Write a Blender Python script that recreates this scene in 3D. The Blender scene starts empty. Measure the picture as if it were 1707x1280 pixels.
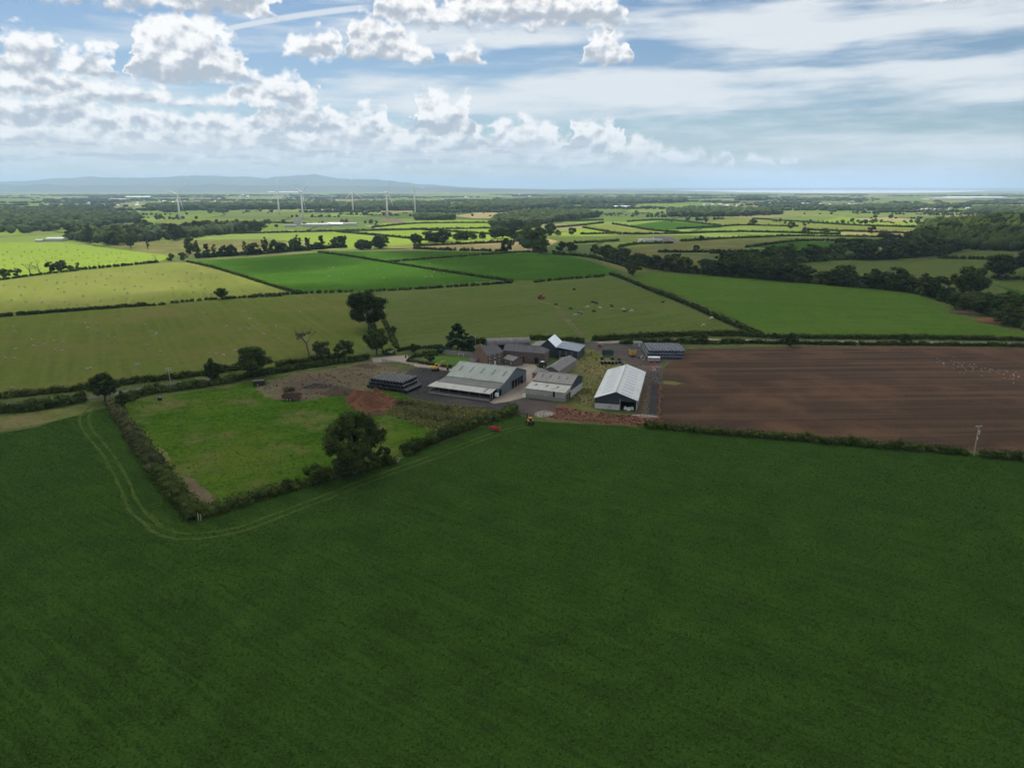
import bpy, bmesh, math, random
import numpy as np
from mathutils import Vector, Matrix, noise as mnoise
from mathutils.geometry import delaunay_2d_cdt
random.seed(7)
rng = np.random.default_rng(11)
sc = bpy.context.scene
COL = sc.collection
R = math.radians

# ------------------------------------------------------------------ camera
CAM_H, FOC = 72.0, 1184.0                      # metres above the farm, focal length in photograph pixels
PITCH = math.atan(326 / FOC)                    # the horizon lies 326 px above the centre
cam = bpy.data.cameras.new('camera')
camo = bpy.data.objects.new('camera', cam)
COL.objects.link(camo)
camo.location = (0, 0, CAM_H)
camo.rotation_euler = (math.pi / 2 - PITCH, 0, 0)
cam.sensor_width = 36
cam.lens = 36 * FOC / 1707
cam.clip_start, cam.clip_end = 1.0, 200000
sc.camera = camo

# ------------------------------------------------------------------ light and exposure
SUN_AZ, SUN_EL = R(-27), R(47)                  # azimuth from +Y (view direction) towards +X
SUNV = Vector((math.sin(SUN_AZ) * math.cos(SUN_EL), math.cos(SUN_AZ) * math.cos(SUN_EL), math.sin(SUN_EL)))
sl = bpy.data.lights.new('sun', 'SUN')
sl.energy, sl.angle, sl.color = 5.0, R(0.6), (1.0, 0.95, 0.87)
so = bpy.data.objects.new('sun', sl)
COL.objects.link(so)
so.rotation_euler = SUNV.to_track_quat('Z', 'Y').to_euler()
sc.view_settings.view_transform = 'Standard'
sc.view_settings.look = 'None'
sc.view_settings.exposure = 0.3
sc.view_settings.gamma = 1.0
sc.view_settings.use_curve_mapping = False
sc.cycles.volume_bounces = 4
sc.cycles.max_bounces = 8
sc.cycles.diffuse_bounces = 3
sc.cycles.transparent_max_bounces = 16
sc.cycles.use_denoising = True
sc.cycles.use_adaptive_sampling = True
sc.cycles.adaptive_threshold = 0.02
sc.cycles.adaptive_min_samples = 24


class NT:
    """small helper for writing node trees"""
    def __init__(s, nt): s.nt = nt
    def n(s, t, **k):
        x = s.nt.nodes.new(t)
        for a, v in k.items(): setattr(x, a, v)
        return x
    def lk(s, a, b):
        s.nt.links.new(a, b)
    def put(s, sock, v):
        if isinstance(v, bpy.types.NodeSocket): s.lk(v, sock)
        else: sock.default_value = v
    def m(s, op, a, b=None, c=None, clamp=False):
        x = s.n('ShaderNodeMath', operation=op, use_clamp=clamp)
        for i, v in enumerate((a, b, c)):
            if v is not None: s.put(x.inputs[i], v)
        return x.outputs[0]
    def vm(s, op, a, b=None):
        x = s.n('ShaderNodeVectorMath', operation=op)
        s.put(x.inputs[0], a)
        if b is not None: s.put(x.inputs[1], b)
        return x.outputs['Value'] if op in ('LENGTH', 'DOT_PRODUCT', 'DISTANCE') else x.outputs[0]
    def noise(s, vec, scale, detail=4, rough=0.55, dist=0.0, dim='3D'):
        x = s.n('ShaderNodeTexNoise', noise_dimensions=dim)
        s.put(x.inputs['Vector'], vec); x.inputs['Scale'].default_value = scale
        x.inputs['Detail'].default_value = detail; x.inputs['Roughness'].default_value = rough
        x.inputs['Distortion'].default_value = dist
        return x.outputs['Fac']
    def ss(s, v, lo, hi, a=0.0, b=1.0):
        x = s.n('ShaderNodeMapRange', interpolation_type='SMOOTHSTEP')
        s.put(x.inputs[0], v)
        for i, q in enumerate((lo, hi, a, b)): s.put(x.inputs[i + 1], q)
        return x.outputs[0]
    def lin(s, v, lo, hi, a=0.0, b=1.0):
        x = s.n('ShaderNodeMapRange'); s.put(x.inputs[0], v)
        for i, q in enumerate((lo, hi, a, b)): s.put(x.inputs[i + 1], q)
        return x.outputs[0]
    def mix(s, f, a, b, blend='MIX'):
        x = s.n('ShaderNodeMix', data_type='RGBA', blend_type=blend)
        s.put(x.inputs[0], f)
        for i, q in ((6, a), (7, b)):
            s.put(x.inputs[i], tuple(q) + (1,) if isinstance(q, (tuple, list)) and len(q) == 3 else q)
        return x.outputs[2]
    def ramp(s, f, stops):
        x = s.n('ShaderNodeValToRGB'); s.put(x.inputs[0], f)
        e = x.color_ramp.elements
        while len(e) < len(stops): e.new(0.5)
        for q, (p, c) in zip(e, stops): q.position = p; q.color = tuple(c) + (1,)
        return x.outputs[0]
    def xyz(s, x, y, z):
        q = s.n('ShaderNodeCombineXYZ')
        for i, v in enumerate((x, y, z)): s.put(q.inputs[i], v)
        return q.outputs[0]
    def sep(s, v):
        q = s.n('ShaderNodeSeparateXYZ'); s.put(q.inputs[0], v)
        return q.outputs[0], q.outputs[1], q.outputs[2]


def azel(px, py):
    """azimuth and elevation in degrees of a point of the sky"""
    a, b = (px - 853.5) / FOC, (640 - py) / FOC
    sp, cp = math.sin(PITCH), math.cos(PITCH)
    d = Vector((a, cp + b * sp, -sp + b * cp)).normalized()
    return math.degrees(math.atan2(d.x, d.y)), math.degrees(math.asin(d.z))


# ------------------------------------------------------------------ world: clear sky with cirrus and cumulus
SKY_STRENGTH = 0.06
w = bpy.data.worlds.new('World'); sc.world = w; w.use_nodes = True
w.cycles.sampling_method = 'MANUAL'; w.cycles.sample_map_resolution = 512
t = NT(w.node_tree); w.node_tree.nodes.clear()
sky = t.n('ShaderNodeTexSky', sky_type='NISHITA', sun_disc=False)
sky.sun_elevation = SUN_EL; sky.sun_rotation = SUN_AZ
sky.altitude = 100; sky.air_density = 1.0; sky.dust_density = 0.4; sky.ozone_density = 1.6
tc = t.n('ShaderNodeTexCoord').outputs['Generated']
dirv = t.vm('NORMALIZE', tc)
dx, dy, dz = t.sep(dirv)
az = t.m('MULTIPLY', t.m('ARCTAN2', dx, dy), 180 / math.pi)
el = t.m('MULTIPLY', t.m('ARCSINE', dz), 180 / math.pi)
# cirrus: soft bands that lie across the sky, thicker to the right
def n2(vec, detail=4, rough=0.55): return t.noise(vec, 1.0, detail, rough, 0.0, '2D')
azs = t.m('MULTIPLY', az, 0.035)
cw = n2(t.xyz(t.m('ADD', azs, 5.0), t.m('MULTIPLY', el, 0.16), 0.0), 4, 0.6)
ew = t.m('ADD', el, t.m('ADD', t.m('MULTIPLY', t.m('SUBTRACT', cw, 0.5), 4.2), t.m('MULTIPLY', az, -0.012)))
fcb = t.n('ShaderNodeFloatCurve'); cu = fcb.mapping.curves[0]
bands = [(0.0, 0.45), (1.2, 0.42), (3.0, 0.35), (4.4, 0.30), (5.3, 0.62), (6.9, 0.80), (8.0, 0.34), (8.8, 0.28), (10.0, 0.78), (11.4, 0.62), (12.2, 0.30), (13.2, 0.55), (15.5, 0.62), (18.0, 0.45), (22.0, 0.6), (26.0, 0.4), (30.0, 0.55)]
cu.points[0].location = (0, bands[0][1]); cu.points[1].location = (1, bands[-1][1])
for p_, v_ in bands[1:-1]: cu.points.new(p_ / 30, v_)
fcb.mapping.update(); t.put(fcb.inputs['Value'], t.m('DIVIDE', ew, 30.0, clamp=True))
ct = n2(t.xyz(t.m('MULTIPLY', az, 0.075), t.m('ADD', t.m('MULTIPLY', el, 0.55), 11.0), 0.0), 6, 0.6)
cir = t.m('ADD', fcb.outputs[0], t.m('MULTIPLY', t.m('SUBTRACT', ct, 0.5), 1.7))
cir = t.m('ADD', cir, t.ss(az, -24.0, 10.0, -0.28, 0.02))
cir = t.ss(cir, 0.14, 0.92, 0.0, 0.92)
# a contrail
ca, ce = azel(368, 51); cb_, cd = azel(640, 10)
cl = t.lin(az, ca, cb_)
ctd = t.m('ABSOLUTE', t.m('SUBTRACT', el, t.m('ADD', ce, t.m('ADD', t.m('MULTIPLY', cl, cd - ce), t.m('MULTIPLY', t.m('MULTIPLY', cl, t.m('SUBTRACT', 1.0, cl)), 0.9)))))
trail = t.m('MULTIPLY', t.ss(ctd, t.m('MULTIPLY', t.m('ADD', 0.04, t.m('MULTIPLY', ct, 0.1)), 1.0), t.m('ADD', 0.10, t.m('MULTIPLY', ct, 0.35)), 1.0, 0.0), t.m('MULTIPLY', t.ss(cl, 0.0, 0.06), t.ss(cl, 0.8, 1.0, 0.75, 0.0)))
cir = t.m('MAXIMUM', cir, trail)

# cumulus in rows that share a flat base; each row: base line and outline of the tops, as points of the sky
ROWS = [
    (46, 0.0, [(-30, 46), (40, 10), (100, -35), (380, -45), (440, -20), (466, 20), (485, 46), (612, 46), (630, 0), (690, -20), (745, 8), (770, -20), (860, -40), (960, -20), (1030, 0), (1052, 30), (1068, 46), (1420, 46), (1520, 10), (1600, -20), (1740, -30)]),
    (106, 0.0, [(-30, 106), (445, 106), (470, 74), (520, 52), (562, 50), (572, 96), (582, 50), (605, 18), (645, 22), (672, 50), (712, 88), (722, 106), (740, 106), (752, 82), (785, 74), (822, 106), (960, 106), (970, 84), (1010, 50), (1052, 58), (1060, 106)]),
    (152, 0.0, [(-30, 80), (35, 48), (80, 56), (120, 86), (150, 72), (190, 90), (212, 128), (218, 50), (250, 28), (300, 20), (348, 28), (374, 56), (396, 74), (410, 112), (440, 128), (480, 136), (520, 152)]),
    (190, 0.0, [(-30, 112), (60, 104), (140, 124), (250, 146), (330, 166), (385, 140), (420, 126), (470, 124), (520, 146), (560, 190)]),
    (228, 0.0, [(-30, 150), (40, 158), (100, 150), (150, 158), (180, 178), (230, 170), (300, 188), (360, 182), (400, 205), (422, 182), (440, 166), (500, 162), (556, 182), (572, 198), (592, 178), (625, 176), (645, 200), (662, 226), (684, 226), (690, 162), (735, 156), (778, 164), (786, 228)]),
    (264, 0.0, [(-30, 190), (100, 200), (200, 196), (330, 204), (420, 196), (520, 206), (600, 200), (700, 212), (770, 204), (800, 214), (835, 202), (880, 198), (925, 216), (944, 240), (952, 206), (985, 198), (1030, 206), (1046, 262)]),
    (280, 0.0, [(-30, 225), (300, 232), (700, 228), (1000, 240), (1030, 250), (1055, 236), (1085, 230), (1110, 246), (1170, 254), (1185, 268), (1200, 250), (1222, 252), (1236, 280), (1245, 258), (1280, 258), (1292, 280), (1305, 263), (1335, 263), (1346, 280)]),
]
wa = n2(t.xyz(t.m('MULTIPLY', az, 0.5), t.m('MULTIPLY', el, 0.6), 0.0), 3, 0.6)
waz = t.m('ADD', az, t.m('MULTIPLY', t.m('SUBTRACT', wa, 0.5), 3.2))
xin = t.lin(waz, -40.0, 40.0)
pp = t.xyz(az, el, 0.0)
f0 = n2(t.vm('MULTIPLY', pp, (0.80, 1.05, 1.0)), 7, 0.51)
h0 = n2(t.vm('MULTIPLY', pp, (0.62, 0.82, 1.0)), 4, 0.5)
h1 = n2(t.vm('MULTIPLY', t.vm('ADD', pp, (-0.22, 0.42, 0.0)), (0.62, 0.82, 1.0)), 4, 0.5)
bill = t.n('ShaderNodeTexVoronoi', feature='F1', voronoi_dimensions='2D')
t.put(bill.inputs['Vector'], t.vm('ADD', t.vm('MULTIPLY', pp, (0.85, 1.0, 1.0)), t.xyz(wa, f0, 0.0))); bill.inputs['Scale'].default_value = 1.0
bd = bill.outputs['Distance']
rag = t.m('ADD', t.m('MULTIPLY', t.m('SUBTRACT', f0, 0.5), 4.2), t.m('MULTIPLY', t.m('SUBTRACT', 0.42, bd), 1.3))
relief = t.m('ADD', t.m('MULTIPLY', t.m('SUBTRACT', h0, h1), 2.0), t.m('ADD', t.m('MULTIPLY', t.m('SUBTRACT', f0, 0.5), 0.6), t.m('MULTIPLY', t.m('SUBTRACT', 0.40, bd), 0.32)))
alpha = lit = None
for (by, _, tops) in ROWS:
    eb = azel(853, by)[1]
    fc = t.n('ShaderNodeFloatCurve'); cu = fc.mapping.curves[0]
    pts = [((azel(px, py)[0] + 40) / 80, max(0.0, azel(px, py)[1]) / 20) for px, py in tops]
    cu.points[0].location = (0, pts[0][1]); cu.points[1].location = (1, eb / 20 if by > 60 else pts[-1][1])
    for q in pts: cu.points.new(*q)
    for q in cu.points: q.handle_type = 'AUTO_CLAMPED'
    fc.mapping.update(); t.put(fc.inputs['Value'], xin)
    top = t.m('MULTIPLY', fc.outputs[0], 20.0)
    up = t.m('SUBTRACT', el, eb)
    thick = t.m('SUBTRACT', top, eb)
    d = t.m('MINIMUM', t.m('MULTIPLY', t.m('SUBTRACT', top, el), 1.0), t.m('MULTIPLY', up, 1.2 if by < 60 else 1.7))
    d = t.m('ADD', t.m('ADD', d, 0.22), t.m('MULTIPLY', rag, t.ss(thick, 0.0, 2.0, 0.12, 0.62)))
    al = t.ss(d, -0.08, 0.75)
    al = t.m('MULTIPLY', al, t.ss(thick, 0.05, 0.5))
    hn = t.m('DIVIDE', up, t.m('MAXIMUM', thick, 0.6))
    li = t.m('ADD', t.m('MULTIPLY', hn, 1.0), relief)
    li = t.m('ADD', li, t.m('MULTIPLY', t.m('SUBTRACT', 0.4, t.m('MINIMUM', d, 1.2)), 0.28))
    li = t.ss(li, -0.16, 0.64)
    if alpha is None: alpha, lit = al, li
    else:                                       # lower rows are farther: nearer ones cover them
        lit = t.m('ADD', t.m('MULTIPLY', lit, t.m('ADD', alpha, 0.0001)), t.m('MULTIPLY', li, t.m('MULTIPLY', al, t.m('SUBTRACT', 1.0001, alpha))))
        na = t.m('SUBTRACT', 1.0, t.m('MULTIPLY', t.m('SUBTRACT', 1.0, alpha), t.m('SUBTRACT', 1.0, al)))
        lit = t.m('DIVIDE', lit, t.m('MAXIMUM', na, 0.001)); alpha = na
# broken cumulus over the rest of the sky and thin bars low over the horizon
n_big = n2(t.xyz(t.m('MULTIPLY', az, 0.10), t.m('MULTIPLY', el, 0.16), 0.0), 4, 0.6)
away = t.m('MAXIMUM', t.ss(t.m('ABSOLUTE', az), 38.0, 50.0), t.ss(el, 15.0, 22.0))
wide = t.m('MULTIPLY', t.ss(n_big, 0.42, 0.56), t.m('MULTIPLY', away, t.ss(el, 1.0, 4.0)))
lit = t.mix(wide, lit, 0.55) if False else t.m('ADD', t.m('MULTIPLY', lit, t.m('SUBTRACT', 1.0, wide)), t.m('MULTIPLY', wide, t.ss(f0, 0.3, 0.65)))
alpha = t.m('MAXIMUM', alpha, wide)
bars = n2(t.xyz(t.m('MULTIPLY', az, 0.22), t.m('MULTIPLY', el, 2.2), 0.0), 5, 0.62)
bars = t.m('MULTIPLY', t.ss(bars, 0.38, 0.60, 0.0, 0.9), t.m('MULTIPLY', t.m('MULTIPLY', t.ss(el, 0.1, 0.7), t.ss(el, 2.4, 4.2, 1.0, 0.0)), t.ss(az, 4.0, 16.0, 1.0, 0.25)))
CK = 1.0 / SKY_STRENGTH / 2 ** sc.view_settings.exposure     # cloud radiance that shows as 1.0 in the picture
def ck(r, gg, b): return (r * CK, gg * CK, b * CK)
ccol = t.mix(lit, ck(0.48, 0.535, 0.615), ck(1.06, 1.055, 1.05))
ccol = t.mix(t.ss(el, 0.5, 6.0, 0.25, 0.0), ccol, ck(0.74, 0.80, 0.86))
skyc = t.mix(1.0, sky.outputs[0], (0.84, 0.96, 1.07), 'MULTIPLY')
s1 = t.mix(cir, skyc, ck(0.86, 0.90, 0.93))

s2 = t.mix(bars, t.mix(alpha, s1, ccol), t.mix(f0, ck(0.60, 0.66, 0.72), ck(0.95, 0.95, 0.95)))
bg = t.n('ShaderNodeBackground'); t.lk(s2, bg.inputs[0]); bg.inputs[1].default_value = SKY_STRENGTH
t.lk(bg.outputs[0], t.n('ShaderNodeOutputWorld').inputs[0])

# ------------------------------------------------------------------ geometry helpers
SP, CP = math.sin(PITCH), math.cos(PITCH)

def hill(x, y):
    """height of the land: flat plain, one wooded hill far to the right, slight swell under the right-hand pasture"""
    h = 27.0 * np.exp(-(((x - 900) / 240.0) ** 2 + ((y - 1090) / 260.0) ** 2))
    h = h + 3.0 * np.exp(-(((x - 170) / 120.0) ** 2 + ((y - 450) / 80.0) ** 2))
    return h

def G(px, py, z=None):
    """the point of the land (or of the level z) seen at a pixel of the photograph"""
    a, b = (px - 853.5) / FOC, (640 - py) / FOC
    dx_, dy_, dz_ = a, CP + b * SP, -SP + b * CP
    zt = 0.0 if z is None else z
    for _ in range(1 if z is not None else 14):
        s_ = (zt - CAM_H) / dz_
        x, y = dx_ * s_, dy_ * s_
        if z is None: zt = 0.5 * zt + 0.5 * float(hill(x, y))
    return Vector((x, y, zt))

def GP(pts): return [G(*p) for p in pts]

def tag(o, label=None, cat=None, group=None, kind=None):
    if label: o['label'] = label
    if cat: o['category'] = cat
    if group: o['group'] = group
    if kind: o['kind'] = kind
    return o

def link(name, me, parent=None):
    o = bpy.data.objects.new(name, me); COL.objects.link(o)
    if parent is not None: o.parent = parent
    return o

def empty(name, loc=(0, 0, 0), rz=0.0):
    o = bpy.data.objects.new(name, None); COL.objects.link(o)
    o.location = loc; o.rotation_euler = (0, 0, rz); o.empty_display_size = 0.5
    return o

def clone(o, parent=None):
    c = o.copy(); COL.objects.link(c)
    if parent is not None: c.parent = parent
    for ch in o.children: clone(ch, c)
    return c

class MB:
    """collects vertices and faces of one mesh"""
    def __init__(s): s.v, s.f, s.mi = [], [], []
    def quad(s, a, b, c, d, mi=0):
        k = len(s.v); s.v += [tuple(a), tuple(b), tuple(c), tuple(d)]; s.f.append((k, k + 1, k + 2, k + 3)); s.mi.append(mi)
    def poly(s, pts, mi=0):
        k = len(s.v); s.v += [tuple(p) for p in pts]; s.f.append(tuple(range(k, k + len(pts)))); s.mi.append(mi)
    def hexa(s, p, mi=0):
        """eight corners: bottom ring then top ring"""
        k = len(s.v); s.v += [tuple(q) for q in p]
        for f in ((3, 2, 1, 0), (4, 5, 6, 7), (0, 1, 5, 4), (1, 2, 6, 5), (2, 3, 7, 6), (3, 0, 4, 7)):
            s.f.append(tuple(k + i for i in f)); s.mi.append(mi)
    def box(s, c, d, rz=0.0, mi=0, rx=0.0, ry=0.0):
        m = Matrix.Rotation(rz, 3, 'Z') @ Matrix.Rotation(ry, 3, 'Y') @ Matrix.Rotation(rx, 3, 'X')
        x, y, z = d[0] / 2, d[1] / 2, d[2] / 2
        c = Vector(c)
        s.hexa([c + m @ Vector(q) for q in ((-x, -y, -z), (x, -y, -z), (x, y, -z), (-x, y, -z), (-x, -y, z), (x, -y, z), (x, y, z), (-x, y, z))], mi)
        return s
    def tube(s, pts, rad, seg=6, mi=0, cap=True):
        pts = [Vector(p) for p in pts]
        if not hasattr(rad, '__len__'): rad = [rad] * len(pts)
        k = len(s.v)
        for i, p in enumerate(pts):
            d = (pts[min(i + 1, len(pts) - 1)] - pts[max(i - 1, 0)]).normalized()
            a = d.orthogonal().normalized() if abs(d.z) > 0.95 else d.cross(Vector((0, 0, 1))).normalized()
            b = d.cross(a)
            for j in range(seg):
                q = 2 * math.pi * j / seg
                s.v.append(tuple(p + (a * math.cos(q) + b * math.sin(q)) * rad[i]))
        for i in range(len(pts) - 1):
            for j in range(seg):
                s.f.append((k + i * seg + j, k + i * seg + (j + 1) % seg, k + (i + 1) * seg + (j + 1) % seg, k + (i + 1) * seg + j)); s.mi.append(mi)
        if cap:
            s.f.append(tuple(k + j for j in range(seg))[::-1]); s.mi.append(mi)
            e = k + (len(pts) - 1) * seg
            s.f.append(tuple(e + j for j in range(seg))); s.mi.append(mi)
        return s
    def mesh(s, name, mats, smooth=False):
        me = bpy.data.meshes.new(name)
        me.from_pydata(s.v, [], s.f)
        mats = mats if isinstance(mats, (list, tuple)) else [mats]
        for m in mats: me.materials.append(m)
        if len(mats) > 1: me.polygons.foreach_set('material_index', s.mi)
        if smooth: me.polygons.foreach_set('use_smooth', [True] * len(me.polygons))
        me.update()
        return me
    def build(s, name, mats, parent=None, smooth=False):
        return link(name, s.mesh(name, mats, smooth), parent)

# ------------------------------------------------------------------ materials
MATS = {}
def newmat(name):
    m = bpy.data.materials.new(name); m.use_nodes = True
    nt = m.node_tree; nt.nodes.clear(); q = NT(nt)
    out = q.n('ShaderNodeOutputMaterial')
    MATS[name] = m
    return m, q, out

def bsdf(q, out, col, rough=0.8, spec=0.2, metal=0.0, normal=None):
    b = q.n('ShaderNodeBsdfPrincipled')
    q.put(b.inputs['Base Color'], col if isinstance(col, bpy.types.NodeSocket) else tuple(col) + (1,))
    q.put(b.inputs['Roughness'], rough); b.inputs['Specular IOR Level'].default_value = spec
    b.inputs['Metallic'].default_value = metal
    if normal is not None: q.lk(normal, b.inputs['Normal'])
    q.lk(b.outputs[0], out.inputs[0])
    return b

def bump(q, h, strength=0.5, dist=0.3):
    b = q.n('ShaderNodeBump'); b.inputs['Strength'].default_value = strength; b.inputs['Distance'].default_value = dist
    q.lk(h, b.inputs['Height']); return b.outputs[0]

def pos(q): return q.n('ShaderNodeNewGeometry').outputs['Position']

def stripes(q, p, ang, scale, dist=1.0):
    r = q.n('ShaderNodeVectorRotate', rotation_type='Z_AXIS'); q.put(r.inputs['Vector'], p); r.inputs['Angle'].default_value = ang
    return q.noise(q.vm('MULTIPLY', r.outputs[0], (scale * 0.03, scale, 1.0)), 1.0, 3, 0.5, dist * 0.2)

def grass(name, dark, light, yellow=None, ang=0.3, tuft=1.2, rel=0.6, stripe=0.35, big=0.02, dry=None, dry_lo=0.56, lines=0.25):
    """pasture: clumps, patches of thicker and thinner growth, faint working lines"""
    m, q, out = newmat(name)
    p = pos(q)
    n1 = q.noise(p, tuft, 6, 0.78)
    n2 = q.noise(p, 0.12, 4, 0.6)
    n3 = q.noise(p, big, 3, 0.5)
    st = stripes(q, p, ang, lines)
    f = q.m('ADD', q.m('MULTIPLY', n1, 0.84), q.m('MULTIPLY', n2, 0.16))
    f = q.m('ADD', f, q.m('MULTIPLY', q.m('SUBTRACT', st, 0.5), stripe))
    f = q.ss(f, 0.36, 0.64)
    c = q.mix(f, dark, light)
    if yellow: c = q.mix(q.ss(q.m('ADD', n3, q.m('MULTIPLY', q.m('SUBTRACT', n2, 0.5), 0.5)), 0.42, 0.72, 0.0, 0.8), c, yellow)
    if dry:
        n4 = q.noise(q.vm('ADD', p, (91.0, 37.0, 0)), 0.045, 4, 0.65)
        c = q.mix(q.ss(n4, dry_lo, dry_lo + 0.14, 0.0, 0.75), c, dry)
    bsdf(q, out, c, 1.0, 0.0, normal=bump(q, n1, rel, 0.25))
    return m

def soil(name, c1, c2, c3, ang=0.0, tuft=1.5, rel=0.8, lines=0.4, stripe=0.5, big=0.03):
    m, q, out = newmat(name)
    p = pos(q)
    n1 = q.noise(p, tuft, 6, 0.72)
    n2 = q.noise(p, big, 4, 0.6)
    st = stripes(q, p, ang, lines)
    f = q.ss(q.m('ADD', q.m('MULTIPLY', n1, 0.6), q.m('MULTIPLY', st, stripe)), 0.32 + stripe * 0.3, 0.58 + stripe * 0.62)
    c = q.mix(f, c1, c2)
    c = q.mix(q.ss(n2, 0.45, 0.7, 0.0, 0.8), c, c3)
    bsdf(q, out, c, 0.95, 0.1, normal=bump(q, n1, rel, 0.2))
    return m

def paint(name, col, var=0.12, rough=0.7, scale=1.5, metal=0.0, spec=0.3, dirt=None):
    m, q, out = newmat(name)
    p = q.n('ShaderNodeTexCoord').outputs['Object']
    n = q.noise(p, scale, 5, 0.65)
    c = q.mix(q.ss(n, 0.3, 0.7), tuple(x * (1 - var) for x in col), tuple(min(1, x * (1 + var)) for x in col))
    if dirt: c = q.mix(q.ss(q.noise(p, scale * 0.4, 6, 0.7), 0.5, 0.72, 0, 0.7), c, dirt)
    bsdf(q, out, c, rough, spec, metal)
    return m

def leafmat(name, c1, c2, trans=0.25, objvar=0.35):
    """foliage: colour drifts from clump to clump and from plant to plant"""
    m, q, out = newmat(name)
    oi = q.n('ShaderNodeObjectInfo')
    p = q.n('ShaderNodeNewGeometry')
    n = q.noise(p.outputs['Position'], 0.55, 3, 0.6)
    f = q.m('ADD', q.m('MULTIPLY', n, 1.0), q.m('MULTIPLY', q.m('SUBTRACT', oi.outputs['Random'], 0.5), objvar))
    f = q.m('ADD', f, q.m('MULTIPLY', q.m('SUBTRACT', p.outputs['Random Per Island'], 0.5), 0.35))
    c = q.mix(q.ss(f, 0.2, 0.8), c1, c2)
    d = q.n('ShaderNodeBsdfDiffuse'); q.lk(c, d.inputs[0])
    tr = q.n('ShaderNodeBsdfTranslucent'); q.lk(c, tr.inputs[0])
    mx = q.n('ShaderNodeMixShader'); mx.inputs[0].default_value = trans
    q.lk(d.outputs[0], mx.inputs[1]); q.lk(tr.outputs[0], mx.inputs[2]); q.lk(mx.outputs[0], out.inputs[0])
    return m

# pastures
grass('grass_fore', (0.009, 0.025, 0.004), (0.044, 0.090, 0.014), ang=0.62, tuft=2.6, rel=0.45, stripe=0.18, lines=1.1)
grass('grass_paddock', (0.022, 0.060, 0.004), (0.060, 0.126, 0.010), (0.084, 0.116, 0.017), ang=-0.5, tuft=0.55, rel=0.8, stripe=0.3, dry=(0.125, 0.115, 0.045), dry_lo=0.50)
grass('grass_olive', (0.080, 0.104, 0.020), (0.106, 0.128, 0.028), (0.126, 0.120, 0.038), ang=1.05, tuft=0.35, rel=0.3, stripe=0.5, lines=0.28)
grass('grass_yellow', (0.120, 0.146, 0.030), (0.150, 0.174, 0.042), (0.165, 0.170, 0.050), ang=1.1, tuft=0.3, rel=0.3, lines=0.2)
grass('grass_bright', (0.140, 0.220, 0.026), (0.180, 0.250, 0.038), (0.200, 0.245, 0.050), ang=0.2, tuft=0.25, rel=0.3, lines=0.1)
grass('grass_rich', (0.026, 0.072, 0.007), (0.042, 0.100, 0.012), (0.050, 0.108, 0.014), ang=0.1, tuft=0.3, rel=0.3, lines=0.2)
grass('grass_mid', (0.066, 0.092, 0.022), (0.088, 0.118, 0.030), (0.095, 0.112, 0.038), ang=-0.6, tuft=0.4, rel=0.35, stripe=0.45, lines=0.3)
grass('grass_right', (0.048, 0.095, 0.013), (0.070, 0.125, 0.019), (0.075, 0.120, 0.022), ang=0.15, tuft=0.35, rel=0.35, stripe=0.45, lines=0.35)
grass('grass_verge', (0.045, 0.075, 0.020), (0.095, 0.130, 0.040), (0.140, 0.140, 0.060), tuft=0.8, rel=0.8, dry=(0.16, 0.13, 0.07))
grass('grass_rough', (0.075, 0.095, 0.025), (0.140, 0.150, 0.045), (0.170, 0.150, 0.070), tuft=0.6, rel=0.9, dry=(0.17, 0.135, 0.07), dry_lo=0.52)
grass('grass_tan', (0.250, 0.205, 0.100), (0.320, 0.260, 0.130), (0.200, 0.190, 0.080), tuft=0.2, rel=0.3, lines=0.1)
grass('grass_track', (0.040, 0.068, 0.013), (0.080, 0.112, 0.027), tuft=1.0, rel=0.5)
grass('lawn', (0.055, 0.110, 0.022), (0.080, 0.145, 0.030), tuft=0.8, rel=0.3)
soil('soil_plough', (0.040, 0.023, 0.012), (0.112, 0.068, 0.038), (0.112, 0.058, 0.029), ang=-0.04, tuft=1.1, lines=0.24, stripe=0.9)
soil('soil_mud', (0.095, 0.070, 0.042), (0.170, 0.130, 0.078), (0.150, 0.145, 0.060), tuft=0.8, lines=0.25)
soil('soil_red', (0.120, 0.058, 0.034), (0.225, 0.108, 0.062), (0.150, 0.100, 0.062), tuft=1.0)
soil('yard_black', (0.032, 0.030, 0.030), (0.060, 0.056, 0.052), (0.080, 0.072, 0.064), tuft=1.2, rel=0.4)
soil('yard_gravel', (0.058, 0.050, 0.044), (0.110, 0.095, 0.082), (0.120, 0.088, 0.064), tuft=1.4, rel=0.4)
soil('concrete', (0.270, 0.235, 0.190), (0.340, 0.300, 0.245), (0.220, 0.180, 0.140), tuft=0.5, rel=0.15, lines=0.2, stripe=0.3)
soil('road_tar', (0.100, 0.096, 0.090), (0.150, 0.145, 0.135), (0.090, 0.086, 0.080), tuft=1.0, rel=0.2)
soil('rubble', (0.180, 0.082, 0.046), (0.350, 0.172, 0.105), (0.250, 0.125, 0.078), tuft=1.6, rel=1.0, stripe=0.0)
soil('heap_brown', (0.085, 0.062, 0.042), (0.155, 0.115, 0.075), (0.110, 0.090, 0.050), tuft=1.5, rel=1.0, stripe=0.0)

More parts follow.
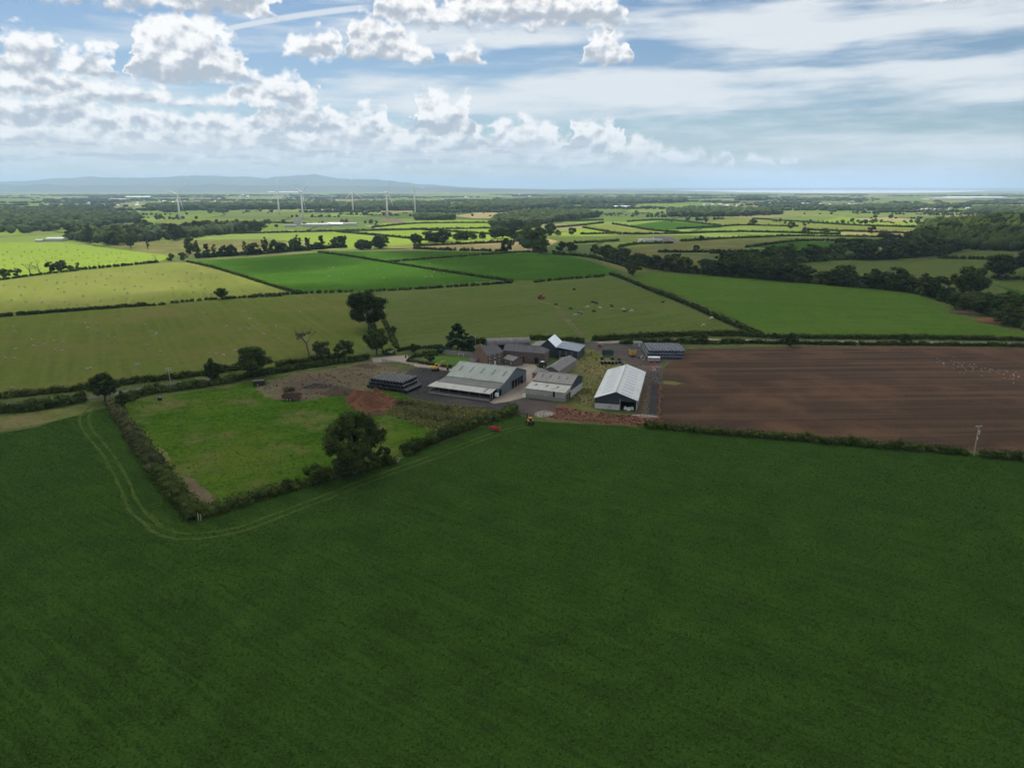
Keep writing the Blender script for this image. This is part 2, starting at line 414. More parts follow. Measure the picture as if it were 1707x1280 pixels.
# the country beyond the hand-laid fields: a patchwork of pasture, stubble and hedge lines
m, q, out = newmat('country')
p = pos(q)
pw = q.vm('ADD', p, q.xyz(q.m('MULTIPLY', q.noise(p, 0.004, 2), 90.0), q.m('MULTIPLY', q.noise(p, 0.005, 2), 60.0), 0.0))
vp = q.vm('MULTIPLY', pw, (1 / 240.0, 1 / 330.0, 0.0))
vo = q.n('ShaderNodeTexVoronoi', voronoi_dimensions='2D'); q.put(vo.inputs['Vector'], vp); vo.inputs['Scale'].default_value = 1.0; vo.inputs['Randomness'].default_value = 0.75
ve = q.n('ShaderNodeTexVoronoi', voronoi_dimensions='2D', feature='DISTANCE_TO_EDGE'); q.put(ve.inputs['Vector'], vp); ve.inputs['Scale'].default_value = 1.0; ve.inputs['Randomness'].default_value = 0.75
rx, ry, rz_ = q.sep(vo.outputs['Color'])
fc = q.ramp(rx, [(0.0, (0.06, 0.10, 0.03)), (0.2, (0.13, 0.19, 0.04)), (0.4, (0.17, 0.23, 0.05)), (0.55, (0.08, 0.12, 0.04)), (0.7, (0.19, 0.21, 0.07)), (0.85, (0.24, 0.20, 0.10)), (1.0, (0.13, 0.19, 0.04))])
fc = q.mix(q.ss(q.noise(p, 0.02, 3), 0.3, 0.7, 0.0, 0.25), fc, (0.10, 0.12, 0.05))
fc = q.mix(q.ss(ve.outputs['Distance'], 0.012, 0.022, 0.85, 0.0), fc, (0.030, 0.045, 0.016))
px_, py_, pz_ = q.sep(p)
near = q.m('MULTIPLY', q.ss(py_, 700.0, 900.0, 1.0, 0.0), 1.0)
vg = q.mix(q.ss(q.noise(p, 0.35, 5, 0.7), 0.3, 0.7), (0.055, 0.080, 0.022), (0.110, 0.130, 0.045))
bsdf(q, out, q.mix(near, fc, vg), 1.0, 0.0)

# ------------------------------------------------------------------ the land
def axis(lim, steps):
    a = [0.0]
    for s_, to in steps:
        while a[-1] < to: a.append(a[-1] + s_)
    while a[-1] < lim: a.append(a[-1] * 1.35)
    return a
ax = axis(70000, ((40, 1800),)); xs = np.array([-v for v in ax[:0:-1]] + ax)
ys = np.array([-v for v in axis(70000, ((100, 400),))[:0:-1]] + axis(70000, ((40, 1800),)))
X, Y = np.meshgrid(xs, ys)
Z = hill(X, Y) - 0.05 - 0.4 * np.clip(hill(X, Y) / 1.0, 0, 1)
vv = np.stack([X, Y, Z], -1).reshape(-1, 3)
nx = len(xs)
ii = (np.arange(len(ys) - 1)[:, None] * nx + np.arange(nx - 1)[None]).reshape(-1)
ff = np.stack([ii, ii + 1, ii + nx + 1, ii + nx], -1)
me = bpy.data.meshes.new('ground'); me.from_pydata(vv.tolist(), [], ff.tolist())
me.materials.append(MATS['country']); me.polygons.foreach_set('use_smooth', [True] * len(me.polygons))
tag(link('ground', me), kind='structure')

def sheet(name, pts, mat, lift=0.0, step=30.0, kind='structure', wob=0.0, smoothpts=0):
    """one field or piece of ground: the outline filled with a mesh that follows the land"""
    P2 = [Vector((p[0], p[1])) for p in pts]
    for _ in range(smoothpts):
        n = len(P2); P2 = [v for i in range(n) for v in (P2[i] * 0.75 + P2[(i + 1) % n] * 0.25, P2[i] * 0.25 + P2[(i + 1) % n] * 0.75)]
    out = []
    for i, a in enumerate(P2):
        b = P2[(i + 1) % len(P2)]
        k = max(1, min(80, int((b - a).length / (step if wob == 0 else min(step, 2.0)))))
        nrm = Vector((-(b - a).y, (b - a).x)).normalized() if (b - a).length > 0 else Vector((0, 0))
        for j in range(k):
            c = a.lerp(b, j / k)
            if wob: c = c + nrm * wob * (mnoise.noise((c.x * 0.25, c.y * 0.25, 3.0)) + 0.6 * mnoise.noise((c.x * 0.8, c.y * 0.8, 9.0)))
            out.append(c)
    n = len(out)
    xs_ = [c.x for c in out]; ys_ = [c.y for c in out]
    extra = []
    gx = np.arange(min(xs_) + step * 0.5, max(xs_), step); gy = np.arange(min(ys_) + step * 0.5, max(ys_), step)
    if len(gx) * len(gy) < 6000:
        for x in gx:
            for y in gy: extra.append(Vector((x, y)))
    r = delaunay_2d_cdt(out + extra, [], [list(range(n))], 1, 1e-4)
    me = bpy.data.meshes.new(name)
    me.from_pydata([(v.x, v.y, float(hill(v.x, v.y)) + lift) for v in r[0]], [], [tuple(f) for f in r[2]])
    me.materials.append(MATS[mat]); me.polygons.foreach_set('use_smooth', [True] * len(me.polygons))
    o = link(name, me); tag(o, kind=kind)
    return o

def strip(name, pts, width, mat, lift=0.06, kind='structure', wob=0.15, step=2.5, worn=False):
    """a lane, track or wheel mark along a line"""
    L = polyline(pts, step)
    b = MB(); prev = None
    for i, p in enumerate(L):
        d = (L[min(i + 1, len(L) - 1)] - L[max(i - 1, 0)]); nrm = Vector((-d.y, d.x)).normalized()
        w_ = width / 2 * (1 + wob * 2 * mnoise.noise((p.x * 0.3, p.y * 0.3, 1.0)))
        c = p + nrm * wob * mnoise.noise((p.x * 0.15, p.y * 0.15, 5.0))
        l, r = c + nrm * w_, c - nrm * w_
        cur = [(k.x, k.y, float(hill(k.x, k.y)) + lift) for k in (l, r)]
        if prev and not (worn and mnoise.noise((p.x * 0.11, p.y * 0.11, width * 7)) > 0.34): b.quad(prev[1], cur[1], cur[0], prev[0])
        prev = cur
    return tag(b.build(name, MATS[mat]), kind=kind)

def polyline(pts, step, curve=True):
    P = [Vector((p[0], p[1])) for p in pts]
    out = []
    for i in range(len(P) - 1):
        p0, p1, p2, p3 = P[max(i - 1, 0)], P[i], P[i + 1], P[min(i + 2, len(P) - 1)]
        k = max(1, int((p2 - p1).length / step))
        for j in range(k):
            t_ = j / k
            if curve: out.append(0.5 * ((2 * p1) + (p2 - p0) * t_ + (2 * p0 - 5 * p1 + 4 * p2 - p3) * t_ ** 2 + (3 * p1 - p0 - 3 * p2 + p3) * t_ ** 3))
            else: out.append(p1.lerp(p2, t_))
    out.append(P[-1])
    return out

XY = lambda *a: Vector((a[0], a[1], 0))
# fields, outlines read off the ground in photograph pixels
FIELDS = [
    ('foreground_field', 'grass_fore', [XY(-420, -60), XY(420, -60), XY(420, 160)] + GP([(1850, 782), (1707, 768), (1600, 753), (1330, 733), (1080, 712), (960, 706), (893, 702), (862, 690), (820, 706), (745, 735), (690, 755), (662, 768), (600, 783), (470, 822), (332, 868), (270, 808), (215, 732), (184, 680), (150, 684), (60, 712), (0, 722), (-260, 745)])),
    ('paddock', 'grass_paddock', GP([(190, 676), (222, 727), (276, 800), (334, 862), (470, 818), (600, 779), (662, 764), (690, 751), (745, 731), (820, 702), (852, 688), (790, 680), (690, 655), (640, 615), (600, 603), (440, 632), (300, 657)])),
    ('olive_pasture', 'grass_olive', GP([(-320, 552), (0, 528), (160, 517), (275, 508), (340, 502), (470, 494), (585, 489), (600, 510), (607, 540), (612, 575), (596, 590), (500, 605), (420, 622), (200, 642), (0, 664), (-300, 690)])),
    ('yellow_pasture', 'grass_yellow', GP([(-320, 494), (0, 468), (120, 454), (230, 441), (308, 436), (400, 460), (478, 487), (340, 500), (275, 506), (160, 515), (0, 526), (-320, 550)])),
    ('bright_pasture', 'grass_bright', GP([(-320, 408), (0, 404), (105, 405), (200, 416), (290, 427), (262, 437), (120, 452), (0, 466), (-320, 492)])),
    ('rich_pasture', 'grass_rich', GP([(316, 436), (430, 429), (530, 421), (640, 437), (740, 453), (832, 467), (700, 478), (600, 485), (500, 488)])),
    ('narrow_pasture', 'grass_rich', GP([(545, 419), (700, 418), (842, 421), (740, 430), (640, 436)])),
    ('corner_pasture', 'grass_rich', GP([(652, 437), (740, 431), (850, 423), (925, 422), (985, 436), (1040, 457), (940, 466), (855, 468), (760, 454)])),
    ('centre_pasture', 'grass_mid', GP([(622, 489), (700, 483), (850, 473), (940, 468), (1018, 461), (1110, 497), (1245, 556), (1110, 566), (995, 568), (860, 576), (720, 584), (690, 582), (650, 548), (638, 520)])),
    ('right_pasture', 'grass_right', GP([(1045, 461), (1082, 455), (1190, 460), (1300, 469), (1400, 478), (1480, 484), (1530, 492), (1562, 506), (1580, 520), (1640, 540), (1707, 556), (1850, 600), (1707, 566), (1500, 561), (1285, 560)])),
    ('ploughed_field', 'soil_plough', GP([(1142, 582), (1290, 578), (1500, 577), (1707, 580), (1900, 585), (2100, 815), (1707, 762), (1600, 748), (1330, 727), (1100, 708), (1096, 690), (1100, 640), (1108, 612)])),
    ('wood_side_pasture', 'grass_mid', GP([(1285, 446), (1400, 434), (1560, 431), (1707, 432), (1850, 436), (1850, 500), (1707, 486), (1640, 470), (1500, 470), (1380, 462)])),
    ('upper_pasture', 'grass_mid', GP([(1560, 428), (1620, 414), (1707, 411), (1800, 411), (1800, 430), (1707, 430)])),
    ('far_corner_pasture', 'grass_rich', GP([(1640, 466), (1707, 462), (1900, 470), (1900, 520), (1707, 498)])),
    ('rush_meadow', 'grass_rough', GP([(985, 424), (1060, 420), (1150, 425), (1225, 438), (1200, 448), (1080, 452), (1046, 455), (990, 434)])),
    ('rough_moor', 'grass_rough', GP([(160, 405), (330, 400), (480, 398), (470, 412), (330, 428), (292, 428), (200, 414)])),
    ('tan_meadow', 'grass_tan', GP([(640, 413), (760, 405), (900, 396), (930, 402), (905, 417), (845, 419), (700, 416)])),
    ('green_strip', 'grass_bright', GP([(440, 401), (560, 388), (660, 396), (740, 405), (640, 412), (560, 414), (500, 400)])),
    ('bright_meadow', 'grass_bright', GP([(575, 387), (700, 384), (830, 393), (890, 398), (760, 404), (690, 398)])),
    ('long_meadow', 'grass_bright', GP([(700, 383), (860, 381), (905, 394), (850, 393)])),
    ('turbine_meadow', 'grass_bright', GP([(640, 372), (760, 366), (900, 370), (880, 379), (720, 382), (620, 380)])),
    ('far_left_meadow', 'grass_bright', GP([(-200, 381), (30, 381), (40, 390), (0, 392), (-200, 394)])),
    ('stubble_field', 'grass_tan', GP([(755, 360), (800, 354), (880, 352), (860, 364), (790, 364)])),
    ('pylon_meadow', 'grass_yellow', GP([(240, 371), (330, 363), (440, 366), (430, 370), (330, 376)])),
    ('lit_meadow_one', 'grass_bright', GP([(915, 393), (975, 381), (1030, 390), (1035, 391), (920, 393)])),
    ('lit_meadow_two', 'grass_yellow', GP([(985, 380), (1010, 374), (1085, 386), (1080, 390), (1030, 388)])),
    ('lit_meadow_three', 'grass_rich', GP([(1050, 376), (1110, 368), (1200, 376), (1205, 380), (1090, 384)])),
    ('lit_meadow_four', 'grass_yellow', GP([(1170, 370), (1240, 364), (1420, 374), (1560, 384), (1400, 380), (1205, 378)])),
    ('lit_meadow_five', 'grass_bright', GP([(1350, 372), (1400, 362), (1560, 368), (1590, 378), (1440, 377)])),
    ('lit_stubble', 'grass_tan', GP([(1420, 365), (1480, 362), (1545, 368), (1470, 371)])),
    ('dusk_meadow', 'grass_mid', GP([(915, 395), (1040, 393), (1150, 392), (1200, 396), (1100, 402), (960, 406), (905, 408)])),
    ('brown_meadow', 'grass_rough', GP([(1010, 418), (1130, 404), (1270, 402), (1240, 418), (1190, 424), (1100, 424)])),
    ('thin_meadow', 'grass_rough', GP([(1130, 402), (1260, 398), (1320, 400), (1240, 413), (1180, 413)])),
    ('green_meadow', 'grass_rich', GP([(1250, 412), (1330, 403), (1430, 402), (1425, 412), (1340, 418)])),
    ('strip_meadow', 'grass_mid', GP([(1200, 396), (1320, 392), (1480, 394), (1480, 400), (1330, 400)])),
    ('far_lit_one', 'grass_bright', GP([(1540, 352), (1600, 348), (1650, 356), (1560, 360)])),
]
for i, (nm, mt, pts) in enumerate(FIELDS):
    far = pts[0].y > 600
    sheet(nm, pts, mt, lift=0.0 if not far else 0.02 * (i % 3), step=60.0 if far else 30.0)

# ------------------------------------------------------------------ real clouds overhead: the farm lies in their shade
CLOUD_BASE = 760.0
def overhead_cloud(name, pts, thick, soft, seed, step, lump=0.5):
    """a flat-based cloud standing sunward of the ground it shades, lumpy on top and thinning out to its edge"""
    off = SUNV * ((CLOUD_BASE + thick * 0.5) / SUNV.z)
    P2 = [Vector((p[0] + off.x, p[1] + off.y)) for p in pts]
    n = len(P2)
    for _ in range(2):
        n = len(P2); P2 = [v for i in range(n) for v in (P2[i] * 0.75 + P2[(i + 1) % n] * 0.25, P2[i] * 0.25 + P2[(i + 1) % n] * 0.75)]
    n = len(P2)
    A = np.array([(p.x, p.y) for p in P2]); B = np.roll(A, -1, 0)
    extra = []
    for x in np.arange(A[:, 0].min(), A[:, 0].max(), step):
        for y in np.arange(A[:, 1].min(), A[:, 1].max(), step):
            extra.append(Vector((x + random.uniform(-.3, .3) * step, y + random.uniform(-.3, .3) * step)))
    r = delaunay_2d_cdt(P2 + extra, [], [list(range(n))], 1, 1e-3)
    Q = np.array([(v.x, v.y) for v in r[0]])
    d = np.full(len(Q), 1e9)
    for a, b in zip(A, B):
        ab = b - a; u = np.clip(((Q - a) @ ab) / max(1e-6, ab @ ab), 0, 1)
        d = np.minimum(d, np.linalg.norm(Q - (a + u[:, None] * ab), axis=1))
    hgt = []
    for (x, y), dd in zip(Q, d):
        e = min(1.0, dd / soft); e = e * e * (3 - 2 * e)
        hgt.append(e * thick * max(0.05, 1 + lump * (mnoise.fractal((x / 160, y / 160, seed), 0.8, 2.1, 4))))
    top = [(x, y, CLOUD_BASE + 0.5 + 0.85 * h) for (x, y), h in zip(Q, hgt)]
    bot = [(x, y, CLOUD_BASE - 0.10 * h) for (x, y), h in zip(Q, hgt)]
    k = len(Q)
    fs = [tuple(f) for f in r[2]]
    from collections import Counter
    ec = Counter(); order = {}
    for f in fs:
        for a, b in zip(f, f[1:] + f[:1]): ec[frozenset((a, b))] += 1; order[frozenset((a, b))] = (a, b)
    rim = [order[e] for e, c in ec.items() if c == 1]
    faces = fs + [tuple(k + i for i in reversed(f)) for f in fs] + [(b, a, a + k, b + k) for a, b in rim]
    me = bpy.data.meshes.new(name); me.from_pydata(top + bot, [], faces); me.materials.append(MATS['cloud'])
    return tag(link(name, me), kind='stuff')
m, q, out = newmat('cloud')
v = q.n('ShaderNodeVolumePrincipled'); v.inputs['Color'].default_value = (0.995, 0.995, 0.995, 1); v.inputs['Density'].default_value = 0.016
v.inputs['Anisotropy'].default_value = 0.8
q.lk(v.outputs[0], out.inputs['Volume'])
overhead_cloud('cloud', [XY(-900, -500), XY(900, -500), XY(1500, 300)] + GP([(2050, 400), (1600, 398), (1300, 401), (1120, 406), (960, 410), (850, 412), (700, 415), (600, 420), (690, 440), (770, 462), (720, 478), (560, 492), (430, 500), (250, 512), (0, 528), (-350, 552)]) + [XY(-900, 300)], 190, 75, 1.0, 45, 0.35)
overhead_cloud('cloud', GP([(330, 441), (400, 424), (560, 418), (640, 425), (650, 441), (560, 455), (470, 470), (400, 470)]), 60, 60, 4.0, 40)
overhead_cloud('cloud', GP([(230, 462), (310, 441), (400, 458), (480, 486), (400, 494), (300, 484)]), 45, 45, 7.0, 30)

# ------------------------------------------------------------------ air
m, q, out = newmat('haze_air')
v = q.n('ShaderNodeVolumePrincipled'); v.inputs['Color'].default_value = (0.54, 0.73, 1.0, 1); v.inputs['Density'].default_value = 6.2e-5
v.inputs['Anisotropy'].default_value = 0.0
q.lk(v.outputs[0], out.inputs['Volume'])
b = MB(); b.box((0, 0, 281), (160000, 160000, 566))
tag(b.build('haze', MATS['haze_air']), kind='stuff')

# ------------------------------------------------------------------ plants
leafmat('leaf_oak', (0.030, 0.052, 0.012), (0.100, 0.138, 0.032), 0.35)
leafmat('leaf_dark', (0.022, 0.042, 0.012), (0.078, 0.110, 0.028), 0.35)
leafmat('leaf_ash', (0.035, 0.055, 0.018), (0.085, 0.112, 0.036))
leafmat('leaf_conifer', (0.012, 0.026, 0.013), (0.032, 0.055, 0.024), 0.1)
leafmat('leaf_hedge', (0.024, 0.042, 0.010), (0.080, 0.106, 0.026), 0.25, 0.3)
leafmat('leaf_bramble', (0.045, 0.055, 0.020), (0.120, 0.120, 0.050), 0.2, 0.3)
leafmat('leaf_rush', (0.110, 0.125, 0.032), (0.230, 0.210, 0.085), 0.4, 0.3)
paint('bark', (0.085, 0.070, 0.055), 0.25, 0.9, 2.0)
paint('bark_dead', (0.120, 0.095, 0.072), 0.25, 0.9, 2.0)

def leaf_cloud(cent, rad, n, size, seed, flat=0.75, up=0.35, jitter=0.25):
    """n small leaf quads on and under the skin of every lump: arrays of vertices and faces"""
    r_ = np.random.default_rng(seed)
    cent = np.asarray(cent, float); rad = np.asarray(rad, float)
    wgt = rad ** 2; wgt /= wgt.sum()
    k = r_.choice(len(cent), n, p=wgt)
    d = r_.normal(size=(n, 3)); d /= np.linalg.norm(d, axis=1)[:, None]
    rr = rad[k] * (1 - jitter * np.abs(r_.normal(size=n)) + 0.06 * r_.normal(size=n))
    p = cent[k] + d * rr[:, None] * np.array([1, 1, flat])
    nrm = d * 0.8 + r_.normal(size=(n, 3)) * 0.55 + np.array([0, 0, up]); nrm /= np.linalg.norm(nrm, axis=1)[:, None]
    a = np.cross(nrm, r_.normal(size=(n, 3))); a /= np.linalg.norm(a, axis=1)[:, None]
    b_ = np.cross(nrm, a)
    s = size * r_.uniform(0.6, 1.35, n)
    e = s * r_.uniform(0.55, 1.0, n)
    v = np.stack([p - a * s[:, None] * .5, p + b_ * e[:, None] * .5, p + a * s[:, None] * .5, p - b_ * e[:, None] * .5], 1).reshape(-1, 3)
    f = np.arange(4 * n).reshape(n, 4)
    return v, f

ICO = None
def ico():
    global ICO
    if ICO is None:
        bm = bmesh.new(); bmesh.ops.create_icosphere(bm, subdivisions=1, radius=1.0)
        bm.verts.ensure_lookup_table()
        ICO = (np.array([v.co[:] for v in bm.verts]), np.array([[v.index for v in f.verts] for f in bm.faces])); bm.free()
    return ICO

def lumps_mesh(cent, rad, seed, flat=0.75, k=0.7):
    """the dark inside of a crown: rough lumps that close most of the gaps"""
    r_ = np.random.default_rng(seed); v0, f0 = ico(); V, Fc = [], []
    for i, (c, r) in enumerate(zip(cent, rad)):
        V.append(np.asarray(c) + v0 * (r * k * r_.uniform(0.8, 1.15, (len(v0), 1))) * np.array([1, 1, flat])); Fc.append(f0 + i * len(v0))
    return np.concatenate(V), np.concatenate(Fc)

def np_mesh(name, parts, mat):
    V = []; Fc = []; o = 0
    for v, f in parts:
        V.append(v); Fc += [tuple(x) for x in (f + o).tolist()]; o += len(v)
    me = bpy.data.meshes.new(name); me.from_pydata(np.concatenate(V).tolist(), [], Fc); me.materials.append(mat)
    return me

def make_tree(mat, seed, h=14.0, r=7.0, trunk=3.0, nl=34, leaves=4200, size=0.5, shape='round', lean=0.0, core=0.7, lump=0.33):
    """trunk with limbs, and a crown of leafy lumps: returns the two meshes"""
    rr = random.Random(seed)
    cent, rad = [], []
    for i in range(nl):
        for _ in range(30):
            x, y, z = rr.uniform(-1, 1), rr.uniform(-1, 1), rr.uniform(-1, 1)
            q_ = math.sqrt(x * x + y * y + z * z)
            if 0.25 < q_ < 1: break
        s = (0.95 / max(q_, 0.45)) if rr.random() < 0.65 else 1.0
        x, y, z = x * s, y * s, z * s
        lr = r * lump * rr.uniform(0.62, 1.15)
        top = (h - trunk) / 2
        wob = 1 + 0.22 * math.sin(3 * math.atan2(y, x) + seed) + 0.12 * math.sin(5 * math.atan2(y, x) + 2 * seed)
        zz_ = trunk + top + z * (top - lr * 0.5)
        fl = 1.0
        if shape == 'dome': fl = 1.0 if z < 0 else 1.0 - 0.15 * z
        if shape == 'tall': fl = 0.62 + 0.38 * (0.5 - 0.5 * z)
        if shape == 'flat': zz_ = trunk + (h - trunk) * (0.55 + 0.45 * z) * 0.9
        cent.append((x * (r - lr * 0.75) * wob * fl + lean * (zz_ - trunk), y * (r - lr * 0.75) * wob * fl, zz_)); rad.append(lr)
    v1, f1 = lumps_mesh(cent, rad, seed, 0.8, core)
    v2, f2 = leaf_cloud(cent, rad, leaves, size, seed, 0.82)
    crown = np_mesh('crown', [(v2, f2), (v1, f1)], mat)
    b = MB()
    tr = 0.035 * h
    mid = Vector((lean * (h * 0.3), 0, h * 0.62))
    b.tube([(0, 0, -0.3), (0.05 * rr.uniform(-1, 1), 0, trunk * 0.6), (mid.x * 0.4, 0, h * 0.35), mid], [tr * 1.35, tr, tr * 0.75, tr * 0.3], 6)
    for i in range(6):
        c = Vector(cent[rr.randrange(nl)]); s0 = Vector((mid.x * 0.3, 0, trunk * rr.uniform(0.7, 1.1)))
        b.tube([s0, s0.lerp(c, 0.5) + Vector((0, 0, 0.3)), c], [tr * 0.5, tr * 0.3, tr * 0.1], 5)
    return b.mesh('trunk', MATS['bark'], True), crown

def plant_tree(name, kit, loc, s, rz=0.0, label=None, group=None, cat='tree', sz=1.0):
    o = empty(name, loc, rz); o.scale = (s, s, s * sz)
    link('trunk', kit[0], o); link('crown', kit[1], o)
    return tag(o, label, cat, group)

NEAR = [make_tree(MATS['leaf_oak'], 3, 14, 7.2, 2.6, 44, 8500, 0.50),
        make_tree(MATS['leaf_dark'], 8, 13, 6.5, 2.2, 38, 6500, 0.46),
        make_tree(MATS['leaf_ash'], 15, 12, 5.6, 2.4, 32, 5500, 0.48, core=0.6),
        make_tree(MATS['leaf_dark'], 21, 11, 5.2, 0.7, 26, 5200, 0.42, 'dome')]
MID = [make_tree(MATS[('leaf_dark', 'leaf_oak', 'leaf_dark', 'leaf_ash', 'leaf_oak', 'leaf_dark')[i]], 40 + i, 14, 7.2 + 0.4 * (i % 3), (0.2, 0.8, 0.3, 1.2, 0.0, 0.5)[i], 26 + i, 1700, 0.95, ('round', 'dome', 'tall', 'round', 'dome', 'round')[i], core=0.8) for i in range(6)]
TALL = [make_tree(MATS['leaf_ash' if i else 'leaf_dark'], 60 + i, 16, 4.2, 2.5, 18, 1000, 0.9, 'tall', core=0.75) for i in range(3)]

def px_h(pxy, hp):
    """height in metres of something standing at a pixel and hp pixels tall"""
    g_ = G(*pxy); d = math.hypot(g_.y * CP - (g_.z - CAM_H) * SP, 0)
    return hp * d / FOC / max(0.3, math.cos(math.atan2(CAM_H, g_.y)))

def tree_at(px, py, hp, kit, label, rz=None, wf=1.0, base_h=14.0, name='tree', cat='tree', group=None):
    g_ = G(px, py); hm = px_h((px, py), hp)
    s = hm / base_h
    o = plant_tree(name, kit, g_, s * wf, random.uniform(0, 6.3) if rz is None else rz, label, group, cat, 1.0 / wf)
    return o

# the trees one can point at
big = make_tree(MATS['leaf_dark'], 77, 16, 8.4, 0.6, 70, 14500, 0.46, 'dome', lump=0.25)
tree_at(590, 789, 100, big, 'large dark oak with ragged lobed crown standing in the paddock corner hedge', 0.4, 0.93, 16, 'oak_tree')
wind = make_tree(MATS['leaf_dark'], 31, 13, 7.4, 2.6, 46, 7500, 0.48, 'dome', lean=-0.10, lump=0.25)
tree_at(616, 550, 63, wind, 'tall wide-crowned tree on bare trunk beside the grassy track behind the farm', 0.0, 1.05, 13, 'oak_tree')
tree_at(425, 628, 50, NEAR[1], 'dark flat-topped tree in the lane hedge above the old trailers', 0.8, 1.15, 13)
tree_at(176, 668, 46, NEAR[1], 'dark rounded tree at the lane gateway far left', 2.2, 1.0, 13)
tree_at(206, 681, 30, NEAR[3], 'small dark ivy-clad tree right of the field gateway by the lane', 1.0, 0.7, 11)
tree_at(355, 640, 42, NEAR[3], 'conical dark tree in the lane hedge right of the telegraph pole', 0.2, 0.82, 11)
tree_at(537, 600, 33, NEAR[2], 'thin-leaved tree right of the bare dead tree', 0.3, 1.05, 12)
tree_at(575, 601, 35, NEAR[3], 'bushy dark tree at the end of the lane hedge', 1.9, 1.1, 11)
tree_at(628, 591, 44, NEAR[0], 'round tree at the foot of the grassy track by the farm drive', 1.2, 0.85, 14)
tree_at(656, 558, 15, NEAR[3], 'small dark bush on the right side of the grassy track', 1.2, 0.85, 11, 'bush', 'bush')
tree_at(690, 588, 15, NEAR[3], 'low dark bush where the track hedge meets the garden wall', 0.9, 1.6, 11, 'bush', 'bush')
tree_at(718, 605, 21, NEAR[3], 'clipped dark tree in the corner of the farmhouse garden', 0.5, 1.1, 11)
tree_at(528, 806, 32, NEAR[3], 'large dark bush left of the big oak on the paddock edge', 0.5, 1.5, 11, 'bush', 'bush')
tree_at(478, 818, 20, NEAR[3], 'small bush between the paddock hedge and the larger bush', 2.5, 1.1, 11, 'bush', 'bush')
tree_at(640, 772, 28, NEAR[3], 'dark bush right of the big oak by the gap in the hedge', 1.5, 1.1, 11, 'bush', 'bush')
tree_at(570, 783, 22, NEAR[3], 'low thorn bush at the foot of the big oak', 3.5, 1.3, 11, 'bush', 'bush')
tree_at(370, 499, 19, NEAR[0], 'lone round tree in the hedge between the two sheep pastures', 1.5, 1.05, 14)
tree_at(1055, 459, 24, NEAR[3], 'round tree at the top of the hedge dividing the centre pastures', 2.5, 1.35, 11)
tree_at(1318, 578, 24, NEAR[3], 'dark bush in the hedge above the ploughed field, left end', 2.5, 1.2, 11, 'bush', 'bush')
tree_at(1508, 574, 18, NEAR[3], 'dark bush in the hedge above the middle of the ploughed field', 1.5, 1.2, 11, 'bush', 'bush')
tree_at(1290, 566, 12, NEAR[3], 'small bush where the pasture hedge reaches the lane', 1.5, 1.2, 11, 'bush', 'bush')
tree_at(1165, 572, 20, NEAR[3], 'dark bush behind the second bale stack', 4.5, 1.5, 11, 'bush', 'bush')
tree_at(1614, 500, 55, NEAR[0], 'tall tree standing above the right-hand wood edge', 0.5, 0.95, 14)
tree_at(1668, 466, 42, NEAR[1], 'broad leaning tree at the right edge below the wooded hill', 0.5, 1.25, 13)
tree_at(1712, 458, 42, NEAR[1], 'dark tree cut by the right edge of the view', 3.5, 1.2, 13)
tree_at(845, 420, 23, MID[0], 'lone round tree at the corner of the dark green pasture and the tan meadow', 0.5, 0.95)
tree_at(895, 420, 38, MID[4], 'tall dark tree clump at the near end of the river wood', 0.5, 1.0)
tree_at(903, 423, 25, MID[1], 'lower dark tree before the tall clump of the river wood', 2.5, 1.0)
tree_at(936, 418, 16, MID[0], 'round tree right of the river wood, left of a pair', 1.5, 1.2)
tree_at(952, 419, 16, MID[4], 'round tree right of the river wood, right of a pair', 1.1, 1.2)
tree_at(992, 424, 17, MID[2], 'dark tree alone at the edge of the rush meadow', 1.1, 1.1)
tree_at(930, 393, 10, MID[2], 'dark cone-shaped tree on the lit meadow', 1.1, 1.2)
tree_at(953, 392, 13, MID[3], 'light branching tree on the lit meadow', 1.1, 1.1)
tree_at(1255, 376, 11, MID[0], 'round dark tree in the middle of the lit meadows', 1.1, 1.4)
tree_at(1318, 382, 13, MID[3], 'dark tree at the hedge junction among the lit meadows', 1.1, 1.0)
tree_at(1343, 389, 11, MID[1], 'dark tree at the left end of the row under the lit meadows', 1.1, 1.3)
tree_at(1376, 389, 9, MID[4], 'dark tree in the middle of the row under the lit meadows', 1.1, 1.4)
tree_at(1168, 402, 10, MID[0], 'dark tree by the brown meadow right of the far farm', 1.1, 1.2)
tree_at(1160, 420, 12, MID[3], 'thin tree standing in the brown meadow', 1.1, 0.9)
tree_at(1452, 389, 13, MID[0], 'dark tree below the tan stubble strip on the right', 2.1, 1.1)
tree_at(1540, 390, 12, MID[1], 'round dark tree in front of the hill wood', 2.1, 1.3)
tree_at(1565, 430, 20, MID[3], 'spreading tree at the corner of the two right-hand pastures', 2.1, 1.25)
tree_at(218, 413, 24, MID[3], 'tall thin tree on the rough ground by the left-hand wood', 2.1, 0.8)
tree_at(318, 424, 30, MID[4], 'tall ragged tree on the boundary between rough ground and pasture', 2.1, 0.7)
tree_at(247, 416, 15, TALL[1], 'slim bare-stemmed tree on the rough ground', 2.1, 0.8)
tree_at(285, 435, 13, MID[0], 'round tree at the top corner of the yellow pasture, left one', 2.1, 1.0)
tree_at(306, 436, 16, MID[3], 'round tree at the top corner of the yellow pasture, right one', 0.1, 0.9)
tree_at(86, 453, 17, MID[0], 'round tree on the bright pasture boundary, left of two', 0.1, 1.1)
tree_at(103, 452, 19, MID[4], 'round tree on the bright pasture boundary, right of two', 3.1, 1.0)
tree_at(10, 463, 16, MID[1], 'dark bushy tree at the far left edge of the bright pasture', 3.1, 1.3)
tree_at(29, 461, 14, MID[0], 'small round tree near the far left edge of the bright pasture', 3.1, 1.1)
tree_at(130, 449, 11, TALL[0], 'small pointed tree at the end of the bright pasture hedge', 3.1, 1.2)
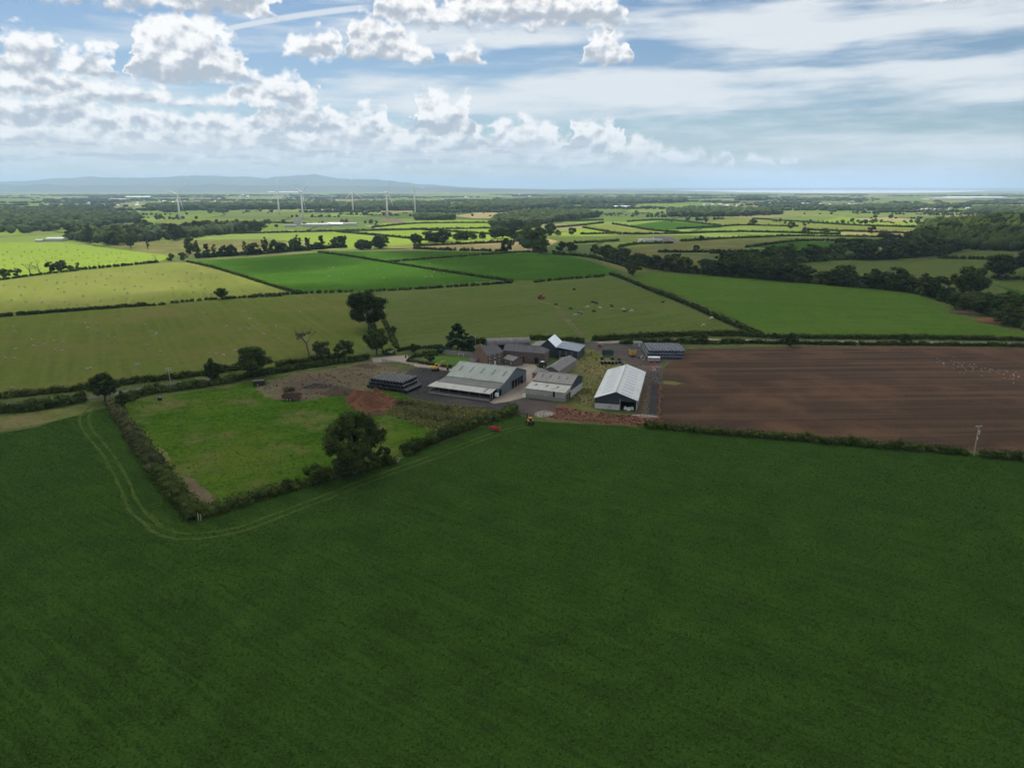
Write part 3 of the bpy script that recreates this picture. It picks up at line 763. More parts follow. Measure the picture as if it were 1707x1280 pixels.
tree_at(118, 451, 9, MID[2], 'low bush beside the pointed tree on the bright pasture hedge', 3.1, 1.2, name='bush', cat='bush')

# the bare tree beside the lane
def dead_tree(name, loc, h, seed, label, tuft=True):
    o = empty(name, loc); rr = random.Random(seed)
    b = MB(); tips = []
    def limb(p, d, l, r, lev):
        q1 = p + d * l * 0.5 + Vector((rr.uniform(-.1, .1), rr.uniform(-.1, .1), 0)) * l
        q2 = p + d * l + Vector((rr.uniform(-.12, .12), rr.uniform(-.12, .12), 0.02)) * l
        b.tube([p, q1, q2], [r, r * 0.8, r * 0.55], 6 if lev < 2 else 4)
        if lev >= 4: tips.append(q2); return
        for _ in range(3 if lev in (0, 1, 2) else 2):
            nd = (d + Vector((rr.uniform(-1, 1), rr.uniform(-1, 1), rr.uniform(-.45, .55))) * (1.15 if lev < 2 else 0.85)).normalized()
            limb(q2 if rr.random() < 0.7 else q1, nd, l * rr.uniform(0.55, 0.8), r * 0.5, lev + 1)
    limb(Vector((0, 0, -0.2)), Vector((-0.28, 0, 1)).normalized(), h * 0.30, h * 0.035, 0)
    b.build('trunk', MATS['bark_dead'], o)
    if tuft:
        tips.sort(key=lambda v: v.z); c = [tuple(v) for v in tips[:9]]
        v1, f1 = leaf_cloud(c, [0.9] * 9, 420, 0.5, seed)
        link('crown', np_mesh('crown', [(v1, f1)], MATS['leaf_ash']), o)
    return tag(o, label, 'tree')
dead_tree('dead_tree', G(516, 592), 19.0, 5, 'bare half-dead leaning tree with one leafy side branch by the lane')
dead_tree('dead_tree', G(52, 458), 16, 9, 'leafless tree on the bright pasture boundary, left of two', False)
dead_tree('dead_tree', G(68, 457), 17, 12, 'leafless tree on the bright pasture boundary, right of two', False)
dead_tree('dead_tree', G(262, 437), 13, 14, 'leafless tree at the right end of the bright pasture hedge', False)

# the conifer behind the garden
def make_conifer(seed, h, r):
    rr = random.Random(seed); cent, rad = [], []
    for i in range(90):
        z = rr.random() ** 1.25; a = rr.uniform(0, 6.3)
        prof = (1 - z) ** 0.75 * (0.85 + 0.3 * math.sin(z * 22))
        q_ = r * prof * rr.uniform(0.45, 1.0)
        cent.append((q_ * math.cos(a), q_ * math.sin(a), 1.2 + z * (h - 2.0))); rad.append(r * (0.11 + 0.10 * (1 - z)))
    v1, f1 = lumps_mesh(cent, rad, seed, 0.55, 0.8); v2, f2 = leaf_cloud(cent, rad, 5200, 0.5, seed, 0.55)
    b = MB(); b.tube([(0, 0, -.3), (0, 0, h * 0.9)], [0.4, 0.08], 6)
    return b.mesh('trunk', MATS['bark']), np_mesh('crown', [(v2, f2), (v1, f1)], MATS['leaf_conifer'])
tree_at(763, 585, 47, make_conifer(4, 14, 10.5), 'dark broad conifer behind the farmhouse garden wall', 0.0, 1.0, 14, 'conifer_tree')

# rows and belts of trees, each one planted singly
NT_COUNT = [0]
def tree_row(line, n, hp, label, group, kits, spread=0.0, jit=0.25, wf=1.25):
    L = polyline(GP(line), 1e9 if len(line) < 2 else 6.0, True)
    for i in range(n):
        c = L[int((i + random.uniform(0.1, 0.9)) / n * (len(L) - 1))]
        x, y = c.x + random.uniform(-1, 1) * spread, c.y + random.uniform(-1, 1) * spread
        z = float(hill(x, y)); kit = random.choice(kits)
        hm = hp * random.uniform(1 - jit, 1 + jit)
        plant_tree('tree', kit, (x, y, z), hm / 14 * wf, random.uniform(0, 6.3), label, group, sz=1 / wf * random.uniform(0.9, 1.1))
        NT_COUNT[0] += 1

def inside(pt, poly):
    x, y = pt; c = False; j = len(poly) - 1
    for i in range(len(poly)):
        if (poly[i][1] > y) != (poly[j][1] > y) and x < (poly[j][0] - poly[i][0]) * (y - poly[i][1]) / (poly[j][1] - poly[i][1]) + poly[i][0]: c = not c
        j = i
    return c

def scatter(poly, n, gap):
    xs_, ys_ = [p[0] for p in poly], [p[1] for p in poly]; out = []
    for _ in range(n * 60):
        if len(out) >= n: break
        c = (random.uniform(min(xs_), max(xs_)), random.uniform(min(ys_), max(ys_)))
        if inside(c, poly) and all((c[0] - o[0]) ** 2 + (c[1] - o[1]) ** 2 > gap * gap for o in out): out.append(c)
    return out

def tree_patch(poly, n, gap, hm, label, group, kits, jit=0.25, wf=1.25):
    for x, y in scatter([(p.x, p.y) for p in poly], n, gap):
        kit = random.choice(kits); h_ = hm * random.uniform(1 - jit, 1 + jit)
        plant_tree('tree', kit, (x, y, float(hill(x, y))), h_ / 14 * wf, random.uniform(0, 6.3), label, group, sz=1 / wf * random.uniform(0.9, 1.1))
        NT_COUNT[0] += 1

tree_row([(1012, 431), (1060, 441), (1110, 451), (1200, 459)], 15, 13, 'dark tree in the valley wood left of the right-hand pasture', 'valley wood, left arm', MID, 4)
tree_row([(1200, 459), (1300, 467), (1400, 476), (1500, 484), (1570, 496)], 26, 13.5, 'dark tree in the row along the far edge of the right-hand pasture', 'valley wood, near row', MID, 4)
tree_patch(GP([(1180, 452), (1200, 436), (1290, 436), (1330, 446), (1290, 458)]), 14, 9, 14, 'dark tree in the broad middle of the valley wood', 'valley wood, middle', MID)
tree_row([(1270, 441), (1340, 436), (1400, 432), (1480, 431), (1560, 424), (1600, 416)], 26, 15, 'dark tree in the upper row behind the wood-side pasture', 'valley wood, upper row', MID, 12)
tree_patch(GP([(1568, 500), (1600, 497), (1650, 505), (1720, 520), (1800, 560), (1720, 556), (1650, 538), (1590, 516)]), 24, 6.5, 10, 'bushy tree in the wood at the right edge below the right-hand pasture', 'valley wood, right end', MID, 0.2, 1.2)
tree_patch([XY(520, 900), XY(640, 820), XY(780, 830), XY(860, 950), XY(900, 1080), XY(860, 1180), XY(740, 1160), XY(640, 1080), XY(560, 1000)], 66, 19, 16, 'tree on the wooded hill at the right edge', 'hill wood', MID, 0.2, 1.25)
tree_patch(GP([(1400, 414), (1470, 405), (1560, 400), (1600, 412), (1540, 424), (1430, 424)]), 16, 14, 15, 'dark tree in the wood between the hill and the right-hand pastures', 'hill wood foot', MID, 0.2, 1.2)
tree_patch(GP([(112, 402), (112, 388), (240, 386), (340, 384), (425, 379), (440, 386), (300, 402), (170, 411)]), 58, 11, 17, 'tree in the long wood behind the bright pasture, left', 'left-hand wood', MID + TALL)
tree_row([(330, 430), (380, 427), (440, 423), (500, 418), (540, 415), (575, 412)], 24, 13.5, 'tree in the shelter belt above the rich green pasture', 'shelter belt', TALL + MID, 4, 0.3, 1.0)
tree_patch(GP([(885, 412), (862, 398), (835, 388), (820, 374), (850, 369), (930, 380), (915, 395), (905, 412)]), 22, 14, 13, 'tree in the winding river wood in the middle distance', 'river wood', MID)
for (ln, n_, hp_, who) in (([(692, 406), (702, 405)], 2, 12, 'in the left clump'), ([(718, 404), (745, 402)], 5, 14, 'in the second clump from the left'), ([(757, 401), (785, 399)], 4, 12, 'in the third clump from the left'),
                           ([(790, 399), (815, 397)], 4, 9, 'in the low row'), ([(826, 398), (856, 396)], 4, 15, 'in the right clump'), ([(602, 416), (622, 415)], 4, 12, 'in the pair of bushes left of the tan meadow'), ([(633, 414), (636, 413)], 2, 15, 'standing alone left of the tan meadow')):
    tree_row(ln, n_, hp_, 'tree %s behind the tan meadow' % who if 'tan' not in who else 'tree ' + who, 'trees %s by the tan meadow' % who.split(' tan')[0], MID, 3)

# ------------------------------------------------------------------ hedges
def hedge(line, h, w_, label, dens=26, leaf=0.45, gaps=0.0, mat='leaf_hedge', seed=1, lift=0.0, world=False, group=None, name='hedge', cat='hedge', rag=0.3):
    P = line if world else GP(line)
    far = P[0].y > 420
    st = 1.0 if not far else 2.5
    L = polyline(P, st)
    rr = random.Random(seed * 7 + int(abs(P[0].x))); cent, rad = [], []
    for i, p in enumerate(L):
        if gaps and mnoise.noise((p.x * 0.06, p.y * 0.06, seed)) > 0.55 - gaps: continue
        hh = h * (1 + rag * mnoise.noise((p.x * 0.22, p.y * 0.22, seed + 2.0)) + 0.5 * rag * mnoise.noise((p.x * 0.7, p.y * 0.7, seed)))
        d = L[min(i + 1, len(L) - 1)] - L[max(i - 1, 0)]; nrm = Vector((-d.y, d.x)).normalized()
        z0 = float(hill(p.x, p.y))
        for k in range(2 if not far else 1):
            o = rr.uniform(-.25, .25) * w_
            r0 = max(w_ * 0.5, st * 0.6) * (rr.uniform(0.8, 1.1) if not far else rr.uniform(0.55, 1.25)); o = o if not far else rr.uniform(-.3, .3) * w_; p = p if not far else p + d.normalized() * rr.uniform(-1, 1)
            cent.append((p.x + nrm.x * o, p.y + nrm.y * o, z0 + max(0.2, hh - r0 * 0.8) * (1.0 if k == 0 else rr.uniform(0.25, 0.6)))); rad.append(r0)
        if far: cent.append((p.x, p.y, z0 + hh * 0.3)); rad.append(max(w_ * 0.5, st * 0.6))
    if not cent: return
    v1, f1 = lumps_mesh(cent, rad, seed, 0.85, 0.85 if far else 0.68)
    v1[:, 2] = np.maximum(v1[:, 2], -0.3)
    v2, f2 = leaf_cloud(cent, rad, int(len(L) * st * dens * (1.0 if far else 2.0)), leaf, seed, 0.9, 0.3, 0.15 if far else 0.2)
    v2[:, 2] = np.maximum(v2[:, 2], 0.02)
    o = link(name, np_mesh(name, [(v2, f2), (v1, f1)], MATS[mat]))
    return tag(o, label, cat, group)

H = hedge
H([(188, 674), (205, 702), (222, 724)], 2.8, 4.8, 'scrubby hedge on the left side of the paddock, upper part', 40, 0.5, mat='leaf_bramble', seed=2, rag=0.6)
H([(222, 724), (244, 757), (268, 790)], 2.7, 5.2, 'browning scrubby hedge on the left side of the paddock, middle part', 40, 0.5, mat='leaf_bramble', seed=3, rag=0.7)
H([(266, 786), (292, 822), (330, 862)], 3.4, 5.0, 'tall dark hedge at the lower left corner of the paddock', 60, 0.5, seed=4, rag=0.5)
H([(338, 860), (400, 842), (462, 820)], 2.9, 4.2, 'dark hedge along the near edge of the paddock, left part', 60, 0.45, seed=5, rag=0.3)
H([(486, 815), (520, 805), (566, 793)], 2.0, 3.4, 'dark scrub hedge along the near edge of the paddock left of the big oak', 50, 0.45, seed=51, rag=0.6)
H([(604, 785), (630, 777), (655, 770)], 2.2, 3.4, 'dark scrub hedge along the near edge of the paddock right of the big oak', 50, 0.45, seed=52, rag=0.5)
H([(676, 757), (720, 738), (760, 722)], 3.4, 4.5, 'dark hedge along the near edge of the paddock right of the gap', 60, 0.45, seed=6)
H([(758, 723), (800, 707), (856, 688)], 3.3, 4.6, 'dark hedge along the near edge of the yard by the red implement', 60, 0.45, seed=7)
H([(1078, 712), (1200, 723), (1300, 731), (1365, 737)], 2.3, 3.0, 'trimmed hedge along the foot of the ploughed field, left half', 50, 0.42, seed=8)
H([(1372, 738), (1440, 743), (1500, 749)], 2.5, 3.2, 'trimmed hedge along the foot of the ploughed field, middle', 50, 0.42, seed=9, rag=0.5)
H([(1512, 749), (1560, 753), (1606, 757)], 2.4, 3.2, 'trimmed hedge along the foot of the ploughed field, left of the pole', 50, 0.42, seed=10, rag=0.5)
H([(1640, 760), (1707, 768), (1800, 780)], 2.5, 3.6, 'trimmed hedge along the foot of the ploughed field, right of the pole', 50, 0.42, seed=11, rag=0.4)
H([(-260, 712), (-60, 693), (60, 683), (138, 668)], 3.8, 4.4, 'thick dark hedge on the near side of the lane, far left', 46, 0.48, seed=12, rag=0.4)
H([(-260, 690), (0, 664), (70, 657), (150, 648), (196, 642)], 2.6, 3.0, 'dark hedge on the far side of the lane, far left', 34, 0.48, seed=13, rag=0.4)
H([(214, 668), (250, 656), (320, 647), (392, 635)], 3.3, 4.0, 'scrubby lane hedge behind the telegraph pole, near side', 40, 0.48, seed=14, rag=0.5)
H([(204, 641), (250, 636), (330, 627), (400, 616)], 2.8, 3.0, 'dark lane hedge behind the telegraph pole, far side', 34, 0.48, seed=15, rag=0.4)
H([(392, 634), (440, 625), (520, 612), (612, 599)], 2.7, 3.6, 'neat trimmed hedge above the old trailers', 50, 0.42, seed=16, rag=0.15)
H([(462, 611), (520, 603), (566, 598)], 2.8, 3.0, 'dark hedge under the bare tree, far side of the lane', 40, 0.45, seed=17)
H([(-320, 552), (-100, 535), (20, 527)], 2.3, 2.6, 'dark hedge below the yellow pasture, far left', 16, 0.8, seed=18)
H([(30, 526), (120, 519), (200, 513), (243, 510)], 2.3, 2.6, 'long dark hedge below the yellow pasture', 20, 0.75, seed=19)
H([(249, 510), (272, 508)], 1.8, 2.2, 'short gappy hedge length right of the long hedge below the yellow pasture', 14, 0.75, 0.1, seed=20)
H([(290, 505), (335, 501)], 1.9, 2.2, 'thin gappy hedge left of the lone hedge tree', 12, 0.75, 0.05, seed=21)
H([(345, 500), (400, 497), (466, 494)], 2.0, 2.4, 'thin hedge right of the lone hedge tree', 14, 0.75, seed=22)
H([(422, 495), (500, 490), (583, 487)], 2.2, 2.8, 'dark hedge along the lower edge of the rich green pasture', 20, 0.75, seed=23)
H([(608, 487), (660, 484), (700, 482)], 2.0, 2.4, 'thin hedge right of the tall track tree', 14, 0.75, 0.1, seed=24)
H([(700, 482), (780, 477), (852, 472)], 2.2, 2.6, 'dark hedge along the top of the centre pasture', 20, 0.75, seed=25)
H([(312, 437), (350, 445), (400, 460), (450, 476), (498, 489)], 2.2, 3.0, 'dark diagonal hedge between the yellow and rich green pastures', 16, 0.85, seed=26)
H([(-320, 492), (-100, 475), (0, 467), (60, 459), (130, 451)], 1.8, 2.4, 'low hedge under the trees on the bright pasture boundary', 10, 0.9, 0.1, seed=27)
H([(130, 450), (190, 445), (262, 438)], 2.8, 3.4, 'dark hedge on the lower edge of the bright pasture', 14, 0.9, seed=28)
H([(532, 421), (590, 429), (640, 437), (690, 445), (740, 453), (800, 462), (854, 470)], 2.4, 3.4, 'long dark diagonal hedge across the green pastures', 16, 0.9, seed=29)
H([(650, 437), (700, 433), (770, 428), (850, 422)], 2.5, 3.4, 'dark hedge between the narrow and corner pastures', 14, 0.9, seed=30)
H([(850, 422), (890, 420), (925, 420)], 2.2, 3.0, 'ragged hedge along the tan meadow above the corner pasture', 12, 0.9, 0.1, seed=31)
H([(892, 471), (930, 467), (1006, 461)], 2.2, 2.8, 'dark hedge along the top right of the centre pasture', 16, 0.8, seed=32)
H([(1020, 459), (1050, 470), (1100, 490)], 2.6, 3.2, 'dark diagonal hedge right of the centre pasture, upper half', 18, 0.8, seed=33)
H([(1100, 490), (1180, 523), (1265, 560)], 2.6, 3.4, 'dark diagonal hedge right of the centre pasture, lower half', 30, 0.6, seed=34)
H([(990, 568), (1080, 563), (1160, 560), (1240, 559)], 3.0, 3.0, 'trimmed hedge behind the farmyard, right of the field gate', 36, 0.55, seed=35, rag=0.15)
H([(1036, 573), (1100, 571), (1170, 573), (1240, 572)], 2.4, 3.5, 'straggling hedge behind the second bale stack', 34, 0.55, seed=36, rag=0.6)
H([(1240, 560), (1300, 563), (1420, 564), (1560, 565), (1707, 568), (1850, 575)], 2.3, 2.8, 'dark hedge along the lower edge of the right-hand pasture', 30, 0.55, seed=37)
H([(1246, 572), (1310, 573), (1425, 575)], 1.9, 2.4, 'low hedge along the top of the ploughed field, left half', 28, 0.55, seed=38)
H([(1432, 575), (1500, 575), (1600, 576), (1707, 578), (1850, 584)], 1.8, 2.2, 'low hedge along the top of the ploughed field, right half', 28, 0.55, 0.05, seed=39, rag=0.5)
H([(885, 566), (930, 568), (972, 571)], 2.6, 2.6, 'trimmed hedge behind the blue-roofed shed', 34, 0.5, seed=40)
H([(612, 520), (622, 545), (628, 570)], 2.2, 2.6, 'scrub hedge on the left side of the grassy track', 26, 0.55, seed=41, rag=0.6)
H([(634, 520), (646, 548), (662, 580)], 1.8, 2.2, 'scrub hedge on the right side of the grassy track', 24, 0.55, seed=42, rag=0.6)
H([(664, 586), (690, 583), (736, 580)], 1.9, 1.6, 'trimmed hedge along the back of the garden', 40, 0.4, seed=43, rag=0.1)
H([(680, 603), (700, 606), (730, 611), (752, 614)], 1.5, 1.5, 'low trimmed hedge between drive and garden', 50, 0.35, seed=44, rag=0.1)
H([(681, 601), (690, 596), (712, 594)], 1.5, 1.5, 'low trimmed hedge at the corner of the drive', 50, 0.35, seed=45, rag=0.1)
H([(706, 592), (738, 588)], 1.7, 1.4, 'trimmed hedge along the garden lawn beside the conifer', 50, 0.35, seed=46, rag=0.1)
shrubs = H([(640, 520 + 72), (655, 590)], 2.4, 3.0, 'flowering shrubs with white blossoms at the drive entrance', 40, 0.4, seed=47, rag=0.5, name='shrub', cat='shrub')
paint('petal', (0.75, 0.74, 0.70), 0.05)
g_ = G(650, 591.5); v_, f_ = leaf_cloud([(g_.x - 1.6, g_.y - .6, 1.9), (g_.x, g_.y - .4, 1.4), (g_.x + 1.2, g_.y - .9, 1.6)], [1.1, 0.9, 0.9], 70, 0.4, 5)
link('blossom', np_mesh('blossom', [(v_, f_)], MATS['petal']), shrubs)
H([(780, 575), (808, 572)], 3.0, 3.4, 'dark shrubbery between conifer and arched barn', 36, 0.5, seed=48, rag=0.4, name='shrub', cat='shrub')
FARH = [
    ([(342, 391), (480, 388), (560, 386), (640, 384), (760, 382), (890, 380)], 'thin hedge line across the bright meadows behind the shelter belt'),
    ([(562, 387), (640, 394), (690, 399), (740, 405)], 'thin diagonal hedge across the bright meadows'),
    ([(700, 383), (790, 389), (850, 393)], 'thin hedge between the bright meadow and the long meadow'),
    ([(620, 380), (700, 373), (830, 372)], 'thin hedge on the turbine meadow'),
    ([(690, 415), (760, 418), (843, 419)], 'gappy hedge along the tan meadow'),
    ([(690, 411), (760, 408), (850, 404), (905, 401)], 'row of small bushes across the tan meadow'),
    ([(958, 406), (1030, 402)], 'curved hedge on the dusky meadow left of the far farm'),
    ([(1033, 413), (1050, 409), (1075, 407), (1120, 406)], 'curved hedge below the far farm'),
    ([(970, 391), (1022, 390)], 'hedge under the lit meadow by the river wood'),
    ([(972, 380), (1000, 385), (1035, 391)], 'diagonal hedge between the two lit meadows'),
    ([(913, 381), (960, 377), (1005, 372)], 'hedge along the tan strip above the lit meadow'),
    ([(1022, 374), (1060, 380), (1090, 385), (1135, 388)], 'diagonal hedge right of the lit meadow'),
    ([(885, 368), (950, 369), (1005, 367)], 'far thin hedge right of the river wood'),
    ([(1040, 391), (1130, 390), (1220, 387), (1300, 388), (1400, 391)], 'long hedge below the row of lit meadows'),
    ([(1046, 370), (1100, 367), (1160, 372), (1200, 377)], 'hedge round the dark green far meadow'),
    ([(1128, 382), (1190, 379), (1240, 376), (1330, 378)], 'hedge through the middle of the lit meadows'),
    ([(1255, 365), (1330, 370), (1420, 376), (1560, 380)], 'long thin hedge above the lit meadows'),
    ([(1135, 403), (1200, 399), (1270, 396), (1340, 394), (1480, 396)], 'dark double hedge above the green meadow'),
    ([(1245, 413), (1290, 407), (1340, 402), (1430, 402), (1480, 403)], 'dark hedge between the brown and green meadows'),
    ([(1185, 423), (1260, 421), (1100, 421)], 'fence-line scrub along the foot of the brown meadow'),
    ([(1570, 431), (1640, 433), (1707, 434)], 'hedge between the upper and wood-side pastures'),
    ([(1655, 464), (1707, 467), (1800, 474)], 'low hedge at the right edge below the leaning tree'),
    ([(925, 424), (985, 430), (1050, 447)], 'scrubby hedge along the right of the corner pasture'),
    ([(1350, 384), (1420, 386), (1480, 388), (1560, 390)], 'thin hedge on the right-hand meadows'),
    ([(240, 378), (330, 377), (440, 372), (520, 374)], 'far hedge in front of the wind turbines'),
]
for i, (ln, lb) in enumerate(FARH):
    H(ln, 3.6, 5.0, lb, 6, 1.5, 0.12 if 'gappy' in lb or 'bushes' in lb else 0.0, seed=60 + i, rag=0.5)

# undergrowth that closes the foot of the woods
for i, (ln, h_, w_) in enumerate([([(1012, 431), (1060, 441), (1110, 451), (1200, 459)], 5, 9), ([(1200, 459), (1300, 467), (1400, 476), (1500, 484), (1570, 496)], 5, 9), ([(1270, 443), (1340, 437), (1400, 433), (1480, 431), (1560, 425)], 6, 12),
                                  ([(1570, 500), (1620, 512), (1680, 535), (1760, 565)], 5, 10), ([(330, 430), (380, 427), (440, 423), (500, 418), (575, 412)], 5, 8), ([(112, 398), (200, 396), (300, 394), (430, 383)], 6, 14), ([(885, 414), (868, 400), (845, 390), (830, 378)], 6, 16), ([(1400, 416), (1500, 408), (1620, 410), (1707, 410)], 7, 16)]):
    o = H(ln, h_, w_, None, 8, 1.3, seed=90 + i, rag=0.6, name='undergrowth', cat=None, mat='leaf_dark')
    tag(o, 'dark undergrowth along the foot of a wood', None, None, 'stuff')

# blades and clumps of the standing crop and of the rough paddock: real growth on the nearest ground
leafmat('leaf_crop', (0.040, 0.094, 0.015), (0.084, 0.160, 0.032), 0.45, 0.0)
leafmat('leaf_paddock', (0.065, 0.120, 0.012), (0.140, 0.205, 0.032), 0.45, 0.0)
def tufts(name, poly, n, hgt, wid, mat, seed, blades=3):
    r_ = np.random.default_rng(seed); P = np.array([(p[0], p[1]) for p in poly])
    pts = np.zeros((0, 2))
    while len(pts) < n:
        c = r_.uniform(P.min(0), P.max(0), (n, 2))
        # closer to the camera the clumps stand denser
        c = c[r_.random(n) < np.clip((150.0 / np.maximum(c[:, 1], 60)) ** 1.2, 0, 1)]
        ins = np.zeros(len(c), bool); j = len(P) - 1
        for i in range(len(P)):
            cond = (P[i, 1] > c[:, 1]) != (P[j, 1] > c[:, 1]); xx = (P[j, 0] - P[i, 0]) * (c[:, 1] - P[i, 1]) / (P[j, 1] - P[i, 1] + 1e-9) + P[i, 0]
            ins ^= cond & (c[:, 0] < xx); j = i
        pts = np.concatenate([pts, c[ins]])
    pts = np.repeat(pts[:n], blades, 0) + r_.normal(0, wid * 0.5, (n * blades, 2)); m_ = len(pts)
    a = r_.uniform(0, 2 * np.pi, m_); d = np.stack([np.cos(a), np.sin(a)], 1) * wid * r_.uniform(0.5, 1.2, (m_, 1))
    h = hgt * r_.uniform(0.4, 1.3, m_); ln = r_.normal(0, hgt * 0.8, (m_, 2))
    V = np.zeros((m_, 4, 3)); V[:, 0, :2] = pts - d / 2; V[:, 1, :2] = pts + d / 2; V[:, 2, :2] = pts + d * 0.3 + ln; V[:, 3, :2] = pts - d * 0.3 + ln
    V[:, 2, 2] = h; V[:, 3, 2] = h; V[:, :2, 2] = 0.005
    F_ = np.arange(m_ * 4).reshape(m_, 4)
    me = bpy.data.meshes.new(name); me.vertices.add(m_ * 4); me.vertices.foreach_set('co', V.ravel()); me.loops.add(m_ * 4); me.loops.foreach_set('vertex_index', F_.ravel().astype(np.int32))
    me.polygons.add(m_); me.polygons.foreach_set('loop_start', np.arange(0, m_ * 4, 4, dtype=np.int32)); me.polygons.foreach_set('loop_total', np.full(m_, 4, dtype=np.int32)); me.update(calc_edges=True)
    me.materials.append(MATS[mat]); return tag(link(name, me), None, None, None, 'stuff')
fore = [f for f in FIELDS if f[0] == 'foreground_field'][0][2]
o = tufts('crop_growth', [p for p in fore if p.y > 30] + [XY(-100, 55), XY(100, 55)], 110000, 0.15, 0.20, 'leaf_crop', 3); o['label'] = 'standing green crop covering the foreground field'
o = tufts('paddock_growth', [f for f in FIELDS if f[0] == 'paddock'][0][2], 3500, 0.16, 0.32, 'leaf_paddock', 4); o['label'] = 'tussocky grass of the paddock'
o = tufts('weeds', GP([(655, 668), (720, 672), (800, 682), (852, 689), (820, 702), (745, 729), (705, 712), (650, 692)]), 1300, 0.7, 0.6, 'leaf_rush', 5); o['label'] = 'rank weeds below the black yard'
o = tufts('weeds', GP([(953, 592), (1000, 582), (1040, 602), (1010, 620), (994, 665), (990, 681), (960, 669), (948, 656), (976, 640), (972, 622)]), 420, 0.45, 0.5, 'leaf_rush', 6); o['label'] = 'rough weeds between the stock shed and the white-roofed shed'
for i, (ln, lb) in enumerate([([(660, 672), (700, 678), (745, 684)], 'bramble thicket below the bale stack'), ([(690, 690), (740, 700), (780, 703)], 'bramble thicket in the rough strip below the black yard'), ([(560, 652), (580, 655)], 'weeds growing over the brown earth heap'), ([(478, 652), (486, 651)], 'small brown bush behind the rusty trailer')]):
    H(ln, 1.5, 3.4, lb, 50, 0.5, mat='leaf_bramble', seed=120 + i, rag=0.8, name='bramble', cat='bramble')

# ------------------------------------------------------------------ yards, lanes and tracks
sheet('mud_patch', GP([(425, 645), (470, 628), (560, 612), (610, 602), (640, 604), (690, 624), (655, 640), (600, 655), (540, 662), (500, 670), (440, 664)]), 'soil_mud', 0.03, 6, wob=3.2, smoothpts=1)
sheet('mud_patch', GP([(470, 640), (520, 632), (575, 634), (560, 652), (520, 660), (480, 655)]), 'heap_brown', 0.05, 6, wob=1.5, smoothpts=1)
sheet('dry_grass_patch', GP([(252, 742), (268, 745), (290, 775), (285, 790), (262, 765)]), 'grass_rough', 0.03, 6, wob=1.2, smoothpts=1)
sheet('dry_grass_patch', GP([(300, 795), (325, 800), (372, 838), (345, 855), (318, 830)]), 'soil_mud', 0.03, 6, wob=1.2, smoothpts=1)
sheet('rough_strip', GP([(655, 668), (720, 670), (800, 681), (856, 689), (820, 703), (745, 730), (705, 712), (650, 692)]), 'grass_rough', 0.04, 8, wob=1.0)
sheet('rough_strip', GP([(-260, 722), (0, 690), (140, 678), (168, 681), (140, 690), (60, 708), (0, 719), (-260, 742)]), 'grass_rough', 0.02, 10, wob=0.8)
sheet('black_yard', GP([(664, 630), (693, 613), (716, 614), (756, 620), (800, 630), (840, 650), (828, 664), (860, 664), (905, 670), (918, 680), (905, 693), (862, 690), (800, 681), (740, 673), (690, 664), (655, 650), (640, 640)]), 'yard_black', 0.05, 8, wob=1.3)
sheet('gravel_yard', GP([(850, 668), (880, 664), (930, 670), (925, 682), (908, 694), (868, 690), (842, 684)]), 'yard_gravel', 0.09, 6, wob=0.9, smoothpts=1)
sheet('farm_drive', GP([(620, 597), (650, 594), (678, 592), (684, 598), (692, 603), (757, 612), (752, 619), (692, 611), (665, 604), (622, 604)]), 'concrete', 0.08, 8, wob=0.25)
sheet('concrete_yard', GP([(845, 604), (892, 608), (900, 620), (893, 634), (880, 646), (877, 662), (850, 669), (824, 673), (816, 671), (868, 634), (840, 612)]), 'concrete', 0.08, 8, wob=0.25)
sheet('rough_grass_plot', GP([(953, 592), (975, 583), (1000, 581), (1010, 592), (1042, 600), (1042, 612), (1010, 620), (994, 665), (990, 681), (960, 669), (945, 656), (975, 640), (972, 622), (925, 618), (945, 605)]), 'grass_rough', 0.03, 8, wob=0.8)
sheet('farm_yard', GP([(935, 576), (985, 571), (1030, 572), (1062, 577), (1080, 580), (1140, 580), (1142, 600), (1105, 604), (1103, 640), (1099, 699), (1060, 691), (1074, 625), (1040, 600), (1010, 592), (985, 582), (960, 580)]), 'yard_gravel', 0.06, 8, wob=1.5)
sheet('dirt_track', GP([(1068, 636), (1084, 637), (1079, 690), (1064, 689)]), 'soil_mud', 0.09, 6, wob=0.4)
sheet('hardcore_strip', GP([(1087, 637), (1097, 638), (1095, 691), (1081, 690)]), 'yard_black', 0.09, 6, wob=0.4)
sheet('red_soil_patch', GP([(908, 694), (928, 676), (948, 672), (985, 685), (1040, 690), (1098, 697), (1096, 712), (1030, 708), (950, 703), (912, 700)]), 'soil_red', 0.06, 6, wob=2.2, smoothpts=1)
sheet('grass_bank', GP([(955, 672), (990, 682), (1045, 690), (1040, 694), (985, 689), (950, 678)]), 'grass_rough', 0.13, 6, wob=0.5, smoothpts=1)
sheet('lawn', GP([(712, 598), (737, 590), (788, 596), (788, 602), (755, 610), (720, 604)]), 'lawn', 0.04, 8)
sheet('weedy_edge', GP([(1101, 634), (1124, 636), (1146, 640), (1126, 641), (1104, 640)]), 'grass_rough', 0.05, 6, wob=1.1)
strip('lane', GP([(-260, 702), (0, 676), (100, 668), (180, 658), (250, 645), (330, 635), (400, 625), (520, 608), (625, 599)]), 3.0, 'road_tar', 0.05)
strip('lane', GP([(985, 572), (1060, 568), (1150, 566), (1290, 568), (1450, 570), (1707, 573), (1850, 579)]), 3.2, 'concrete', 0.05)
strip('green_lane', GP([(629, 512), (635, 540), (644, 575), (648, 592)]), 4.5, 'grass_olive', 0.04)
for off, wd in ((-0.9, 0.8), (0.9, 0.8)):
    L = polyline(GP([(897, 502), (925, 510), (942, 530), (962, 552), (974, 566)]), 4)
    strip('wheel_track', [p + Vector((off, 0)) for p in L], wd, 'soil_mud', 0.05)
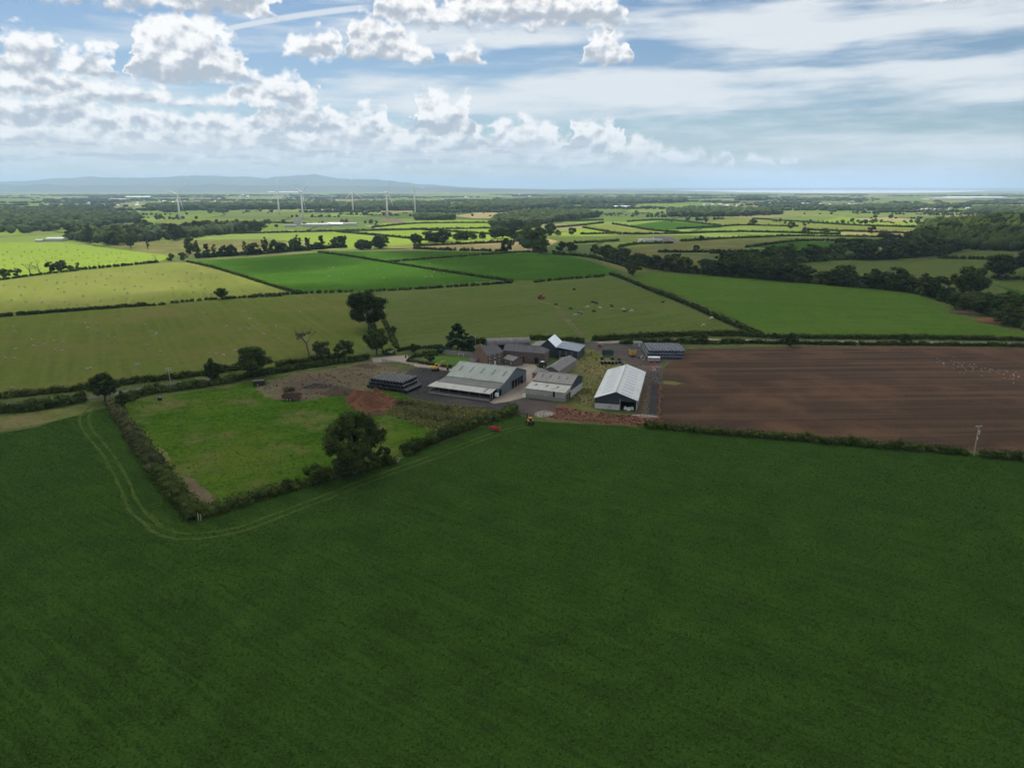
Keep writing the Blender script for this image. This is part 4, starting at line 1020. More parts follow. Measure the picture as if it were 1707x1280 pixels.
TRK = GP([(165, 672), (140, 695), (150, 722), (178, 755), (200, 795), (222, 840), (248, 870), (280, 890), (330, 893), (400, 882), (500, 845), (600, 806), (680, 777), (760, 748), (830, 722), (878, 710)])
for off in (-1.2, 1.2):
    L = polyline(TRK, 3)
    pts = []
    for i, p in enumerate(L):
        d = L[min(i + 1, len(L) - 1)] - L[max(i - 1, 0)]; nrm = Vector((-d.y, d.x)).normalized(); pts.append(p + nrm * off)
    strip('wheel_track', pts, 0.8, 'grass_track', 0.05, wob=0.5)
grass('grass_worn', (0.020, 0.042, 0.010), (0.040, 0.070, 0.018), tuft=1.0, rel=0.5)
strip('wheel_track', GP([(-200, 935), (0, 917), (140, 904), (280, 893)]), 0.6, 'grass_worn', 0.03, wob=0.25)

# ------------------------------------------------------------------ farm buildings
def sheetroof(name, col, streak, pitch=1.0, var=0.2, rough=0.75, along='x', lines=0.35):
    """corrugated sheets: ribs, lap lines, weather streaks down the slope"""
    m, q, out = newmat(name)
    p = q.n('ShaderNodeTexCoord').outputs['Object']
    x, y, z = q.sep(p)
    if along == 'y': x, y = y, x
    n1 = q.noise(q.xyz(q.m('MULTIPLY', x, 1.6), q.m('MULTIPLY', y, 0.16), 0.0), 1.0, 5, 0.65)
    n2 = q.noise(p, 0.35, 4, 0.6)
    c = q.mix(q.ss(q.m('ADD', q.m('MULTIPLY', n1, 0.6), q.m('MULTIPLY', n2, 0.4)), 0.35, 0.65), tuple(v * (1 - var) for v in col), tuple(min(1, v * (1 + var)) for v in col))
    c = q.mix(q.ss(n2, 0.48, 0.68, 0.0, 0.75), c, streak)
    c = q.mix(q.ss(q.noise(q.vm('ADD', p, (17.0, 5.0, 0.0)), 0.9, 5, 0.7), 0.58, 0.74, 0.0, 0.35), c, (0.16, 0.105, 0.07))
    lap = q.m('ABSOLUTE', q.m('SUBTRACT', q.m('FRACT', q.m('DIVIDE', x, pitch)), 0.5))
    c = q.mix(q.ss(lap, 0.42, 0.5, 0.0, lines), c, tuple(v * 0.55 for v in col))
    rib = q.m('SINE', q.m('MULTIPLY', x, 2 * math.pi / 0.2))
    bsdf(q, out, c, rough, 0.25, normal=bump(q, rib, 0.25, 0.02))
    return m

def masonry(name, c1, c2, mortar, bw=0.45, bh=0.22):
    m, q, out = newmat(name)
    p = q.n('ShaderNodeTexCoord').outputs['Object']
    x, y, z = q.sep(p)
    v = q.xyz(q.m('ADD', x, y), z, 0.0)
    b = q.n('ShaderNodeTexBrick'); q.put(b.inputs['Vector'], v); b.inputs['Scale'].default_value = 1.0
    b.inputs['Brick Width'].default_value = bw; b.inputs['Row Height'].default_value = bh; b.inputs['Mortar Size'].default_value = 0.015
    for k, c in (('Color1', c1), ('Color2', c2), ('Mortar', mortar)): b.inputs[k].default_value = tuple(c) + (1,)
    n = q.noise(p, 0.9, 5, 0.7)
    c = q.mix(q.ss(n, 0.45, 0.75, 0, 0.6), b.outputs['Color'], tuple(v_ * 0.55 for v_ in c1))
    bsdf(q, out, c, 0.9, 0.15, normal=bump(q, b.outputs['Fac'], -0.4, 0.02))
    return m

sheetroof('roof_white', (0.52, 0.54, 0.53), (0.42, 0.43, 0.42), 1.0, 0.05, 0.6)
sheetroof('roof_green', (0.300, 0.335, 0.295), (0.22, 0.235, 0.21), 1.0, 0.14)
sheetroof('roof_grey', (0.150, 0.150, 0.142), (0.105, 0.105, 0.098), 1.0, 0.2)
sheetroof('roof_pale', (0.40, 0.40, 0.36), (0.27, 0.265, 0.235), 1.0, 0.12)
sheetroof('roof_fawn', (0.235, 0.225, 0.200), (0.165, 0.155, 0.135), 1.0, 0.15)
sheetroof('roof_blue', (0.175, 0.215, 0.250), (0.14, 0.165, 0.185), 1.0, 0.1, 0.45)
sheetroof('roof_old', (0.170, 0.165, 0.165), (0.110, 0.105, 0.105), 1.0, 0.3)
sheetroof('roof_slate', (0.105, 0.100, 0.105), (0.075, 0.072, 0.078), 0.35, 0.22, lines=0.2)
sheetroof('clad_dark', (0.045, 0.055, 0.062), (0.035, 0.042, 0.048), 1.0, 0.1)
sheetroof('clad_blue', (0.125, 0.155, 0.170), (0.10, 0.115, 0.125), 1.0, 0.1)
sheetroof('clad_cream', (0.38, 0.36, 0.31), (0.24, 0.22, 0.18), 1.0, 0.1)
masonry('brick_red', (0.36, 0.16, 0.095), (0.27, 0.115, 0.07), (0.24, 0.20, 0.16), 0.24, 0.08)
masonry('stone_brown', (0.175, 0.130, 0.105), (0.125, 0.095, 0.080), (0.13, 0.115, 0.10), 0.5, 0.25)
masonry('block_grey', (0.30, 0.275, 0.24), (0.25, 0.23, 0.20), (0.17, 0.155, 0.135), 0.45, 0.225)
paint('concrete_panel', (0.50, 0.50, 0.47), 0.12, 0.85, 0.8, dirt=(0.25, 0.24, 0.2))
paint('skylight_grey', (0.085, 0.090, 0.080), 0.2, 0.5)
paint('skylight_pale', (0.30, 0.35, 0.38), 0.06, 0.35)
paint('skylight_bright', (0.78, 0.84, 0.86), 0.04, 0.25)
paint('interior_shade', (0.018, 0.017, 0.016), 0.2, 0.9)  # near-black colour stands in for the shade inside openings
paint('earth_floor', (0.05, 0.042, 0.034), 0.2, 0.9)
paint('timber', (0.165, 0.130, 0.095), 0.25, 0.85, 3.0)
paint('timber_pale', (0.33, 0.29, 0.22), 0.2, 0.85, 3.0)
paint('steel', (0.28, 0.28, 0.27), 0.15, 0.6)
paint('white_paint', (0.74, 0.73, 0.69), 0.06, 0.6)
paint('glass', (0.03, 0.04, 0.05), 0.1, 0.15, spec=0.5)
paint('dark_metal', (0.03, 0.03, 0.03), 0.2, 0.6)

def slab(b, a, bb, c, d, t=0.08, mi=0):
    """a roof plane given by its four upper corners"""
    dn = Vector((0, 0, -t))
    P = [Vector(v) for v in (a, bb, c, d)]
    b.hexa([p + dn for p in P] + P, mi)

def lerp4(a, bb, c, d, u, v):
    a, bb, c, d = (Vector(k) for k in (a, bb, c, d))
    return a.lerp(bb, u).lerp(d.lerp(c, u), v)

def roof_plane(o, name, mat, a, bb, c, d, lights=(), lmat='skylight_grey', t=0.08, mat_label=None):
    """roof sheet with roof lights: each light a sub-part standing 2 cm proud; u along the eave a-b, v up the slope"""
    b = MB(); slab(b, a, bb, c, d, t); r = b.build(name, MATS[mat], o)
    nrm = (Vector(bb) - Vector(a)).cross(Vector(d) - Vector(a)).normalized()
    if nrm.z < 0: nrm = -nrm
    for (u0, u1, v0, v1) in lights:
        k = MB(); P = [lerp4(a, bb, c, d, u, v) + nrm * 0.025 for u, v in ((u0, v0), (u1, v0), (u1, v1), (u0, v1))]
        k.hexa([p - nrm * 0.02 for p in P] + P); k.build('skylight', MATS[lmat], r)
    return r

def wall(o, name, mat, x0, y0, x1, y1, z0, z1, t=0.2, z1b=None):
    """a straight wall from one foot point to the other, its top level or sloping"""
    d = Vector((x1 - x0, y1 - y0, 0)).normalized(); n = Vector((-d.y, d.x, 0)) * t / 2
    A, B = Vector((x0, y0, 0)), Vector((x1, y1, 0)); zb = z1 if z1b is None else z1b
    b = MB(); b.hexa([A - n + Vector((0, 0, z0)), B - n + Vector((0, 0, z0)), B + n + Vector((0, 0, z0)), A + n + Vector((0, 0, z0)),
                      A - n + Vector((0, 0, z1)), B - n + Vector((0, 0, zb)), B + n + Vector((0, 0, zb)), A + n + Vector((0, 0, z1))])
    return b.build(name, MATS[mat], o)

def prism(o, name, mat, pts, dvec):
    """an outline pushed along a vector"""
    b = MB(); P = [Vector(p) for p in pts]; D = Vector(dvec); n = len(P)
    b.poly(P); b.poly([p + D for p in reversed(P)])
    for i in range(n): b.quad(P[(i + 1) % n], P[i], P[i] + D, P[(i + 1) % n] + D)
    return b.build(name, MATS[mat], o)

def boxpart(o, name, mat, c, d, rz=0.0, rx=0.0, ry=0.0):
    b = MB(); b.box(c, d, rz, 0, rx, ry); return b.build(name, MATS[mat], o)

def posts(o, xs_, y, z, r=0.12, mat='steel', name='post'):
    for x in xs_: boxpart(o, name, mat, (x, y, z / 2), (r * 2, r * 2, z))

# the long white-roofed shed
A = tag(empty('farm_shed', G(991.5, 680.5), -0.245), 'white-roofed portal shed with dark gable and open bay, standing alone on the right', 'barn')
Wd, Ln, e, r_ = 14.0, 39.5, 3.9, 6.4
lt = [(0.03 + i * 0.0935, 0.03 + i * 0.0935 + 0.035, 0.30, 0.80) for i in range(10)]
roof_plane(A, 'roof', 'roof_white', (-0.4, Ln, e - .14), (-0.4, -0.5, e - .14), (Wd / 2, -0.5, r_), (Wd / 2, Ln, r_), lt, 'skylight_pale')
roof_plane(A, 'roof', 'roof_white', (Wd + 0.4, -0.5, e - .14), (Wd + 0.4, Ln, e - .14), (Wd / 2, Ln, r_), (Wd / 2, -0.5, r_), lt, 'skylight_pale')
b = MB(); b.box((Wd / 2, Ln / 2 - .25, r_ + .05), (0.5, Ln + .5, 0.08)); b.build('ridge_cap', MATS['roof_pale'], A)
prism(A, 'gable', 'clad_dark', [(0, 0, 1.9), (8.4, 0, 1.9), (8.4, 0, 3.1), (Wd, 0, 3.1), (Wd, 0, e - .15), (Wd / 2, 0, r_ - .14), (0, 0, e - .15)], (0, 0.12, 0))
for x0, x1 in ((0.0, 4.1), (4.2, 8.3)): wall(A, 'wall_panel', 'concrete_panel', x0, 0.05, x1, 0.05, 0, 1.9, 0.18)
prism(A, 'back_gable', 'clad_dark', [(0, Ln - .1, 0), (0, Ln - .1, e - .15), (Wd / 2, Ln - .1, r_ - .14), (Wd, Ln - .1, e - .15), (Wd, Ln - .1, 0)], (0, 0.1, 0))
for x in (0.0, Wd):
    wall(A, 'side_wall', 'block_grey', x, 0.2, x, Ln - .2, 0, 1.8, 0.2); wall(A, 'side_cladding', 'clad_dark', x, 0.2, x, Ln - .2, 1.8, e - .2, 0.1)
posts(A, (8.4, 13.9), 0.0, 3.8, 0.13)
boxpart(A, 'floor', 'earth_floor', (Wd / 2, Ln / 2, 0.12), (Wd - .4, Ln - .4, 0.05))
Amat = A.matrix_basis.copy() if False else Matrix.Translation(A.location) @ Matrix.Rotation(-0.245, 4, 'Z')

# the big green-roofed cattle shed with its two lean-tos
B = tag(empty('cattle_shed', G(714.8, 655.1), -0.436), 'large cattle shed with pale green roof, dark middle lean-to and white open-fronted lean-to', 'barn')
roof_plane(B, 'roof', 'roof_green', (1.7, 9.9, 4.35), (25.9, 9.9, 4.35), (25.9, 20.4, 7.7), (1.7, 20.4, 7.7), [(0.115 + i * 0.19, 0.148 + i * 0.19, 0.38, 0.72) for i in range(5)])
roof_plane(B, 'roof', 'roof_green', (25.9, 30.6, 4.35), (1.7, 30.6, 4.35), (1.7, 20.4, 7.7), (25.9, 20.4, 7.7), [(0.115 + i * 0.19, 0.148 + i * 0.19, 0.38, 0.72) for i in range(5)])
boxpart(B, 'ridge_cap', 'roof_green', (13.8, 20.4, 7.74), (24.2, 0.5, 0.1))
roof_plane(B, 'lean_to_roof', 'roof_grey', (1.0, 4.7, 3.45), (25.8, 4.7, 3.45), (25.8, 10.2, 4.15), (1.6, 10.2, 4.15))
roof_plane(B, 'front_roof', 'roof_pale', (-0.3, -0.3, 2.75), (25.2, -0.3, 2.75), (25.0, 5.2, 3.32), (0.3, 5.2, 3.32), [(0.87, 0.895, 0.12, 0.95)])
posts(B, [0.2 + i * 4.15 for i in range(7)], 0.0, 2.66, 0.08, 'timber', 'post')
wall(B, 'feed_wall', 'block_grey', 0.1, -0.25, 25.0, -0.25, 0, 0.85, 0.18)
boxpart(B, 'feed_rail', 'steel', (12.5, -0.25, 1.3), (24.8, 0.07, 0.07))
wall(B, 'back_wall', 'interior_shade', 0.3, 4.95, 24.9, 4.95, 0, 3.2, 0.15)  # coloured near-black for the shade under the lean-to
wall(B, 'side_wall', 'block_grey', 0.1, 0.2, 0.1, 4.8, 0, 1.2, 0.18)
prism(B, 'gable', 'clad_blue', [(25.5, 4.9, 0), (25.5, 4.9, 3.3), (25.5, 10.1, 4.0), (25.5, 10.12, 4.28), (25.5, 20.4, 7.55), (25.5, 30.2, 4.3), (25.5, 30.2, 0), (25.5, 27.0, 0), (25.5, 27.0, 3.2), (25.5, 17.0, 3.2), (25.5, 17.0, 0), (25.5, 8.2, 0), (25.5, 8.2, 2.5), (25.5, 6.2, 2.5), (25.5, 6.2, 0)], (-0.12, 0, 0))
prism(B, 'back_gable', 'clad_blue', [(2.0, 4.9, 0), (2.0, 4.9, 3.3), (2.0, 10.1, 4.0), (2.0, 10.12, 4.28), (2.0, 20.4, 7.55), (2.0, 30.2, 4.3), (2.0, 30.2, 0)], (0.1, 0, 0))
wall(B, 'rear_wall', 'clad_blue', 2.2, 30.2, 25.3, 30.2, 0, 4.3, 0.12)
boxpart(B, 'floor', 'earth_floor', (13.8, 17.5, 0.12), (23, 25, 0.05))
for y in (19.5, 22.0, 24.5): boxpart(B, 'post', 'steel', (25.45, y, 1.6), (0.18, 0.18, 3.2))
boxpart(B, 'feed_bin', 'white_paint', (25.9, 3.6, 1.6), (1.0, 1.0, 1.2))
posts(B, (25.2,), 1.5, 2.9, 0.07)

# the fawn shed with a lean-to, centre right
C = tag(empty('stock_shed', G(876.8, 662.5), -0.42), 'grey-roofed stock shed with pale front and dark right gable', 'barn')
roof_plane(C, 'roof', 'roof_fawn', (-0.2, 6.3, 4.75), (15.0, 6.3, 4.75), (15.0, 13.0, 6.8), (-0.2, 13.0, 6.8), [(0.14 + i * 0.21, 0.19 + i * 0.21, 0.42, 0.72) for i in range(4)])
roof_plane(C, 'roof', 'roof_fawn', (15.0, 19.2, 4.75), (-0.2, 19.2, 4.75), (-0.2, 13.0, 6.8), (15.0, 13.0, 6.8))
boxpart(C, 'ridge_cap', 'roof_fawn', (7.4, 13.0, 6.84), (15.2, 0.5, 0.1))
roof_plane(C, 'lean_to_roof', 'roof_pale', (-0.3, -0.35, 3.55), (14.9, -0.35, 3.55), (14.9, 6.5, 4.45), (-0.3, 6.5, 4.45), [(0.16 + i * 0.27, 0.21 + i * 0.27, 0.45, 0.72) for i in range(3)], 'skylight_grey')
wall(C, 'front_cladding', 'clad_cream', 0, 0.0, 10.2, 0.0, 1.4, 3.45, 0.1); wall(C, 'front_cladding', 'clad_cream', 11.0, 0.0, 14.6, 0.0, 1.4, 3.45, 0.1)
wall(C, 'front_wall', 'block_grey', 0, 0.06, 14.6, 0.06, 0, 1.4, 0.2)
wall(C, 'shade_backing', 'interior_shade', 9.8, 0.5, 11.4, 0.5, 1.3, 3.4, 0.1)  # dark sheet added behind the gap, painting the shade inside
wall(C, 'side_wall', 'clad_cream', 14.6, 0.1, 14.6, 6.3, 2.4, 3.45, 0.1, 4.3); wall(C, 'side_pier', 'block_grey', 14.6, 0.2, 14.6, 1.6, 0, 2.4, 0.25)
wall(C, 'side_pier', 'block_grey', 14.6, 3.2, 14.6, 3.8, 0, 2.4, 0.25); wall(C, 'side_pier', 'block_grey', 14.6, 5.6, 14.6, 6.3, 0, 2.4, 0.25)
prism(C, 'gable', 'clad_dark', [(14.7, 6.35, 2.6), (14.7, 6.35, 4.65), (14.7, 13.0, 6.65), (14.7, 19.1, 4.65), (14.7, 19.1, 2.6)], (-0.12, 0, 0))
wall(C, 'gable_wall', 'concrete_panel', 14.6, 6.4, 14.6, 19.1, 0, 2.6, 0.2)
wall(C, 'left_wall', 'block_grey', 0.0, 0.1, 0.0, 19.1, 0, 3.3, 0.2); wall(C, 'rear_wall', 'block_grey', 0, 19.1, 14.6, 19.1, 0, 4.6, 0.2)
prism(C, 'left_gable', 'brick_red', [(0.05, 6.4, 3.3), (0.05, 6.4, 4.65), (0.05, 13.0, 6.65), (0.05, 19.1, 4.65), (0.05, 19.1, 3.3)], (0.15, 0, 0))
boxpart(C, 'floor', 'earth_floor', (7.3, 9.5, 0.12), (14, 19, 0.05))

def windows(o, spots, along, face, w_=0.95, h_=1.35, parent_name='window'):
    """sash windows in a wall: frame, pane and sill for each"""
    for (u, z) in spots:
        k = 0.05 * face
        if along == 'x': c = (u, k, z); f = boxpart(o, 'window', 'white_paint', c, (w_, 0.12, h_)); boxpart(f, 'pane', 'glass', (u, k * 2.4, z), (w_ - .2, 0.04, h_ - .2)); boxpart(f, 'sill', 'concrete_panel', (u, k * 2, z - h_ / 2 - .06), (w_ + .2, 0.2, 0.1))
        else: c = (k, u, z); f = boxpart(o, 'window', 'white_paint', c, (0.12, w_, h_)); boxpart(f, 'pane', 'glass', (k * 2.4, u, z), (0.04, w_ - .2, h_ - .2)); boxpart(f, 'sill', 'concrete_panel', (k * 2, u, z - h_ / 2 - .06), (0.2, w_ + .2, 0.1))

# farmhouse: brick gable towards the drive, stone long side with windows
D = tag(empty('farmhouse', (-10.4, 286.6, 0), R(50)), 'old farmhouse with slate roof, orange brick gable and two chimneys', 'house')
roof_plane(D, 'roof', 'roof_slate', (-0.2, -0.35, 5.2), (10.2, -0.35, 5.2), (10.2, 3.9, 8.2), (-0.2, 3.9, 8.2))
roof_plane(D, 'roof', 'roof_slate', (10.2, 8.15, 5.2), (-0.2, 8.15, 5.2), (-0.2, 3.9, 8.2), (10.2, 3.9, 8.2))
prism(D, 'gable', 'brick_red', [(0, 0, 0), (0, 0, 5.3), (0, 3.9, 8.05), (0, 7.8, 5.3), (0, 7.8, 0)], (0.3, 0, 0))
prism(D, 'back_gable', 'stone_brown', [(10, 0, 0), (10, 0, 5.3), (10, 3.9, 8.05), (10, 7.8, 5.3), (10, 7.8, 0)], (-0.3, 0, 0))
wall(D, 'front_wall', 'stone_brown', 0.3, 0.15, 9.7, 0.15, 0, 5.3, 0.3); wall(D, 'rear_wall', 'stone_brown', 0.3, 7.65, 9.7, 7.65, 0, 5.3, 0.3)
windows(D, [(2.0, 4.1), (5.0, 4.1), (8.0, 4.1), (2.0, 1.5), (8.0, 1.5)], 'x', -1)
dr = boxpart(D, 'door', 'white_paint', (5.0, -0.03, 1.05), (0.95, 0.1, 2.1)); boxpart(dr, 'handle', 'dark_metal', (5.35, -0.1, 1.05), (0.06, 0.06, 0.15))
for x in (0.45, 9.55):
    ch = boxpart(D, 'chimney', 'brick_red', (x, 3.9, 8.5), (0.8, 1.5, 1.7))
    for dy_ in (-0.4, 0.4): b = MB(); b.tube([(x, 3.9 + dy_, 9.3), (x, 3.9 + dy_, 9.75)], [0.14, 0.12], 8); b.build('chimney_pot', MATS['brick_red'], ch)
b = MB(); b.tube([(1.2, 7.4, 5.2), (1.2, 7.4, 13.5)], 0.06, 5); b.build('aerial_mast', MATS['steel'], D)
wall(D, 'porch_wall', 'brick_red', -2.4, 4.6, -2.4, 8.0, 0, 2.4, 0.25); wall(D, 'porch_wall', 'brick_red', -2.4, 4.6, 0, 4.6, 0, 2.4, 0.25, 3.2)
roof_plane(D, 'porch_roof', 'roof_slate', (-2.7, 8.2, 2.4), (-2.7, 4.4, 2.4), (-0.02, 4.4, 3.5), (-0.02, 8.2, 3.5))

E = tag(empty('outhouse', (-3.6, 293.0, 0), R(-50)), 'low stone outhouse with sloping grey roof against the farmhouse', 'outbuilding')
roof_plane(E, 'roof', 'roof_old', (-0.2, -0.3, 2.6), (6.6, -0.3, 2.6), (6.6, 2.7, 3.9), (-0.2, 2.7, 3.9)); roof_plane(E, 'roof', 'roof_old', (6.6, 5.6, 2.6), (-0.2, 5.6, 2.6), (-0.2, 2.7, 3.9), (6.6, 2.7, 3.9))
prism(E, 'gable', 'stone_brown', [(6.4, 0, 0), (6.4, 0, 2.6), (6.4, 2.7, 3.75), (6.4, 5.3, 2.6), (6.4, 5.3, 0)], (-0.25, 0, 0))
wall(E, 'front_wall', 'stone_brown', 0, 0.12, 6.1, 0.12, 0, 2.6, 0.25); wall(E, 'rear_wall', 'stone_brown', 0, 5.2, 6.1, 5.2, 0, 2.6, 0.25)
boxpart(E, 'door', 'timber', (3.2, -0.03, 1.0), (1.1, 0.08, 2.0)); windows(E, [(1.4, 1.5), (4.9, 1.5)], 'x', -1, 0.7, 0.8)

Fb = tag(empty('stone_barn', (-3.6, 299.4, 0), -0.34), 'long stone barn with grey slated roof and hipped right end across the yard', 'barn')
roof_plane(Fb, 'roof', 'roof_slate', (-0.2, -0.3, 4.6), (18.6, -0.3, 4.6), (15.6, 3.6, 6.9), (-0.2, 3.6, 6.9)); roof_plane(Fb, 'roof', 'roof_slate', (18.6, 7.5, 4.6), (-0.2, 7.5, 4.6), (-0.2, 3.6, 6.9), (15.6, 3.6, 6.9))
b = MB(); b.poly([(18.6, -0.3, 4.6), (18.6, 7.5, 4.6), (15.6, 3.6, 6.9)]); b.poly([(18.6, 7.5, 4.5), (18.6, -0.3, 4.5), (15.6, 3.6, 6.8)]); b.build('hip_roof', MATS['roof_slate'], Fb)
boxpart(Fb, 'ridge_cap', 'roof_old', (7.7, 3.6, 6.93), (15.8, 0.35, 0.1))
for a in ((0, 0.15, 3.0, 0.15), (4.4, 0.15, 8.4, 0.15), (9.4, 0.15, 14.0, 0.15), (15.8, 0.15, 18.2, 0.15)): wall(Fb, 'front_wall', 'stone_brown', *a, 0, 4.6, 0.35)
for a in ((3.0, 4.4), (8.4, 9.4), (14.0, 15.8)): wall(Fb, 'lintel_wall', 'stone_brown', a[0], 0.15, a[1], 0.15, 2.4, 4.6, 0.345); wall(Fb, 'door', 'interior_shade', a[0], 0.3, a[1], 0.3, 0, 2.4, 0.08)  # each opening closed by a sheet painted as dark as the shade within
wall(Fb, 'rear_wall', 'stone_brown', 0, 7.0, 18.2, 7.0, 0, 4.6, 0.35); wall(Fb, 'end_wall', 'stone_brown', 18.2, 0.33, 18.2, 6.8, 0, 4.55, 0.35)
prism(Fb, 'gable', 'stone_brown', [(0, 0, 0), (0, 0, 4.6), (0, 3.6, 6.8), (0, 7.2, 4.6), (0, 7.2, 0)], (-0.3, 0, 0))

Gb = tag(empty('arched_barn', (-11.5, 317.6, 0), 0.15), 'low barn with rounded grey iron roof at the back of the farm', 'barn')
N = 9; arc = [(-3.4 * math.cos(math.pi * i / (N - 1)), 3.0 + 2.3 * math.sin(math.pi * i / (N - 1))) for i in range(N)]
b = MB()
for i in range(N - 1):
    (y0, z0), (y1, z1) = arc[i], arc[i + 1]
    slab(b, (0, y0 + 3.2, z0), (20.2, y0 + 3.2, z0), (20.2, y1 + 3.2, z1), (0, y1 + 3.2, z1), 0.06)
b.build('roof', MATS['roof_old'], Gb)
for i in range(6): boxpart(Gb, 'post', 'steel', (0.2 + i * 3.95, 0.0, 1.45), (0.18, 0.18, 2.9))
wall(Gb, 'rear_wall', 'clad_dark', 0, 6.3, 20, 6.3, 0, 3.0, 0.1); wall(Gb, 'shade_backing', 'interior_shade', 0, 2.2, 20, 2.2, 0, 3.2, 0.1)  # dark sheet added inside the open front, painted as its shade
for x in (0.02, 20.1): prism(Gb, 'gable', 'clad_dark', [(x, 0.0, 0)] + [(x, y + 3.2, z - .05) for y, z in arc] + [(x, 6.4, 0)], (0.06 if x < 1 else -0.06, 0, 0))

Hb = tag(empty('blue_shed', (12.3, 307.0, 0), -0.30), 'navy gabled shed with bright roof light and long blue-grey side roof', 'barn')
roof_plane(Hb, 'roof', 'skylight_bright', (7.7, -0.4, 4.6), (7.7, 12.0, 4.6), (3.8, 12.0, 8.1), (3.8, -0.4, 8.1))
roof_plane(Hb, 'roof', 'roof_old', (-0.2, 12.0, 4.6), (-0.2, -0.4, 4.6), (3.8, -0.4, 8.1), (3.8, 12.0, 8.1), [(0.15, 0.3, 0.1, 0.95), (0.6, 0.75, 0.1, 0.95)], 'skylight_bright')
prism(Hb, 'gable', 'clad_dark', [(0, 0, 0), (0, 0, 4.6), (3.8, 0, 7.95), (7.5, 0, 4.6), (7.5, 0, 0)], (0, 0.12, 0)); prism(Hb, 'back_gable', 'clad_dark', [(0, 11.7, 0), (0, 11.7, 4.6), (3.8, 11.7, 7.95), (7.5, 11.7, 4.6), (7.5, 11.7, 0)], (0, 0.12, 0))
roof_plane(Hb, 'side_roof', 'roof_blue', (18.0, -1.8, 3.9), (18.0, 12.3, 3.9), (7.75, 12.3, 5.2), (7.75, -1.8, 5.2))
roof_plane(Hb, 'side_roof', 'roof_old', (-5.6, 13.5, 3.7), (-5.6, 2.4, 3.7), (-0.25, 2.4, 4.6), (-0.25, 13.5, 4.6))
wall(Hb, 'side_wall', 'clad_dark', 7.8, -1.3, 17.6, -1.3, 1.6, 3.85, 0.12, 3.7); posts(Hb, (9.5, 12.2, 14.9, 17.5), -1.4, 3.7, 0.1)
wall(Hb, 'rear_wall', 'clad_dark', -5.3, 12.1, 17.6, 12.1, 0, 3.7, 0.12); wall(Hb, 'end_wall', 'clad_dark', 17.6, -1.1, 17.6, 12.0, 0, 3.8, 0.12); wall(Hb, 'end_wall', 'clad_dark', -5.3, 2.6, -5.3, 12.0, 0, 3.6, 0.12); wall(Hb, 'front_wall', 'clad_dark', -5.2, 2.6, -0.1, 2.6, 0, 3.6, 0.12)
wall(Hb, 'shade_backing', 'interior_shade', 7.8, 4.0, 17.4, 4.0, 0, 4.0, 0.1); boxpart(Hb, 'feed_barrier', 'timber_pale', (12.0, -1.9, 0.5), (5.5, 0.3, 1.0))  # dark sheet under the side roof paints the shade of the open bay

Ib = tag(empty('byre', (18.2, 270.5, 0), R(66)), 'low old byre with sagging grey roof between yard and rough grass', 'barn')
roof_plane(Ib, 'roof', 'roof_old', (-0.2, -0.3, 2.7), (22.0, -0.3, 2.7), (22.0, 3.1, 4.3), (-0.2, 3.1, 4.3)); roof_plane(Ib, 'roof', 'roof_old', (22.0, 6.5, 2.7), (-0.2, 6.5, 2.7), (-0.2, 3.1, 4.3), (22.0, 3.1, 4.3))
wall(Ib, 'side_wall', 'block_grey', 0, 0.1, 21.8, 0.1, 0, 2.7, 0.25); wall(Ib, 'side_wall', 'stone_brown', 0, 6.1, 21.8, 6.1, 0, 2.7, 0.25)
for x in (0.0, 21.6): prism(Ib, 'gable', 'stone_brown', [(x, 0, 0), (x, 0, 2.65), (x, 3.1, 4.15), (x, 6.2, 2.65), (x, 6.2, 0)], (0.2, 0, 0))
Jb = tag(empty('dairy', (12.6, 268.0, 0), R(66)), 'small brick lean-to shed behind the stock shed at the yard corner', 'outbuilding')
roof_plane(Jb, 'roof', 'roof_old', (-0.2, 5.2, 2.3), (-0.2, -0.2, 2.3), (5.2, -0.2, 3.0), (5.2, 5.2, 3.0)); wall(Jb, 'wall', 'brick_red', 0, 0.1, 0, 5.0, 0, 2.3, 0.25); wall(Jb, 'wall', 'brick_red', 0.2, 5.0, 5.0, 5.0, 0, 2.3, 0.25, 2.9); wall(Jb, 'wall', 'brick_red', 0.2, 0.1, 5.0, 0.1, 0, 2.3, 0.25, 2.9)

# garden wall and field fences
gw = tag(empty('garden_wall', (0, 0, 0)), 'pale stone wall behind the garden lawn', 'wall')
L = [Vector((-31.2, 312.3)), Vector((-24.0, 308.8)), Vector((-16.9, 305.8))]
for a, c in zip(L, L[1:]): wall(gw, 'wall_length', 'block_grey', a.x, a.y, c.x, c.y, 0, 2.1, 0.35)
for p in L: boxpart(gw, 'pier', 'block_grey', (p.x, p.y, 1.15), (0.5, 0.5, 2.3))

def fence(pts, label, gap=2.2, h=1.25, rails=3, mat='timber', name='fence'):
    """posts and rails, each a part"""
    o = tag(empty(name, (pts[0][0], pts[0][1], 0)), label, 'fence')
    o0 = Vector((pts[0][0], pts[0][1]))
    P = [p - o0 for p in polyline(pts, gap, False)]
    for p in P: boxpart(o, 'post', mat, (p.x, p.y, h / 2), (0.14, 0.14, h + 0.1))
    for i in range(len(P) - 1):
        a, c = P[i], P[i + 1]; d = c - a
        for k in range(rails): boxpart(o, 'rail', mat, ((a.x + c.x) / 2, (a.y + c.y) / 2, h * (0.3 + 0.62 * k / max(1, rails - 1))), (d.length, 0.06, 0.13), math.atan2(d.y, d.x))
    return o
fence([(-55.8, 297.0), (-48, 292.5), (-41.3, 288.6)], 'dark rail fence beside the farm drive')
fence([(-41.3, 288.0), (-41.8, 283.5), (-46.0, 279.0), (-50.0, 275.0)], 'post and rail fence between black yard and rough ground', rails=2)
fence([tuple(G(1103, 608))[:2], tuple(G(1101, 640))[:2], tuple(G(1098, 697))[:2]], 'post and wire fence between hardcore strip and ploughed field', 3.2, 1.1, 2)
